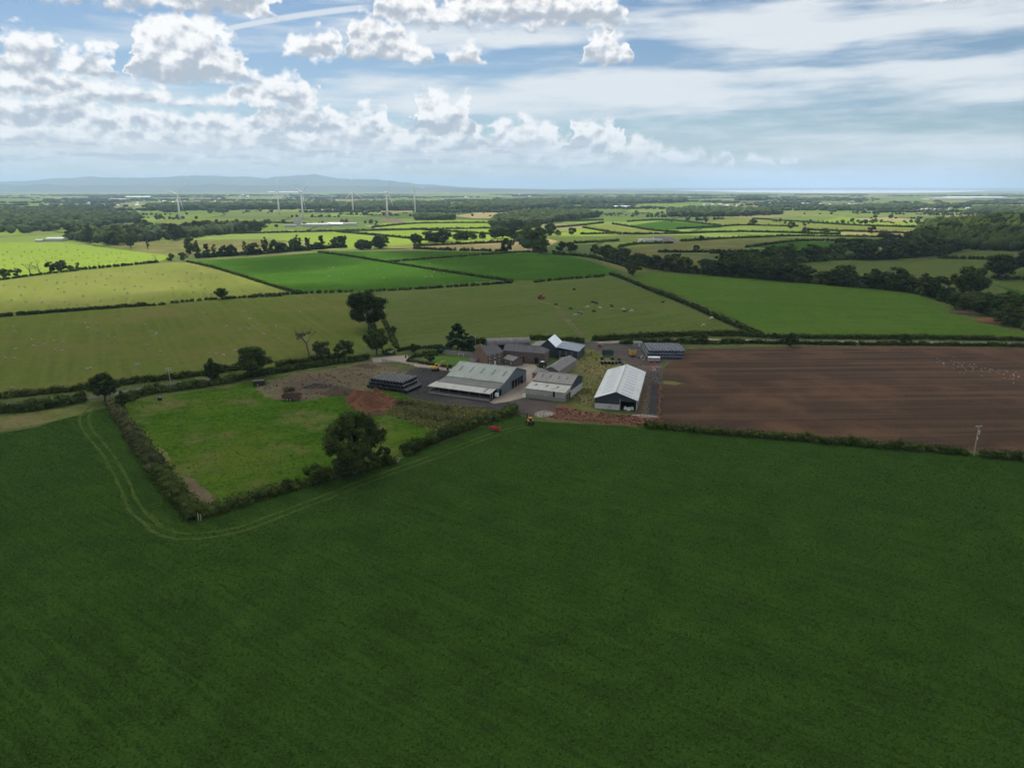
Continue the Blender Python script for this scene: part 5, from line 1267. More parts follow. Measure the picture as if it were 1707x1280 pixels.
fence([tuple(G(700, 671))[:2], tuple(G(760, 677))[:2], tuple(G(830, 684))[:2]], 'low leaning fence along the bottom of the black yard', 3.0, 1.0, 1)

# ------------------------------------------------------------------ machines, bales, heaps
paint('bale_black', (0.012, 0.013, 0.016), 0.3, 0.28, 1.2, spec=0.6)
paint('bale_blue', (0.050, 0.062, 0.085), 0.3, 0.28, 1.2, spec=0.6)
paint('yellow', (0.56, 0.33, 0.035), 0.12, 0.5, dirt=(0.12, 0.09, 0.06))
paint('red', (0.42, 0.045, 0.035), 0.12, 0.5, dirt=(0.14, 0.08, 0.06))
paint('orange', (0.55, 0.16, 0.04), 0.12, 0.5)
paint('machine_green', (0.018, 0.060, 0.045), 0.15, 0.45, dirt=(0.05, 0.05, 0.04))
paint('rust', (0.115, 0.060, 0.042), 0.3, 0.9, 2.0, dirt=(0.06, 0.04, 0.03))
paint('tyre', (0.018, 0.018, 0.018), 0.2, 0.9)
paint('rim_grey', (0.35, 0.34, 0.32), 0.1, 0.6)
paint('stone_pale', (0.34, 0.29, 0.25), 0.2, 0.9, 1.0)
paint('straw', (0.36, 0.29, 0.16), 0.2, 0.9)
paint('wool', (0.36, 0.34, 0.28), 0.12, 0.95)
paint('cow_black', (0.014, 0.012, 0.011), 0.2, 0.7)
paint('cow_white', (0.46, 0.43, 0.38), 0.1, 0.8)
paint('feather', (0.38, 0.37, 0.36), 0.05, 0.8)
m, q, out = newmat('cow_pied'); n = q.noise(q.n('ShaderNodeTexCoord').outputs['Object'], 1.3, 2, 0.5)
bsdf(q, out, q.mix(q.ss(n, 0.49, 0.52), (0.014, 0.012, 0.011), (0.62, 0.58, 0.52)), 0.8, 0.2)

def bale_mesh(name, r, l, mat, seg=14):
    """a wrapped bale: drum with rounded edges and slightly slack sides, axis along local x, resting on z = 0"""
    b = MB(); prof = [(-l / 2, r * 0.55), (-l / 2 + 0.03, r * 0.82), (-l / 2 + 0.14, r * 0.97), (0, r), (l / 2 - 0.14, r * 0.97), (l / 2 - 0.03, r * 0.82), (l / 2, r * 0.55)]
    k = len(prof)
    for (x, rr) in prof:
        for j in range(seg):
            a = 2 * math.pi * j / seg; b.v.append((x, rr * math.cos(a), r * 0.97 + rr * math.sin(a)))
    for i in range(k - 1):
        for j in range(seg): b.f.append((i * seg + j, (i + 1) * seg + j, (i + 1) * seg + (j + 1) % seg, i * seg + (j + 1) % seg)); b.mi.append(0)
    b.f.append(tuple(range(seg))); b.f.append(tuple((k - 1) * seg + j for j in reversed(range(seg)))); b.mi += [0, 0]
    return b.mesh(name, MATS[mat], True)
bale1 = bale_mesh('round_bale', 0.70, 1.42, 'bale_black'); bale2 = bale_mesh('round_bale', 0.70, 1.42, 'bale_blue')

def bale(me, loc, rz, label, group):
    o = link('round_bale', me); o.location = loc; o.rotation_euler = (random.uniform(-3, 3), 0, rz + random.uniform(-.03, .03)); o.scale = [random.uniform(0.96, 1.02)] * 3
    # the drum is round, so any roll about its own axis keeps it on the ground
    z = Matrix.Rotation(o.rotation_euler.x, 3, 'X') @ Vector((0, 0, 0.68)); o.location.z += 0.68 - z.z
    c = Matrix.Rotation(rz, 3, 'Z') @ Vector((0, z.y, 0)); o.location.x -= c.x; o.location.y -= c.y
    return tag(o, label, 'bale', group)

def stack(org, rz, across, deep, layers, me, labels, group):
    """pyramid of bales: 'across' along local x, axes along local y; hidden inner ones are left out"""
    M = Matrix.Rotation(rz, 3, 'Z'); P, Lp, H_ = 1.42, 1.46, 1.20
    for k in range(layers):
        n = across - k; d = deep
        for i in range(n):
            for j in range(d):
                if k < layers - 1 and 0 < i < n - 1 and 0 < j < d - 1: continue
                p = Vector(org) + M @ Vector(((i + 0.5 * k) * P, (j + 0.25 * k) * Lp, k * H_ + 0.02 + 0.06))
                bale(me, p, rz + math.pi / 2, labels[0] if k == layers - 1 else (labels[1] if k else labels[2]), group + (', top layer' if k == layers - 1 else ', lower layers' if k else ', bottom layer'))
stack((-53.6, 256.4, 0), -0.436, 12, 7, 3, bale1, ('black wrapped bale in the top layer of the stack by the brick rubble', 'black wrapped bale in the middle layers of the stack by the brick rubble', 'black wrapped bale at the foot of the stack by the brick rubble'), 'bale stack by the rubble')
M1 = Matrix.Rotation(-0.436, 3, 'Z')
for j in range(7):                                # one more row on the ground along the right side
    bale(bale1, Vector((-53.6, 256.4, 0.08)) + M1 @ Vector((12 * 1.42, (j - 0.3) * 1.46, 0)), -0.436 + math.pi / 2, 'black wrapped bale in the single ground row right of the stack by the brick rubble', 'ground row beside the bale stack')
# second stack: axes across the view
M2 = Matrix.Rotation(-0.05, 3, 'Z')
for k in range(3):
    rows, cols = 13 - k, 11
    for j in range(rows):
        for i in range(cols):
            if k < 2 and not (j == 0 or (i in (0, cols - 1))): continue
            p = Vector((59.6, 303.0, 0)) + M2 @ Vector(((i + 0.25 * k) * 1.46, (j + 0.5 * k) * 1.42, k * 1.2 + 0.08))
            bale(bale2, p, -0.05, 'blue-grey wrapped bale %s of the stack beside the ploughed field' % ('in the top layer' if k == 2 else 'in a lower layer'), 'bale stack by the ploughed field, ' + ('top' if k == 2 else 'lower layers'))
for i, (px, py, a) in enumerate([(1004, 607, 1.2), (1010, 607, 1.1), (1016, 607, 1.2), (1022, 607, 1.3), (1028, 607, 1.2), (1034, 606, 1.0), (1004, 600, 0.8), (1021, 600, 0.2), (1032, 601, 0.1), (1038, 610, 0.1)]):
    g_ = G(px, py); bale(bale1, (g_.x, g_.y, 0.04), a, ['black wrapped bale in the loose row behind the white-roofed shed', 'black wrapped bale lying apart behind the loose row'][i > 5], 'loose bales behind the white-roofed shed' + (', apart' if i > 5 else ''))
g_ = G(267, 667); bale(bale1, (g_.x, g_.y, 0.02), 0.4, 'single black bale alone at the top of the paddock below the lane', None)

def heap(name, loc, rx_, ry_, h, mat, label, seed, rot=0.0, pieces=0, piece=0.25, pmat=None, rough=0.35):
    o = tag(empty(name, loc, rot), label, 'heap'); rr = random.Random(seed)
    b = MB(); n, mring = 30, 10; b.v.append((0, 0, h * 0.8))
    def hz(x, y): 
        q_ = min(1.0, math.hypot(x / rx_, y / ry_)); base = max(0.0, 1 - q_ ** 1.5)
        return h * base * (1 + rough * mnoise.fractal((x * 0.35 + seed, y * 0.35, seed), 0.8, 2.0, 4)) + 0.12 * mnoise.noise((x * 1.5, y * 1.5, seed)) * (1 - q_)
    for i in range(1, mring + 1):
        for j in range(n):
            a = 2 * math.pi * j / n; k = i / mring * (1 + (0.22 * mnoise.noise((math.cos(a) * 1.7, math.sin(a) * 1.7, seed)) if i == mring else 0.08 * mnoise.noise((i, j, seed))))
            x, y = rx_ * k * math.cos(a), ry_ * k * math.sin(a); b.v.append((x, y, hz(x, y) if i < mring else -0.1))
    b.v[0] = (0, 0, sum(v[2] for v in b.v[1:n + 1]) / n)
    for j in range(n): b.f.append((0, 1 + j, 1 + (j + 1) % n)); b.mi.append(0)
    for i in range(mring - 1):
        for j in range(n): b.f.append((1 + i * n + j, 1 + (i + 1) * n + j, 1 + (i + 1) * n + (j + 1) % n, 1 + i * n + (j + 1) % n)); b.mi.append(0)
    b.build('mound', MATS[mat], o)
    if pieces:
        k = MB()
        for _ in range(pieces):
            a, q_ = rr.uniform(0, 6.3), rr.random() ** 0.6; x, y = rx_ * q_ * math.cos(a), ry_ * q_ * math.sin(a); s = piece * rr.uniform(0.5, 1.5)
            k.box((x, y, max(0.02, hz(x, y))), (s, s * rr.uniform(0.4, 0.9), s * rr.uniform(0.3, 0.7)), rr.uniform(0, 3), 0, rr.uniform(-.6, .6), rr.uniform(-.6, .6))
        k.build('loose_pieces', MATS[pmat or mat], o)['kind'] = 'stuff'
    return o
heap('rubble_heap', G(624, 675), 8.6, 6.8, 4.6, 'rubble', 'big heap of red brick rubble in front of the bale stack', 3, 0.2, 900, 0.35, rough=0.55)
heap('rubble_heap', G(599, 666), 5.6, 4.2, 3.4, 'rubble', 'smaller red rubble heap left of the big one', 5, 0.3, 350, 0.33)
heap('rubble_heap', G(624, 690), 4.6, 2.4, 1.2, 'heap_brown', 'low spill of brownish rubble at the foot of the big rubble heap', 6, 0.1, 220, 0.3, 'rubble')
heap('earth_heap', G(566, 655), 6.2, 4.2, 2.6, 'heap_brown', 'brown earth heap with weeds left of the red rubble', 7, 0.3, 120, 0.3)
heap('scrap_heap', G(530, 645), 6.0, 2.6, 1.1, 'heap_brown', 'dark scrap and rubbish heap behind the rusty trailer', 8, 0.2, 160, 0.5, 'dark_metal')
heap('muck_heap', G(610, 611), 6.5, 3.4, 1.0, 'heap_brown', 'low brown muck heap by the farm drive', 9, -0.2, 60, 0.4)
heap('muck_heap', G(580, 616), 7.5, 3.0, 0.8, 'soil_mud', 'trampled muck heap along the trimmed hedge', 10, 0.2, 40, 0.4)
heap('stone_heap', G(907, 691), 3.6, 2.4, 1.2, 'stone_pale', 'pale stone rubble heap right of the small yellow tractor', 11, 0.2, 160, 0.4)
heap('stone_heap', G(1075, 694), 5.0, 1.0, 0.5, 'stone_pale', 'low line of pale rubble at the end of the hardcore strip', 12, -0.2, 120, 0.35)
heap('earth_bank', G(985, 700), 12.0, 2.2, 0.9, 'soil_red', 'long bank of red soil in front of the white-roofed shed', 13, -0.18, 80, 0.35)
heap('earth_bank', G(1652, 536), 9.0, 4.0, 1.8, 'rubble', 'red earth heap at the wood edge on the right', 14, -0.6, 60, 0.5)
heap('earth_bank', G(1614, 523), 9.0, 3.0, 1.6, 'heap_brown', 'brown earth heap left of the red one at the wood edge', 15, -0.5, 60, 0.5)

def clods(name, poly, n, size, mat, label, seed):
    """loose lumps and stones strewn over a patch of ground"""
    rr = random.Random(seed); k = MB(); pl = [(p.x, p.y) for p in poly]
    for (x, y) in scatter(pl, n, 0.05):
        s_ = size * rr.choice((0.4, 0.6, 0.8, 1.0, 1.6)) * rr.uniform(0.7, 1.2)
        k.box((x, y, 0.12 + s_ * 0.1), (s_, s_ * rr.uniform(0.5, 1.0), s_ * rr.uniform(0.3, 0.6)), rr.uniform(0, 3), 0, rr.uniform(-.5, .5), rr.uniform(-.5, .5))
    return tag(k.build(name, MATS[mat]), label, None, None, 'stuff')
clods('loose_soil', GP([(912, 698), (930, 678), (985, 687), (1060, 694), (1095, 700), (1095, 711), (1000, 706)]), 420, 0.5, 'soil_red', 'clods strewn over the red soil in front of the sheds', 1)
clods('loose_soil', GP([(430, 648), (520, 622), (610, 606), (680, 622), (600, 655), (500, 668)]), 420, 0.4, 'heap_brown', 'clods and rubbish strewn over the trampled ground', 2)
clods('loose_stone', GP([(660, 640), (700, 616), (745, 622), (720, 650), (690, 662)]), 160, 0.35, 'yard_gravel', 'stones strewn over the black yard', 3)
clods('loose_stone', GP([(1060, 690), (1076, 630), (1040, 598), (1100, 600), (1100, 690)]), 200, 0.3, 'yard_gravel', 'stones strewn over the yard beside the white-roofed shed', 4)
clods('loose_soil', GP([(1098, 640), (1104, 640), (1100, 705), (1094, 705)]), 140, 0.6, 'rubble', 'reddish clods along the ploughed field fence', 5)

def wheel(o, x, y, r, wd, rim='rim_grey'):
    """tyre with its rim, axle across local y"""
    b = MB(); n = 14
    prof = [(-wd / 2, r * 0.6), (-wd / 2, r * 0.9), (-wd * 0.3, r), (wd * 0.3, r), (wd / 2, r * 0.9), (wd / 2, r * 0.6)]
    for (yy, rr) in prof:
        for j in range(n): a = 2 * math.pi * j / n; b.v.append((x + rr * math.cos(a), y + yy, r + rr * math.sin(a)))
    for i in range(5):
        for j in range(n): b.f.append((i * n + j, i * n + (j + 1) % n, (i + 1) * n + (j + 1) % n, (i + 1) * n + j)); b.mi.append(0)
    t_ = b.build('wheel', MATS['tyre'], o)
    k = MB(); k.tube([(x, y - wd * 0.42, r), (x, y + wd * 0.42, r)], r * 0.6, 12); k.build('rim', MATS[rim], t_)
    return t_

def trailer(name, loc, rz, label, L=5.0, W=2.1, H_=1.2, z0=0.95, mat='rust', axles=2, taper=0.12, load=None, load_h=0.0, wr=0.48, bar='dark_metal'):
    o = tag(empty(name, loc, rz), label, 'trailer')
    for s in (-1, 1):
        b = MB(); y = s * W / 2; yo = s * (W / 2 + taper); b.hexa([(-L / 2, y, z0), (L / 2, y, z0), (L / 2, y - s * .07, z0), (-L / 2, y - s * .07, z0), (-L / 2 - taper, yo, z0 + H_), (L / 2 + taper, yo, z0 + H_), (L / 2 + taper, yo - s * .07, z0 + H_), (-L / 2 - taper, yo - s * .07, z0 + H_)]); b.build('side_board', MATS[mat], o)
        b = MB(); x = s * L / 2; xo = s * (L / 2 + taper); wi, wo = W / 2 - .08, W / 2 + taper - .08; b.hexa([(x, -wi, z0), (x, wi, z0), (x - s * .07, wi, z0), (x - s * .07, -wi, z0), (xo, -wo, z0 + H_), (xo, wo, z0 + H_), (xo - s * .07, wo, z0 + H_), (xo - s * .07, -wo, z0 + H_)]); b.build('end_board', MATS[mat], o)
    boxpart(o, 'bed', mat, (0, 0, z0 - 0.06), (L, W, 0.12)); boxpart(o, 'chassis', 'dark_metal', (0.2, 0, z0 - 0.22), (L * 0.95, 0.9, 0.18))
    b = MB(); b.tube([(L / 2, 0, z0 - .22), (L / 2 + 1.4, 0, 0.55)], 0.08, 5); b.build('drawbar', MATS[bar], o)
    for i in range(axles):
        for s in (-1, 1): wheel(o, -L * 0.12 + (i - (axles - 1) / 2) * wr * 2.15, s * (W / 2 - 0.12), wr, 0.36)
    if load: boxpart(o, 'load', load, (0, 0, z0 + load_h / 2 + .01), (L - .2, W - .2, load_h))
    return o
trailer('farm_trailer', G(487, 667), -0.10, 'rusty brown tipping trailer on tandem wheels in the paddock', 6.2, 2.4, 1.3, 1.0, 'rust', 2, 0.15, 'earth_floor', 0.5, 0.5)
trailer('farm_trailer', G(432, 642), 0.35, 'dark old trailer loaded with timber under the flat-topped tree', 4.2, 2.2, 1.4, 0.6, 'dark_metal', 1, 0.1, 'timber', 1.25, 0.42)
trailer('grain_trailer', G(1013, 594), 0.05, 'dark green high-sided trailer behind the loose black bales', 4.8, 2.3, 1.7, 0.95, 'machine_green', 2, 0.05, None, 0, 0.5, 'rim_grey')
trailer('feed_trailer', G(825, 717.5), -0.42, 'red trough-shaped implement beside the dark hedge at the field edge', 3.2, 1.1, 0.7, 0.45, 'red', 1, 0.12, 'rust', 0.25, 0.3, 'timber_pale')

# green tipping frame lying by the old trailer
o = tag(empty('hay_rake', G(446, 648), 0.6), 'green bar implement lying in the grass beside the dark old trailer', 'implement')
boxpart(o, 'beam', 'machine_green', (0, 0, 0.45), (3.6, 0.16, 0.16))
for i in range(6): b = MB(); b.tube([(-1.5 + i * 0.6, 0, 0.45), (-1.5 + i * 0.6, -0.5, 0.02)], 0.03, 4); b.build('tine', MATS['dark_metal'], o)
boxpart(o, 'hitch', 'rim_grey', (1.7, 0.3, 0.5), (0.3, 0.6, 0.5))

# excavator
o = tag(empty('excavator', G(726, 618.0), 0.15), 'yellow tracked excavator with its arm bent down beside the drive', 'excavator')
for s in (-1, 1):
    b = MB(); pr = [(-1.5, 0.15), (-1.7, 0.45), (-1.4, 0.8), (1.4, 0.8), (1.7, 0.45), (1.5, 0.15)]; y = s * 0.95
    b.poly([(x, y - .25, z) for x, z in pr]); b.poly([(x, y + .25, z) for x, z in reversed(pr)])
    for i in range(6): a, c = pr[i], pr[(i + 1) % 6]; b.quad((c[0], y - .25, c[1]), (a[0], y - .25, a[1]), (a[0], y + .25, a[1]), (c[0], y + .25, c[1]))
    b.build('track', MATS['tyre'], o)
boxpart(o, 'turntable', 'dark_metal', (0, 0, 0.9), (1.6, 1.4, 0.25))
hs = boxpart(o, 'house', 'yellow', (-0.6, 0, 1.45), (2.6, 2.2, 0.85)); boxpart(o, 'counterweight', 'yellow', (-1.95, 0, 1.4), (0.5, 2.1, 1.0))
cb = boxpart(o, 'cab', 'yellow', (0.55, 0.55, 2.1), (1.3, 1.0, 1.5)); boxpart(cb, 'window', 'glass', (1.21, 0.55, 2.3), (0.04, 0.8, 0.9)); boxpart(cb, 'window', 'glass', (0.55, 0.03, 2.3), (0.9, 0.04, 0.8))
b = MB()
for a, c, w0 in (((0.7, -0.35, 1.5), (2.5, -0.35, 3.9), 0.42), ((2.5, -0.35, 3.9), (4.5, -0.35, 4.1), 0.36)):
    b.tube([a, c], [w0 * 0.62, w0 * 0.5], 4)
b.build('boom', MATS['yellow'], o)
b = MB(); b.tube([(4.4, -0.35, 4.25), (4.95, -0.35, 1.5)], [0.24, 0.15], 4); b.build('stick', MATS['yellow'], o)
b = MB(); b.tube([(1.6, -0.35, 1.9), (2.8, -0.35, 3.6)], 0.08, 6); b.build('ram', MATS['rim_grey'], o)
b = MB(); b.hexa([(4.5, -0.8, 0.4), (5.3, -0.8, 0.1), (5.3, 0.1, 0.1), (4.5, 0.1, 0.4), (4.7, -0.8, 1.5), (5.3, -0.8, 1.3), (5.3, 0.1, 1.3), (4.7, 0.1, 1.5)]); b.build('bucket', MATS['dark_metal'], o)

def tractor(name, loc, rz, label, col, roof='dark_metal', s=1.0, mast=False):
    o = tag(empty(name, loc, rz), label, 'tractor'); o.scale = (s, s, s)
    boxpart(o, 'chassis', 'dark_metal', (0.3, 0, 0.85), (3.4, 0.6, 0.4))
    b = MB(); b.hexa([(0.5, -.38, 1.0), (2.3, -.34, 1.0), (2.3, .34, 1.0), (0.5, .38, 1.0), (0.5, -.36, 1.75), (2.2, -.28, 1.6), (2.2, .28, 1.6), (0.5, .36, 1.75)]); b.build('bonnet', MATS[col], o)
    for s_ in (-1, 1):
        wheel(o, -0.8, s_ * 0.85, 0.82, 0.46, col if col != 'dark_metal' else 'rim_grey'); wheel(o, 1.7, s_ * 0.75, 0.52, 0.32, 'rim_grey')
        boxpart(o, 'mudguard', col, (-0.8, s_ * 0.82, 1.72), (1.3, 0.5, 0.08))
    cb = boxpart(o, 'cab', 'glass', (-0.45, 0, 2.0), (1.25, 1.2, 1.1)); boxpart(cb, 'roof', roof, (-0.45, 0, 2.62), (1.45, 1.35, 0.14))
    for x in (-1.02, 0.14):
        for y in (-.58, .58): boxpart(cb, 'pillar', col, (x, y, 2.0), (0.09, 0.09, 1.15))
    b = MB(); b.tube([(1.5, 0.25, 1.5), (1.5, 0.25, 2.4)], 0.05, 6); b.build('exhaust', MATS['dark_metal'], o)
    if mast: boxpart(o, 'mast', 'dark_metal', (2.5, 0.2, 1.9), (0.16, 0.5, 3.2)); boxpart(o, 'carriage', col, (2.7, 0, 0.6), (0.3, 1.3, 0.6))
    return o
tractor('tractor', G(883, 707), 1.85, 'small yellow and red tractor with mast at the top of the foreground field', 'yellow', 'orange', 0.86, True)
tractor('tractor', G(902, 499), 0.3, 'red tractor alone on the centre pasture', 'red', 'red', 1.25)
tractor('tractor', G(905, 612.5), 0.9, 'dark tractor parked beside the old byre', 'dark_metal', 'white_paint', 1.0)
tractor('tractor', G(1000.5, 578.5), 0.2, 'small orange tractor at the back of the farmyard by the field gate', 'orange', 'orange', 0.6)

# yellow hopper, stock trailer, cultivator, mixer and odds and ends by the second stack
o = tag(empty('feeder_wagon', G(1054, 594.5), 0.1), 'tall yellow feeder wagon left of the second bale stack', 'wagon')
b = MB(); b.hexa([(-1.1, -1.3, 1.0), (1.1, -1.3, 1.0), (1.1, 1.3, 1.0), (-1.1, 1.3, 1.0), (-1.3, -1.5, 3.0), (1.3, -1.5, 3.0), (1.3, 1.5, 3.0), (-1.3, 1.5, 3.0)]); b.build('hopper', MATS['yellow'], o)
boxpart(o, 'hopper_rim', 'timber_pale', (0, 0, 3.05), (2.8, 3.2, 0.12)); boxpart(o, 'load', 'earth_floor', (0, 0, 3.13), (2.2, 2.6, 0.06)); boxpart(o, 'discharge_door', 'orange', (0, -1.42, 1.7), (1.0, 0.1, 0.9)); boxpart(o, 'chassis', 'dark_metal', (0, 0, 0.8), (1.6, 3.0, 0.3))  # the load is a dark sheet painting the shaded hopper opening
for s in (-1, 1): wheel(o, s * 1.0, 0.0, 0.5, 0.35)
o = tag(empty('stock_trailer', G(1090, 603.5), -0.06), 'pale livestock trailer with white roof in front of the second bale stack', 'trailer')
boxpart(o, 'body', 'steel', (0, 0, 1.35), (5.0, 2.0, 1.5))
b = MB(); b.hexa([(-2.55, -1.05, 2.12), (2.55, -1.05, 2.12), (2.55, 1.05, 2.12), (-2.55, 1.05, 2.12), (-2.45, -0.7, 2.35), (2.45, -0.7, 2.35), (2.45, 0.7, 2.35), (-2.45, 0.7, 2.35)]); b.build('roof', MATS['white_paint'], o)
for i in range(4): boxpart(o, 'vent_slot', 'dark_metal', (-1.8 + i * 1.2, -1.015, 1.75), (0.9, 0.03, 0.12))
for x in (-0.45, 0.45):
    for s in (-1, 1): wheel(o, x, s * 1.05, 0.36, 0.22)
boxpart(o, 'tailgate', 'rim_grey', (-2.55, 0, 1.35), (0.08, 1.8, 1.4)); b = MB(); b.tube([(2.5, 0, 0.65), (3.7, 0, 0.5)], 0.07, 5); b.build('drawbar', MATS['dark_metal'], o)
trailer('flat_trailer', G(1091, 595.5), -0.06, 'low maroon flat trailer half hidden behind the livestock trailer', 4.6, 1.9, 0.3, 1.2, 'red', 1, 0.02)
o = tag(empty('cultivator', G(1087, 609), 0.1), 'red cultivator frame lying below the livestock trailer', 'implement')
for y in (-0.7, 0.1, 0.8): boxpart(o, 'beam', 'red', (0, y, 0.75), (3.4, 0.14, 0.14))
for x in (-1.4, 0, 1.4): boxpart(o, 'cross_beam', 'red', (x, 0.05, 0.6), (0.14, 1.8, 0.12))
for i in range(7):
    for y in (-0.7, 0.8): b = MB(); b.tube([(-1.5 + i * 0.5, y, 0.72), (-1.5 + i * 0.5, y + 0.3, 0.35), (-1.5 + i * 0.5, y + 0.05, 0.02)], 0.035, 4); b.build('tine', MATS['dark_metal'], o)
for i, (px, py, a, lb) in enumerate([(1094, 613, 0.05, 'pale timber beams stacked below the red cultivator'), (1064, 571.5, 0.02, 'short pale timber beams behind the yellow feeder wagon')]):
    o = tag(empty('timber_stack', G(px, py), a), lb, 'timber')
    for k in range(4): boxpart(o, 'beam', 'timber_pale', (0.2 * k, (k % 2) * 0.45, 0.12 + 0.22 * (k // 2)), (3.6, 0.25, 0.2), 0.05 * k)
o = tag(empty('cement_mixer', G(1090, 622), 0.4), 'pale round-drummed cement mixer beside the yard fence', 'mixer')
b = MB(); b.tube([(-0.2, 0, 0.75), (0.0, 0, 1.0), (0.45, 0, 1.45), (0.7, 0, 1.7)], [0.55, 0.72, 0.62, 0.38], 12); b.build('drum', MATS['stone_pale'], o)
for y in (-.6, .6): b = MB(); b.tube([(-.6, y, 0.1), (0.1, y, 1.1), (0.7, y, 0.1)], 0.05, 5); b.build('frame', MATS['orange'], o)
for y in (-.7, .7): wheel(o, -.6, y, 0.25, 0.12)
o = tag(empty('concrete_ring', G(1071, 600.5), 0.5), 'pale concrete ring leaning at the left corner of the second bale stack', 'ring')
b = MB(); n = 18
for j in range(n):
    a0, a1 = 2 * math.pi * j / n, 2 * math.pi * (j + 1) / n
    for (ra, rb) in ((1.05, 0.75),):
        P = [(ra * math.cos(a0), -.3, 1.05 + ra * math.sin(a0)), (ra * math.cos(a1), -.3, 1.05 + ra * math.sin(a1)), (rb * math.cos(a1), -.3, 1.05 + rb * math.sin(a1)), (rb * math.cos(a0), -.3, 1.05 + rb * math.sin(a0))]
        b.hexa([Vector(p) for p in P] + [Vector(p) + Vector((0, 0.6, 0)) for p in P])
b.build('ring_wall', MATS['stone_pale'], o)
o = tag(empty('field_hut', G(1063, 577.5), 0.05), 'small grey block hut under the hedge behind the yellow feeder wagon', 'hut')
for a in ((-1.8, -1.2, 1.8, -1.2), (-1.8, 1.2, 1.8, 1.2), (-1.8, -1.1, -1.8, 1.1), (1.8, -1.1, 1.8, 1.1)): wall(o, 'wall', 'block_grey', *a, 0, 1.9, 0.2)
roof_plane(o, 'roof', 'roof_old', (-2.1, -1.5, 1.95), (2.1, -1.5, 1.95), (2.1, 1.5, 2.35), (-2.1, 1.5, 2.35)); boxpart(o, 'door', 'concrete_panel', (0.5, -1.33, 0.85), (0.8, 0.06, 1.6))
o = tag(empty('feed_trough', (46.4, 334.4, 0), 0.05), 'long pale concrete feed trough at the back of the farmyard', 'trough')
boxpart(o, 'base', 'concrete_panel', (0, 0, 0.25), (10.4, 0.9, 0.5)); 
for y in (-.4, .4): boxpart(o, 'lip', 'concrete_panel', (0, y, 0.62), (10.4, 0.12, 0.24))
# tyres beside the wagon
for i in range(5):
    o = tag(empty('old_tyre', G(1064 + i * 1.6, 596 + (i % 2)), i), 'old black tyre in the loose pile left of the second bale stack', 'tyre', 'old tyres by the second stack')
    b = MB(); n = 14; prof = [(0.28, 0), (0.5, 0), (0.56, 0.11), (0.5, 0.22), (0.28, 0.22)]
    for j in range(n):
        for (rr, z) in prof: a = 2 * math.pi * j / n; b.v.append((rr * math.cos(a), rr * math.sin(a), z + 0.22 * (i // 3)))
    for j in range(n):
        for k in range(5): b.f.append((j * 5 + k, ((j + 1) % n) * 5 + k, ((j + 1) % n) * 5 + (k + 1) % 5, j * 5 + (k + 1) % 5)); b.mi.append(0)
    b.build('tread', MATS['tyre'], o)
# small things
o = tag(empty('wheelie_bin', G(676.5, 597.0), 0.2), 'black wheelie bin standing at the bend of the farm drive', 'bin')
b = MB(); b.hexa([(-.27, -.27, .1), (.27, -.27, .1), (.27, .27, .1), (-.27, .27, .1), (-.33, -.36, 1.15), (.33, -.36, 1.15), (.33, .36, 1.15), (-.33, .36, 1.15)]); b.build('body', MATS['tyre'], o); boxpart(o, 'lid', 'tyre', (0, 0, 1.2), (0.74, 0.8, 0.08))
for s in (-1, 1): wheel(o, s * 0.24, 0.3, 0.12, 0.06, 'tyre')
o = tag(empty('garden_swing', G(716, 599.5), 0.4), 'white A-frame garden swing at the corner of the lawn', 'swing')
for x in (-1.2, 1.2):
    for s in (-1, 1): b = MB(); b.tube([(x, s * 0.9, 0), (x, 0, 2.3)], 0.06, 5); b.build('leg', MATS['white_paint'], o)
b = MB(); b.tube([(-1.3, 0, 2.3), (1.3, 0, 2.3)], 0.06, 5); b.build('top_bar', MATS['white_paint'], o)
for x in (-.4, .1): b = MB(); b.tube([(x, 0, 2.3), (x, 0, 0.5)], 0.02, 4); b.build('rope', MATS['timber_pale'], o)
boxpart(o, 'seat', 'timber_pale', (-.15, 0, 0.5), (0.6, 0.25, 0.05))
o = tag(empty('goal_frame', (-22.6, 307.0, 0), -0.4), 'small white football goal against the garden wall', 'goal')
for x in (-1.2, 1.2): boxpart(o, 'post', 'white_paint', (x, 0, 0.7), (0.09, 0.09, 1.4))
boxpart(o, 'crossbar', 'white_paint', (0, 0, 1.4), (2.49, 0.09, 0.09))
o = tag(empty('bulk_bag', G(874, 662), 0.3), 'white bulk bag against the left corner of the stock shed', 'bag')
b = MB(); b.hexa([(-.5, -.5, 0), (.5, -.5, 0), (.5, .5, 0), (-.5, .5, 0), (-.42, -.4, 1.1), (.3, -.35, 1.35), (.32, .4, 1.2), (-.4, .38, 1.0)]); b.build('sack', MATS['white_paint'], o)
for x in (-.35, .3): b = MB(); b.tube([(x, -.1, 1.1), (x + .05, 0, 1.5), (x, .15, 1.1)], 0.03, 4); b.build('strap', MATS['white_paint'], o)
for i, (dx_, dy_) in enumerate(((10.2, 1.0), (11.4, 0.5), (12.4, 1.2))):
    p = Amat @ Vector((dx_, dy_, 0.0)); o = tag(empty('fertiliser_bag', p, i), 'white fertiliser bag slumped in the open bay of the white-roofed shed', 'bag', 'bags in the open bay')
    b = MB(); b.hexa([(-.55, -.5, 0), (.55, -.5, 0), (.55, .5, 0), (-.55, .5, 0), (-.4, -.4, .9), (.35, -.35, 1.15), (.4, .4, .95), (-.42, .4, 1.1)]); b.build('sack', MATS['white_paint'], o)
    b = MB(); b.tube([(0, 0, .95), (0.05, 0, 1.25)], [0.12, 0.05], 6); b.build('tied_neck', MATS['white_paint'], o)
o = tag(empty('mineral_tub', G(663, 770), 0.9), 'pale feed ring standing on edge by the gap in the paddock hedge', 'feeder')
b = MB(); n = 14
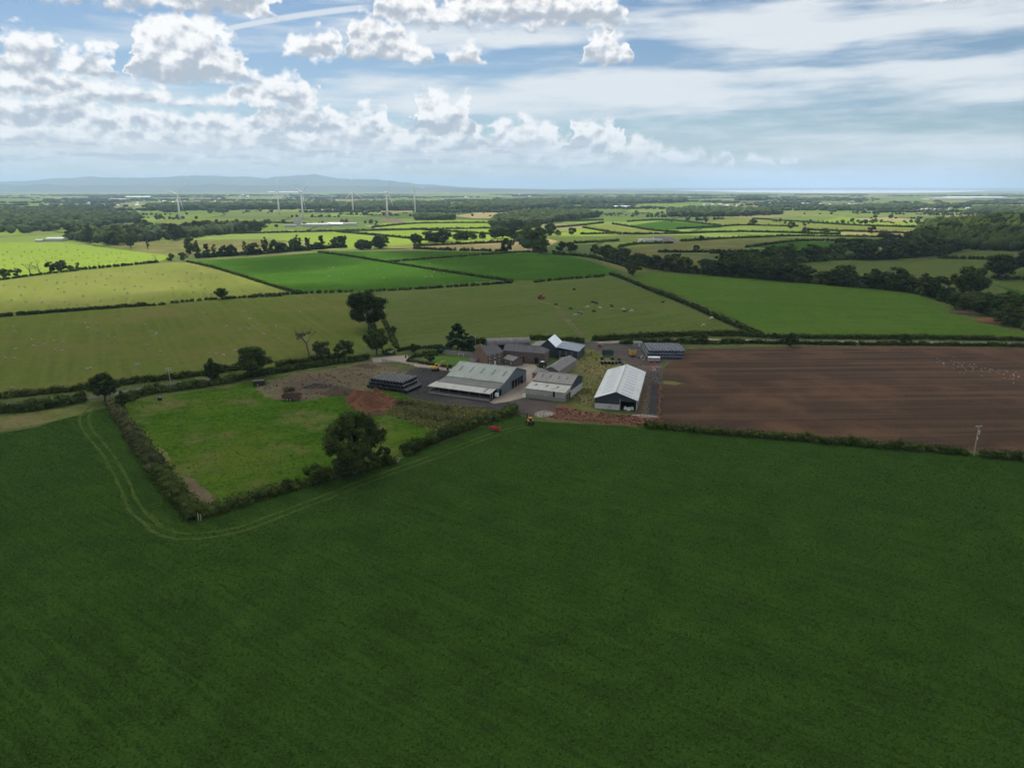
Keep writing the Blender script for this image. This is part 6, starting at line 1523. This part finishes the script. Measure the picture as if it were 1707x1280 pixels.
for j in range(n): 
    a0, a1 = 2 * math.pi * j / n, 2 * math.pi * (j + 1) / n
    P = [(1.0 * math.cos(a0), -.12, 1.0 + 1.0 * math.sin(a0)), (1.0 * math.cos(a1), -.12, 1.0 + 1.0 * math.sin(a1)), (.78 * math.cos(a1), -.12, 1.0 + .78 * math.sin(a1)), (.78 * math.cos(a0), -.12, 1.0 + .78 * math.sin(a0))]
    b.hexa([Vector(p) for p in P] + [Vector(p) + Vector((0, 0.24, 0)) for p in P])
b.build('hoop', MATS['steel'], o); boxpart(o, 'brace', 'steel', (0, 0, 1.0), (1.7, 0.06, 0.1)); o.scale = (0.7, 0.7, 0.7)
for i, (px, py) in enumerate(((331, 868), (335, 868), (338, 862))):
    o = tag(empty('gate_post', G(px, py), 0.1 * i), 'weathered timber post at the lower left corner of the paddock', 'post', 'corner posts'); b = MB(); b.tube([(0, 0, -.1), (0.05 * i, 0, 1.9 - .3 * i)], [0.13, 0.11], 7); b.build('shaft', MATS['timber_pale'], o)
o = tag(empty('gate', G(978, 570.5), 0.1), 'pale metal field gate at the end of the wheel tracks', 'gate')
for x in (-2, 2): boxpart(o, 'post', 'timber', (x, 0, 0.7), (0.2, 0.2, 1.5))
for k in range(5): boxpart(o, 'bar', 'rim_grey', (0, 0, 0.25 + 0.22 * k), (3.8, 0.05, 0.05))

def pole(px, py, h, rz, label, can=False, lean=0.0):
    o = tag(empty('telegraph_pole', G(px, py), rz), label, 'pole'); o.rotation_euler = (0, lean, rz)
    b = MB(); b.tube([(0, 0, -.2), (0, 0, h)], [0.17, 0.12], 8); b.build('shaft', MATS['timber_pale'], o)
    for z in ((h - .3, h - 1.0) if not can else (h - .25,)):
        a = boxpart(o, 'crossarm', 'timber_pale', (0, 0.02, z), (2.0, 0.12, 0.14))
        for x in (-.9, -.35, .35, .9): b = MB(); b.tube([(x, 0, z + .07), (x, 0, z + .27)], [0.06, 0.05], 6); b.build('insulator', MATS['white_paint'], a)
    if can:
        b = MB(); b.tube([(0.35, 0, h - 2.6), (0.35, 0, h - 1.5)], 0.34, 10); b.build('transformer', MATS['rim_grey'], o); boxpart(o, 'bracket', 'steel', (0.15, 0, h - 2.0), (0.5, 0.1, 0.1))
        b = MB(); b.tube([(0.2, 0.1, h - 4.2), (0.2, 0.1, h - 3.4)], 0.2, 8); b.build('switch_box', MATS['white_paint'], o)
    return o
pole(286, 646, 7.6, 0.3, 'pale telegraph pole in front of the lane hedge', lean=-0.05)
pole(236, 634, 7.2, 0.3, 'telegraph pole behind the lane hedge, left of the pale one', lean=-0.08)
pole(1623, 759, 8.8, 0.2, 'pale electricity pole with transformer in the hedge gap on the right', True)

# ------------------------------------------------------------------ animals
def skin_mesh(name, verts, edges, radii, mat, sub=1):
    me = bpy.data.meshes.new(name); me.from_pydata(verts, edges, [])
    o = bpy.data.objects.new(name, me); COL.objects.link(o)
    sk = o.modifiers.new('skin', 'SKIN'); sk.use_smooth_shade = True
    for i, r in enumerate(radii): me.skin_vertices[0].data[i].radius = (r, r)
    me.skin_vertices[0].data[0].use_root = True
    s_ = o.modifiers.new('sub', 'SUBSURF'); s_.levels = sub; s_.render_levels = sub
    dg = bpy.context.evaluated_depsgraph_get(); ev = bpy.data.meshes.new_from_object(o.evaluated_get(dg))
    bpy.data.objects.remove(o); bpy.data.meshes.remove(me)
    ev.name = name; ev.materials.clear(); ev.materials.append(MATS[mat]); ev.polygons.foreach_set('material_index', [0] * len(ev.polygons))
    return ev
def quad_animal(name, s, body, leg, headlow, mat):
    """trunk from rump to chest, neck and head, four jointed legs"""
    L_, hb = s, body
    V = [(0, 0, hb), (L_ * .42, 0, hb * 1.02), (-L_ * .42, 0, hb * 1.0), (L_ * .62, 0, hb * (1.12 if not headlow else .85)), (L_ * .80, 0, hb * (1.2 if not headlow else .35)), (L_ * .95, 0, hb * (1.08 if not headlow else .12))]
    E_ = [(0, 1), (0, 2), (1, 3), (3, 4), (4, 5)]; Rr = [leg * 2.6, leg * 2.3, leg * 2.2, leg * 1.3, leg * 1.1, leg * .7]
    for (bx, sgn) in ((1, 1), (1, -1), (2, 1), (2, -1)):
        k = len(V); x = V[bx][0]; back = -1 if bx == 2 else 1
        V += [(x, sgn * leg * 1.3, hb * .62), (x - .05 * L_ * (1 if bx == 2 else 0), sgn * leg * 1.35, hb * .3), (x, sgn * leg * 1.35, 0.03)]
        E_ += [(bx, k), (k, k + 1), (k + 1, k + 2)]; Rr += [leg * .9, leg * .5, leg * .45]
    return skin_mesh(name, V, E_, Rr, mat)
sheepA, sheepB = quad_animal('sheep', 1.15, 0.62, 0.135, False, 'wool'), quad_animal('sheep', 1.15, 0.62, 0.135, True, 'wool')
cowm = {k: [quad_animal('cow', 2.1, 1.15, 0.20, hl, 'cow_' + k) for hl in (False, True)] for k in ('black', 'white', 'pied')}
def animal(name, me, loc, rz, s, label, cat, group):
    o = link(name, me); o.location = loc; o.rotation_euler = (0, 0, rz); o.scale = (s, s, s); return tag(o, label, cat, group)
z_ = lambda x, y: (x * 430 / 1707, 480 + y * 220 / 873)
for (x, y) in [(90, 262), (102, 297), (210, 345), (220, 388), (297, 373), (352, 358), (418, 364), (366, 416), (408, 421), (100, 407), (40, 467), (96, 466), (82, 664), (568, 235), (582, 267), (645, 297), (665, 308), (721, 325), (755, 330), (962, 247), (1010, 295), (1037, 301), (1040, 312), (972, 380), (1064, 428), (1387, 434), (1427, 444), (1480, 447), (1558, 420), (1352, 167), (1330, 212), (1500, 256), (1595, 274), (1672, 257), (1612, 156), (1660, 148), (1656, 206), (1627, 263), (1645, 275), (575, 540), (597, 536)]:
    p = G(*z_(x, y)); animal('sheep', random.choice((sheepA, sheepB)), p, random.uniform(-.6, .6) + random.choice((0, 3.14)), 0.95, 'white sheep on the olive pasture', 'sheep', 'sheep on the olive pasture')
for (x, y) in [(460, 545), (430, 542), (473, 543), (440, 558), (465, 565), (500, 520), (521, 500)]:
    p = G(x, y); animal('sheep', random.choice((sheepA, sheepB)), p, random.uniform(0, 6.3), 0.95, 'white sheep on the olive pasture', 'sheep', 'sheep on the olive pasture')
for (x, y) in scatter([(5, 500), (5, 475), (250, 448), (330, 448), (450, 485), (330, 498), (100, 512)], 75, 9):
    p = G(x, y); animal('sheep', random.choice((sheepA, sheepB)), p, random.uniform(0, 6.3), 1.05, 'white sheep on the yellow pasture', 'sheep', 'sheep on the yellow pasture')
for (x, y) in scatter([(5, 455), (5, 412), (110, 412), (250, 428), (200, 438)], 60, 6):
    p = G(x, y); animal('sheep', random.choice((sheepA, sheepB)), p, random.uniform(0, 6.3), 1.15, 'white sheep on the bright pasture', 'sheep', 'sheep on the bright pasture')
for (x, y) in [(548, 448), (555, 447), (547, 462), (549, 462), (628, 451), (678, 462), (710, 463), (720, 462), (723, 455), (740, 456), (716, 441), (640, 465), (612, 455), (575, 458)]:
    p = G(x, y); animal('sheep', sheepA, p, random.uniform(0, 6.3), 1.4, 'white sheep on the rich green pasture', 'sheep', 'sheep on the rich green pasture')
zc = lambda x, y: (840 + x * 430 / 1707, 470 + y * 130 / 516)
COWS = {'black': [(467, 52), (592, 197), (716, 162), (592, 138), (607, 143), (1050, 136), (340, 152), (445, 181), (804, 197)], 'white': [(467, 223), (638, 174), (842, 194), (796, 186), (1318, 291), (1378, 243), (555, 168)], 'pied': [(710, 190), (516, 214), (505, 209)]}
for k, L in COWS.items():
    for (x, y) in L: animal('cow', random.choice(cowm[k]), G(*zc(x, y + 4)), random.uniform(-.5, .5) + random.choice((0, 3.14)), 0.9, '%s cow grazing on the centre pasture' % {'black': 'black', 'white': 'white', 'pied': 'black and white'}[k], 'cow', k + ' cows on the centre pasture')
# gulls following the plough
gb = MB(); gb.tube([(-.28, 0, .16), (-.12, 0, .2), (.1, 0, .22), (.2, 0, .3), (.3, 0, .28)], [.02, .09, .1, .07, .02], 7)
for s in (-1, 1): gb.hexa([(-.2, s * .08, .2), (.1, s * .08, .22), (.0, s * .5, .3), (-.18, s * .48, .29), (-.2, s * .08, .23), (.1, s * .08, .25), (.0, s * .5, .32), (-.18, s * .48, .31)])
gull = gb.mesh('gull', MATS['feather'])
zg = lambda x, y: (1280 + x / 4, 460 + y / 4)
for _ in range(70):
    t_ = random.random(); x = 1120 + 560 * t_; y = 575 + 95 * t_ + random.gauss(0, 16)
    p = G(*zg(x, y)); animal('gull', gull, p, random.uniform(0, 6.3), random.uniform(0.6, 0.9), 'white gull among the flock on the ploughed field', 'bird', 'gulls on the ploughed field')

# ------------------------------------------------------------------ the far country
leafmat('leaf_far', (0.038, 0.062, 0.025), (0.105, 0.140, 0.050), 0.2, 0.0)
def blob_wood(name, pts, label=None, mat='leaf_far'):
    """far wood that reads as one mass: a rough crown for each tree"""
    v0, f0 = ico(); n = len(pts); pts = np.asarray(pts)
    r_ = np.random.default_rng(int(abs(pts[0, 0])) + n)
    sc_ = r_.uniform(0.7, 1.25, (n, len(v0), 1))
    V = v0[None] * sc_ * np.stack([pts[:, 3], pts[:, 3], pts[:, 2] * 0.55], -1)[:, None, :]
    V[:, :, 0] += pts[:, 0:1]; V[:, :, 1] += pts[:, 1:2]; V[:, :, 2] += pts[:, 2:3] * 0.5 + hill(pts[:, 0], pts[:, 1])[:, None]
    F_ = f0[None] + (np.arange(n) * len(v0))[:, None, None]
    V = V.reshape(-1, 3); F_ = F_.reshape(-1, 3)
    me = bpy.data.meshes.new(name); me.vertices.add(len(V)); me.vertices.foreach_set('co', V.ravel())
    me.loops.add(F_.size); me.loops.foreach_set('vertex_index', F_.ravel().astype(np.int32))
    me.polygons.add(len(F_)); me.polygons.foreach_set('loop_start', np.arange(0, F_.size, 3, dtype=np.int32)); me.polygons.foreach_set('loop_total', np.full(len(F_), 3, dtype=np.int32))
    me.update(calc_edges=True); me.materials.append(MATS[mat])
    return tag(link(name, me), label, None, None, 'stuff')

def fill(poly, gap, h, r):
    P = np.array([(p.x, p.y) for p in poly]); out = []
    xs_ = np.arange(P[:, 0].min(), P[:, 0].max(), gap); ys_ = np.arange(P[:, 1].min(), P[:, 1].max(), gap)
    pl = [tuple(p) for p in P]
    for x in xs_:
        for y in ys_:
            c = (x + random.uniform(-.5, .5) * gap, y + random.uniform(-.5, .5) * gap)
            if inside(c, pl): k = random.uniform(0.75, 1.25); out.append((c[0], c[1], h * k, r * k))
    return out

WOODS = [
    ('big dark wood on the far left', [(-180, 396), (40, 389), (150, 381), (236, 370), (236, 362), (180, 356), (60, 352), (-180, 350)], 22, 12, 8.0),
    ('dark wood behind the left turbine', [(250, 352), (420, 350), (590, 349), (590, 343), (420, 344), (250, 345)], 22, 17, 13),
    ('dark wood behind the middle turbines', [(560, 353), (700, 351), (745, 350), (745, 342), (600, 340)], 22, 17, 13),
    ('dark wood right of the turbines', [(745, 354), (800, 353), (880, 350), (940, 345), (930, 339), (800, 341), (760, 346)], 22, 17, 13),
    ('small square plantation on the turbine meadow', [(695, 367.5), (756, 367), (757, 363), (695, 363)], 13, 11, 8),
    ('wood at the head of the river trees', [(815, 378), (830, 366), (880, 357), (960, 356), (1000, 362), (930, 370), (880, 378)], 14, 14, 9),
    ('far wood in the middle', [(850, 343), (1000, 341), (1140, 338), (1140, 333), (1000, 334), (860, 336)], 30, 18, 18),
    ('pale wood in the middle right', [(1115, 362), (1200, 362), (1300, 358), (1300, 354), (1180, 350), (1115, 353)], 16, 14, 10),
    ('dark round wood on the far right', [(1228, 335), (1278, 335), (1275, 331.5), (1232, 331.5)], 26, 22, 16),
    ('thin wood on the right plain', [(1345, 351), (1480, 352), (1600, 348), (1600, 344), (1450, 345)], 24, 14, 12),
    ('wood at the foot of the hill', [(1610, 356), (1707, 362), (1850, 366), (1850, 352), (1707, 350), (1640, 348)], 20, 14, 11),
]
WOODS_XY = [('wood filling the slope of the hill on the right', [XY(500, 890), XY(600, 815), XY(760, 815), XY(900, 900), XY(1000, 1100), XY(950, 1250), XY(700, 1230), XY(600, 1080)], 11, 11, 7)]
blob_wood('woodland', fill(WOODS_XY[0][1], 8.5, 12, 4.8), WOODS_XY[0][0], 'leaf_dark')
WOODS.append(('wood behind the bright pasture on the left', [(118, 400), (118, 388), (240, 386), (340, 384), (425, 379), (436, 385), (300, 399), (170, 408)], 11, 12, 6))
for lb, pl, gap, h, r in WOODS: blob_wood('woodland', fill(GP(pl), gap, h, r), lb)

# hedgerow trees, copses and woods that melt together towards the horizon
pts = []
for (d0, d1, n, h, r) in ((1250, 1700, 42, 8, 4.5), (1700, 2300, 58, 9, 5.5)):          # hedgerow trees: broken lines along field edges
    for _ in range(n):
        y = random.uniform(d0, d1); x = random.uniform(-0.9, 0.9) * y
        if y < 1900 and -400 < x < 320: continue
        a = random.gauss(0, 0.35) if random.random() < 0.8 else 1.3; ln = random.uniform(80, 380); s_ = 0.0; thick = random.random()
        while s_ < ln:
            s_ += random.choice((7, 9, 12, 12, 40)) if thick > 0.35 else random.uniform(25, 110)
            k = random.choice((0.35, 0.45, 0.6, 0.8, 1.2)); pts.append((x + s_ * math.cos(a), y + s_ * math.sin(a) + random.uniform(-3, 3), h * k, r * (0.5 + 0.5 * k)))
y = 2250.0; row = 0
while y < 9000:                                                                         # belts with open country between them
    r = y * 0.0042; x = -0.95 * y
    while x < 0.95 * y:
        v = mnoise.noise((x / (y * 0.16), row * 3.7, 2.0)) + 0.45 * mnoise.noise((x / (y * 0.035), row * 5.1, 8.0))
        if v > 0.10:
            for _ in range(1 + (v > 0.2)):
                k = random.uniform(0.55, 1.15); pts.append((x, y + random.uniform(-1, 1) * y * 0.012 + y * 0.03 * mnoise.noise((x / (y * 0.3), row, 1.0)), 10.5 * k, r * k))
        x += r * 1.05
    y *= 1.085; row += 1
blob_wood('distant_woodland', pts, 'belts of far trees melting into blue haze')

# barns and houses of the plain
def far_shed(loc, L, W, h, rz, label, roof, wallm='concrete_panel', cat='barn', group=None, name='farm_shed'):
    o = tag(empty(name, loc, rz), label, cat, group); e = h * 0.68
    roof_plane(o, 'roof', roof, (-L / 2 - .3, -W / 2 - .3, e), (L / 2 + .3, -W / 2 - .3, e), (L / 2 + .3, 0, h), (-L / 2 - .3, 0, h), t=0.15); roof_plane(o, 'roof', roof, (L / 2 + .3, W / 2 + .3, e), (-L / 2 - .3, W / 2 + .3, e), (-L / 2 - .3, 0, h), (L / 2 + .3, 0, h), t=0.15)
    prism(o, 'wall', wallm, [(-L / 2, -W / 2, 0), (-L / 2, -W / 2, e - .1), (-L / 2, 0, h - .25), (-L / 2, W / 2, e - .1), (-L / 2, W / 2, 0)], (L, 0, 0))
    return o
paint('roof_bright', (0.75, 0.76, 0.76), 0.04, 0.4)
paint('roof_tile', (0.20, 0.12, 0.10), 0.2, 0.8)
paint('render_white', (0.62, 0.60, 0.56), 0.08, 0.8)
for (px, py, L, W, h, rz, lb, rf) in [
    (95, 402, 24, 14, 5.5, 0.05, 'long pale-roofed shed at the end of the left-hand wood', 'roof_pale'),
    (67, 403, 10, 7, 3.5, 0.05, 'small white-roofed shed left of the long one by the wood', 'roof_pale'),
    (527, 378, 52, 18, 7, 0.02, 'long pale shed of the farm below the turbines', 'roof_pale'),
    (560, 377, 30, 16, 7, 0.02, 'right-hand shed of the farm below the turbines', 'roof_bright'),
    (585, 376, 26, 14, 6, -0.1, 'low concrete-walled clamp right of the farm below the turbines', 'roof_fawn'),
    (497, 376, 14, 14, 15, 0.0, 'tall dark silo building of the farm below the turbines', 'roof_slate'),
    (485, 379, 22, 12, 6, 0.0, 'dark low shed left of the silo building', 'roof_slate'),
    (545, 353, 40, 18, 7, 0.0, 'white-roofed shed behind the second turbine', 'roof_bright'),
    (232, 330, 190, 70, 12, 0.0, 'big white works roof on the plain far left', 'roof_bright'),
    (200, 334, 120, 50, 10, 0.0, 'grey works roof left of the big white one', 'roof_pale'),
    (1036, 347, 62, 30, 9, 0.0, 'bright white shed roof in the far centre', 'roof_bright'),
    (958, 358, 26, 14, 6, 0.2, 'pale farmhouse behind the river wood', 'roof_pale'),
    (1618, 331.5, 420, 200, 14, 0.0, 'huge white glasshouse roof on the far right plain', 'roof_bright'),
    (1580, 333, 300, 90, 10, 0.0, 'long pale roof left of the huge glasshouse', 'roof_pale'),
    (475, 322, 500, 180, 20, 0.0, 'thin white roof far out between two turbines', 'roof_bright'),
    (1088, 405, 24, 13, 6, 0.1, 'grey shed of the far farm in the middle right, left one', 'roof_fawn'),
    (1104, 404, 26, 14, 8, 0.1, 'tall dark-roofed barn of the far farm in the middle right', 'roof_slate'),
    (1075, 404, 18, 10, 5, 0.1, 'pale low shed at the left of the far farm in the middle right', 'roof_pale'),
    (1118, 405, 14, 9, 5, 0.4, 'small house at the right of the far farm in the middle right', 'roof_tile'),
    (1492, 397, 13, 8, 6, 0.2, 'brick cottage among the trees below the hill wood', 'roof_tile'),
    (745, 349, 30, 20, 8, 0.1, 'pale farm roofs right of the last turbine', 'roof_pale')]:
    far_shed(G(px, py), L, W, h, rz, lb, rf)
k_ = far_shed(G(1605, 371), 11, 8, 6, 0.2, 'white caravan-park house below the right-hand wood', 'roof_bright', 'render_white', 'house', 'white houses below the right-hand wood', 'house')
for px, py in ((1614, 371), (1622, 370), (1636, 371), (1645, 371), (1598, 371)): c = clone(k_); c.location = G(px, py); c.rotation_euler.z = random.uniform(0, 1)
hs = [far_shed(G(300, 338), 13, 9, 8, 0.3, 'pale house scattered over the distant plain', rf, 'render_white', 'house', 'houses on the distant plain', 'house') for rf in ('roof_tile', 'roof_slate', 'roof_bright')]
spots = []
for cx, cy, n, sx in ((290, 338, 26, 40), (170, 342, 16, 30), (560, 333, 12, 60), (760, 341, 12, 26), (1210, 343, 18, 60), (1330, 342, 16, 40), (1440, 342, 24, 70), (1560, 350, 14, 50), (450, 328, 12, 80), (1000, 327, 10, 120), (800, 331, 8, 60)):
    for _ in range(n): spots.append((random.gauss(cx, sx), cy + random.uniform(-2.5, 2.5)))
for i, s in enumerate(spots):
    o = hs[i] if i < 3 else clone(hs[i % 3]); o.location = G(*s); o.rotation_euler.z = random.uniform(0, 3.1); f = max(1.0, o.location.y / 4500); o.scale = (f, f, f ** 0.5)

# wind turbines
paint('turbine_white', (0.82, 0.82, 0.82), 0.03, 0.5)
def turbine(px, py, hub_h, bl, yaw, ph, label):
    o = tag(empty('wind_turbine', G(px, py), yaw), label, 'turbine', 'wind turbines on the plain')
    b = MB(); b.tube([(0, 0, -1), (0, 0, hub_h * 0.5), (0, 0, hub_h - 1.5)], [2.5, 2.0, 1.4], 14); b.build('tower', MATS['turbine_white'], o, True)
    b = MB(); b.hexa([(-1.6, -2.6, hub_h - 1.6), (1.6, -2.6, hub_h - 1.6), (1.5, 6.5, hub_h - 1.2), (-1.5, 6.5, hub_h - 1.2), (-1.5, -2.6, hub_h + 1.8), (1.5, -2.6, hub_h + 1.8), (1.2, 6.5, hub_h + 1.4), (-1.2, 6.5, hub_h + 1.4)]); b.build('nacelle', MATS['turbine_white'], o)
    c = Vector((0, -3.6, hub_h)); b = MB(); b.tube([c + Vector((0, 1.0, 0)), c, c + Vector((0, -1.6, 0))], [1.5, 1.5, 0.3], 10); b.build('hub', MATS['turbine_white'], o, True)
    for i in range(3):
        a = ph + i * 2 * math.pi / 3; d = Vector((math.sin(a), 0, math.cos(a))); s = Vector((math.cos(a), 0, -math.sin(a))); n = Vector((0, 1, 0))
        b = MB(); st = [(0.8, 0.7, 0.7), (bl * 0.12, 1.0, 0.5), (bl * 0.25, 1.4, 0.35), (bl * 0.6, 0.9, 0.2), (bl, 0.2, 0.07)]
        k0 = len(b.v)
        for (r_, cw, th) in st:
            for (u, v) in ((-1, 0), (0, 1), (1, 0), (0, -1)): tw = 0.25 * (1 - r_ / bl); b.v.append(tuple(c + d * r_ + (s * math.cos(tw) + n * math.sin(tw)) * u * cw + n * v * th))
        for i_ in range(len(st) - 1):
            for j in range(4): b.f.append((i_ * 4 + j, i_ * 4 + (j + 1) % 4, (i_ + 1) * 4 + (j + 1) % 4, (i_ + 1) * 4 + j)); b.mi.append(0)
        b.f.append((16, 17, 18, 19)); b.mi.append(0); b.build('blade', MATS['turbine_white'], o, True)
    return o
turbine(300, 365, 58, 40, R(62), R(165), 'wind turbine standing far left apart from the others')
turbine(465.5, 358, 62, 42, R(68), R(2), 'second wind turbine from the left')
turbine(505, 364.5, 62, 42, R(66), R(170), 'third wind turbine from the left, just left of the pale sheds')
turbine(588.5, 353, 62, 52, R(58), R(-4), 'fourth wind turbine from the left')
turbine(646, 364.5, 62, 42, R(60), R(28), 'tallest wind turbine at the head of the bare construction track')
turbine(692, 356, 68, 48, R(58), R(-40), 'rightmost wind turbine of the six on the plain')
sheet('construction_ground', GP([(632, 364), (655, 363), (668, 368), (682, 374), (672, 375), (648, 370), (634, 369)]), 'soil_mud', 0.25, 60)
strip('construction_track', GP([(612, 376), (625, 379), (631, 381)]), 9, 'concrete', 0.25)

# estuary, tidal flats, and hills beyond
m, q, out = newmat('estuary_water'); bsdf(q, out, (0.50, 0.52, 0.54), 0.3, 0.5)
m, q, out = newmat('tidal_flat'); bsdf(q, out, q.mix(q.ss(q.noise(pos(q), 0.0006, 4), 0.35, 0.65), (0.42, 0.38, 0.34), (0.60, 0.56, 0.52)), 0.7, 0.3)
def flat(name, pts, mat, lift):
    b = MB(); b.poly([(p.x, p.y, lift) for p in GP(pts)]); return tag(b.build(name, MATS[mat]), kind='structure')
flat('tidal_flat', [(1150, 319.6), (1230, 321.4), (1400, 322.6), (1560, 321.8), (1640, 319.5), (1640, 318.4), (1150, 318.2)], 'tidal_flat', 3.0)
flat('estuary', [(1130, 318.6), (1300, 319.2), (1500, 319.0), (1700, 318.2), (1800, 317.2), (1130, 317.0)], 'estuary_water', 5.0)

m, q, out = newmat('fell'); n = q.noise(pos(q), 0.0006, 6, 0.6)
bsdf(q, out, q.mix(q.ss(n, 0.3, 0.7), (0.055, 0.075, 0.040), (0.110, 0.105, 0.070)), 1.0, 0.0)
def ridge(name, d, prof, depth, amp, seed):
    """a range of hills: crest heights read from the skyline, slopes broken by spurs"""
    n, k = 220, 26; x0, x1 = prof[0][0], prof[-1][0]; V = []
    for j in range(k):
        t_ = j / (k - 1) * 2 - 1
        for i in range(n):
            px = x0 + (x1 - x0) * i / (n - 1); py = np.interp(px, [p[0] for p in prof], [p[1] for p in prof])
            py += 2.4 * mnoise.fractal((px / 38, seed, 0), 0.9, 2, 4) if py < 309 else 0.0
            hgt = max(0.0, (313.6 - py)) / FOC * d * 0.96 + CAM_H * 0.6 * min(1.0, i / (n * 0.06), (n - 1 - i) / (n * 0.3))
            x = (px - 853.5) / FOC * d * 1.04; y = d + t_ * depth
            f = max(0.0, 1 - abs(t_ + 0.35 * mnoise.noise((x / 1900, 0, seed))) ** 1.3)
            z = hgt * f * (1 + 0.16 * mnoise.fractal((x / 1100, y / 1100, seed), 0.9, 2, 4) * (1 if f < 0.97 else 0.3))
            V.append((x, y, max(-2.0, z) if 0 < j < k - 1 else -2.0))
    F_ = [(j * n + i, j * n + i + 1, (j + 1) * n + i + 1, (j + 1) * n + i) for j in range(k - 1) for i in range(n - 1)]
    me = bpy.data.meshes.new(name); me.from_pydata(V, [], F_); me.materials.append(MATS['fell']); me.polygons.foreach_set('use_smooth', [True] * len(F_))
    return tag(link(name, me), kind='structure')
ridge('hills', 20000, [(-500, 306), (-200, 303), (0, 301), (60, 302), (110, 300), (150, 296), (200, 294), (260, 295), (300, 294.5), (360, 291), (400, 293), (440, 293.5), (480, 296), (515, 292.5), (548, 289.5), (575, 295), (610, 297.5), (650, 297), (700, 303.5), (740, 306), (800, 310), (880, 311.4), (960, 312.6), (1060, 313.4)], 3000, 0.2, 3)
ridge('foothills', 15000, [(-500, 308), (-100, 307), (60, 305), (200, 306.5), (400, 305.5), (560, 307), (800, 311), (1000, 312.2), (1200, 313.2)], 700, 0.2, 8)
ridge('far_shore', 28000, [(900, 313.5), (1100, 311.8), (1250, 311.6), (1400, 311.2), (1600, 312), (1900, 312.4), (2200, 312)], 3500, 0.2, 5)
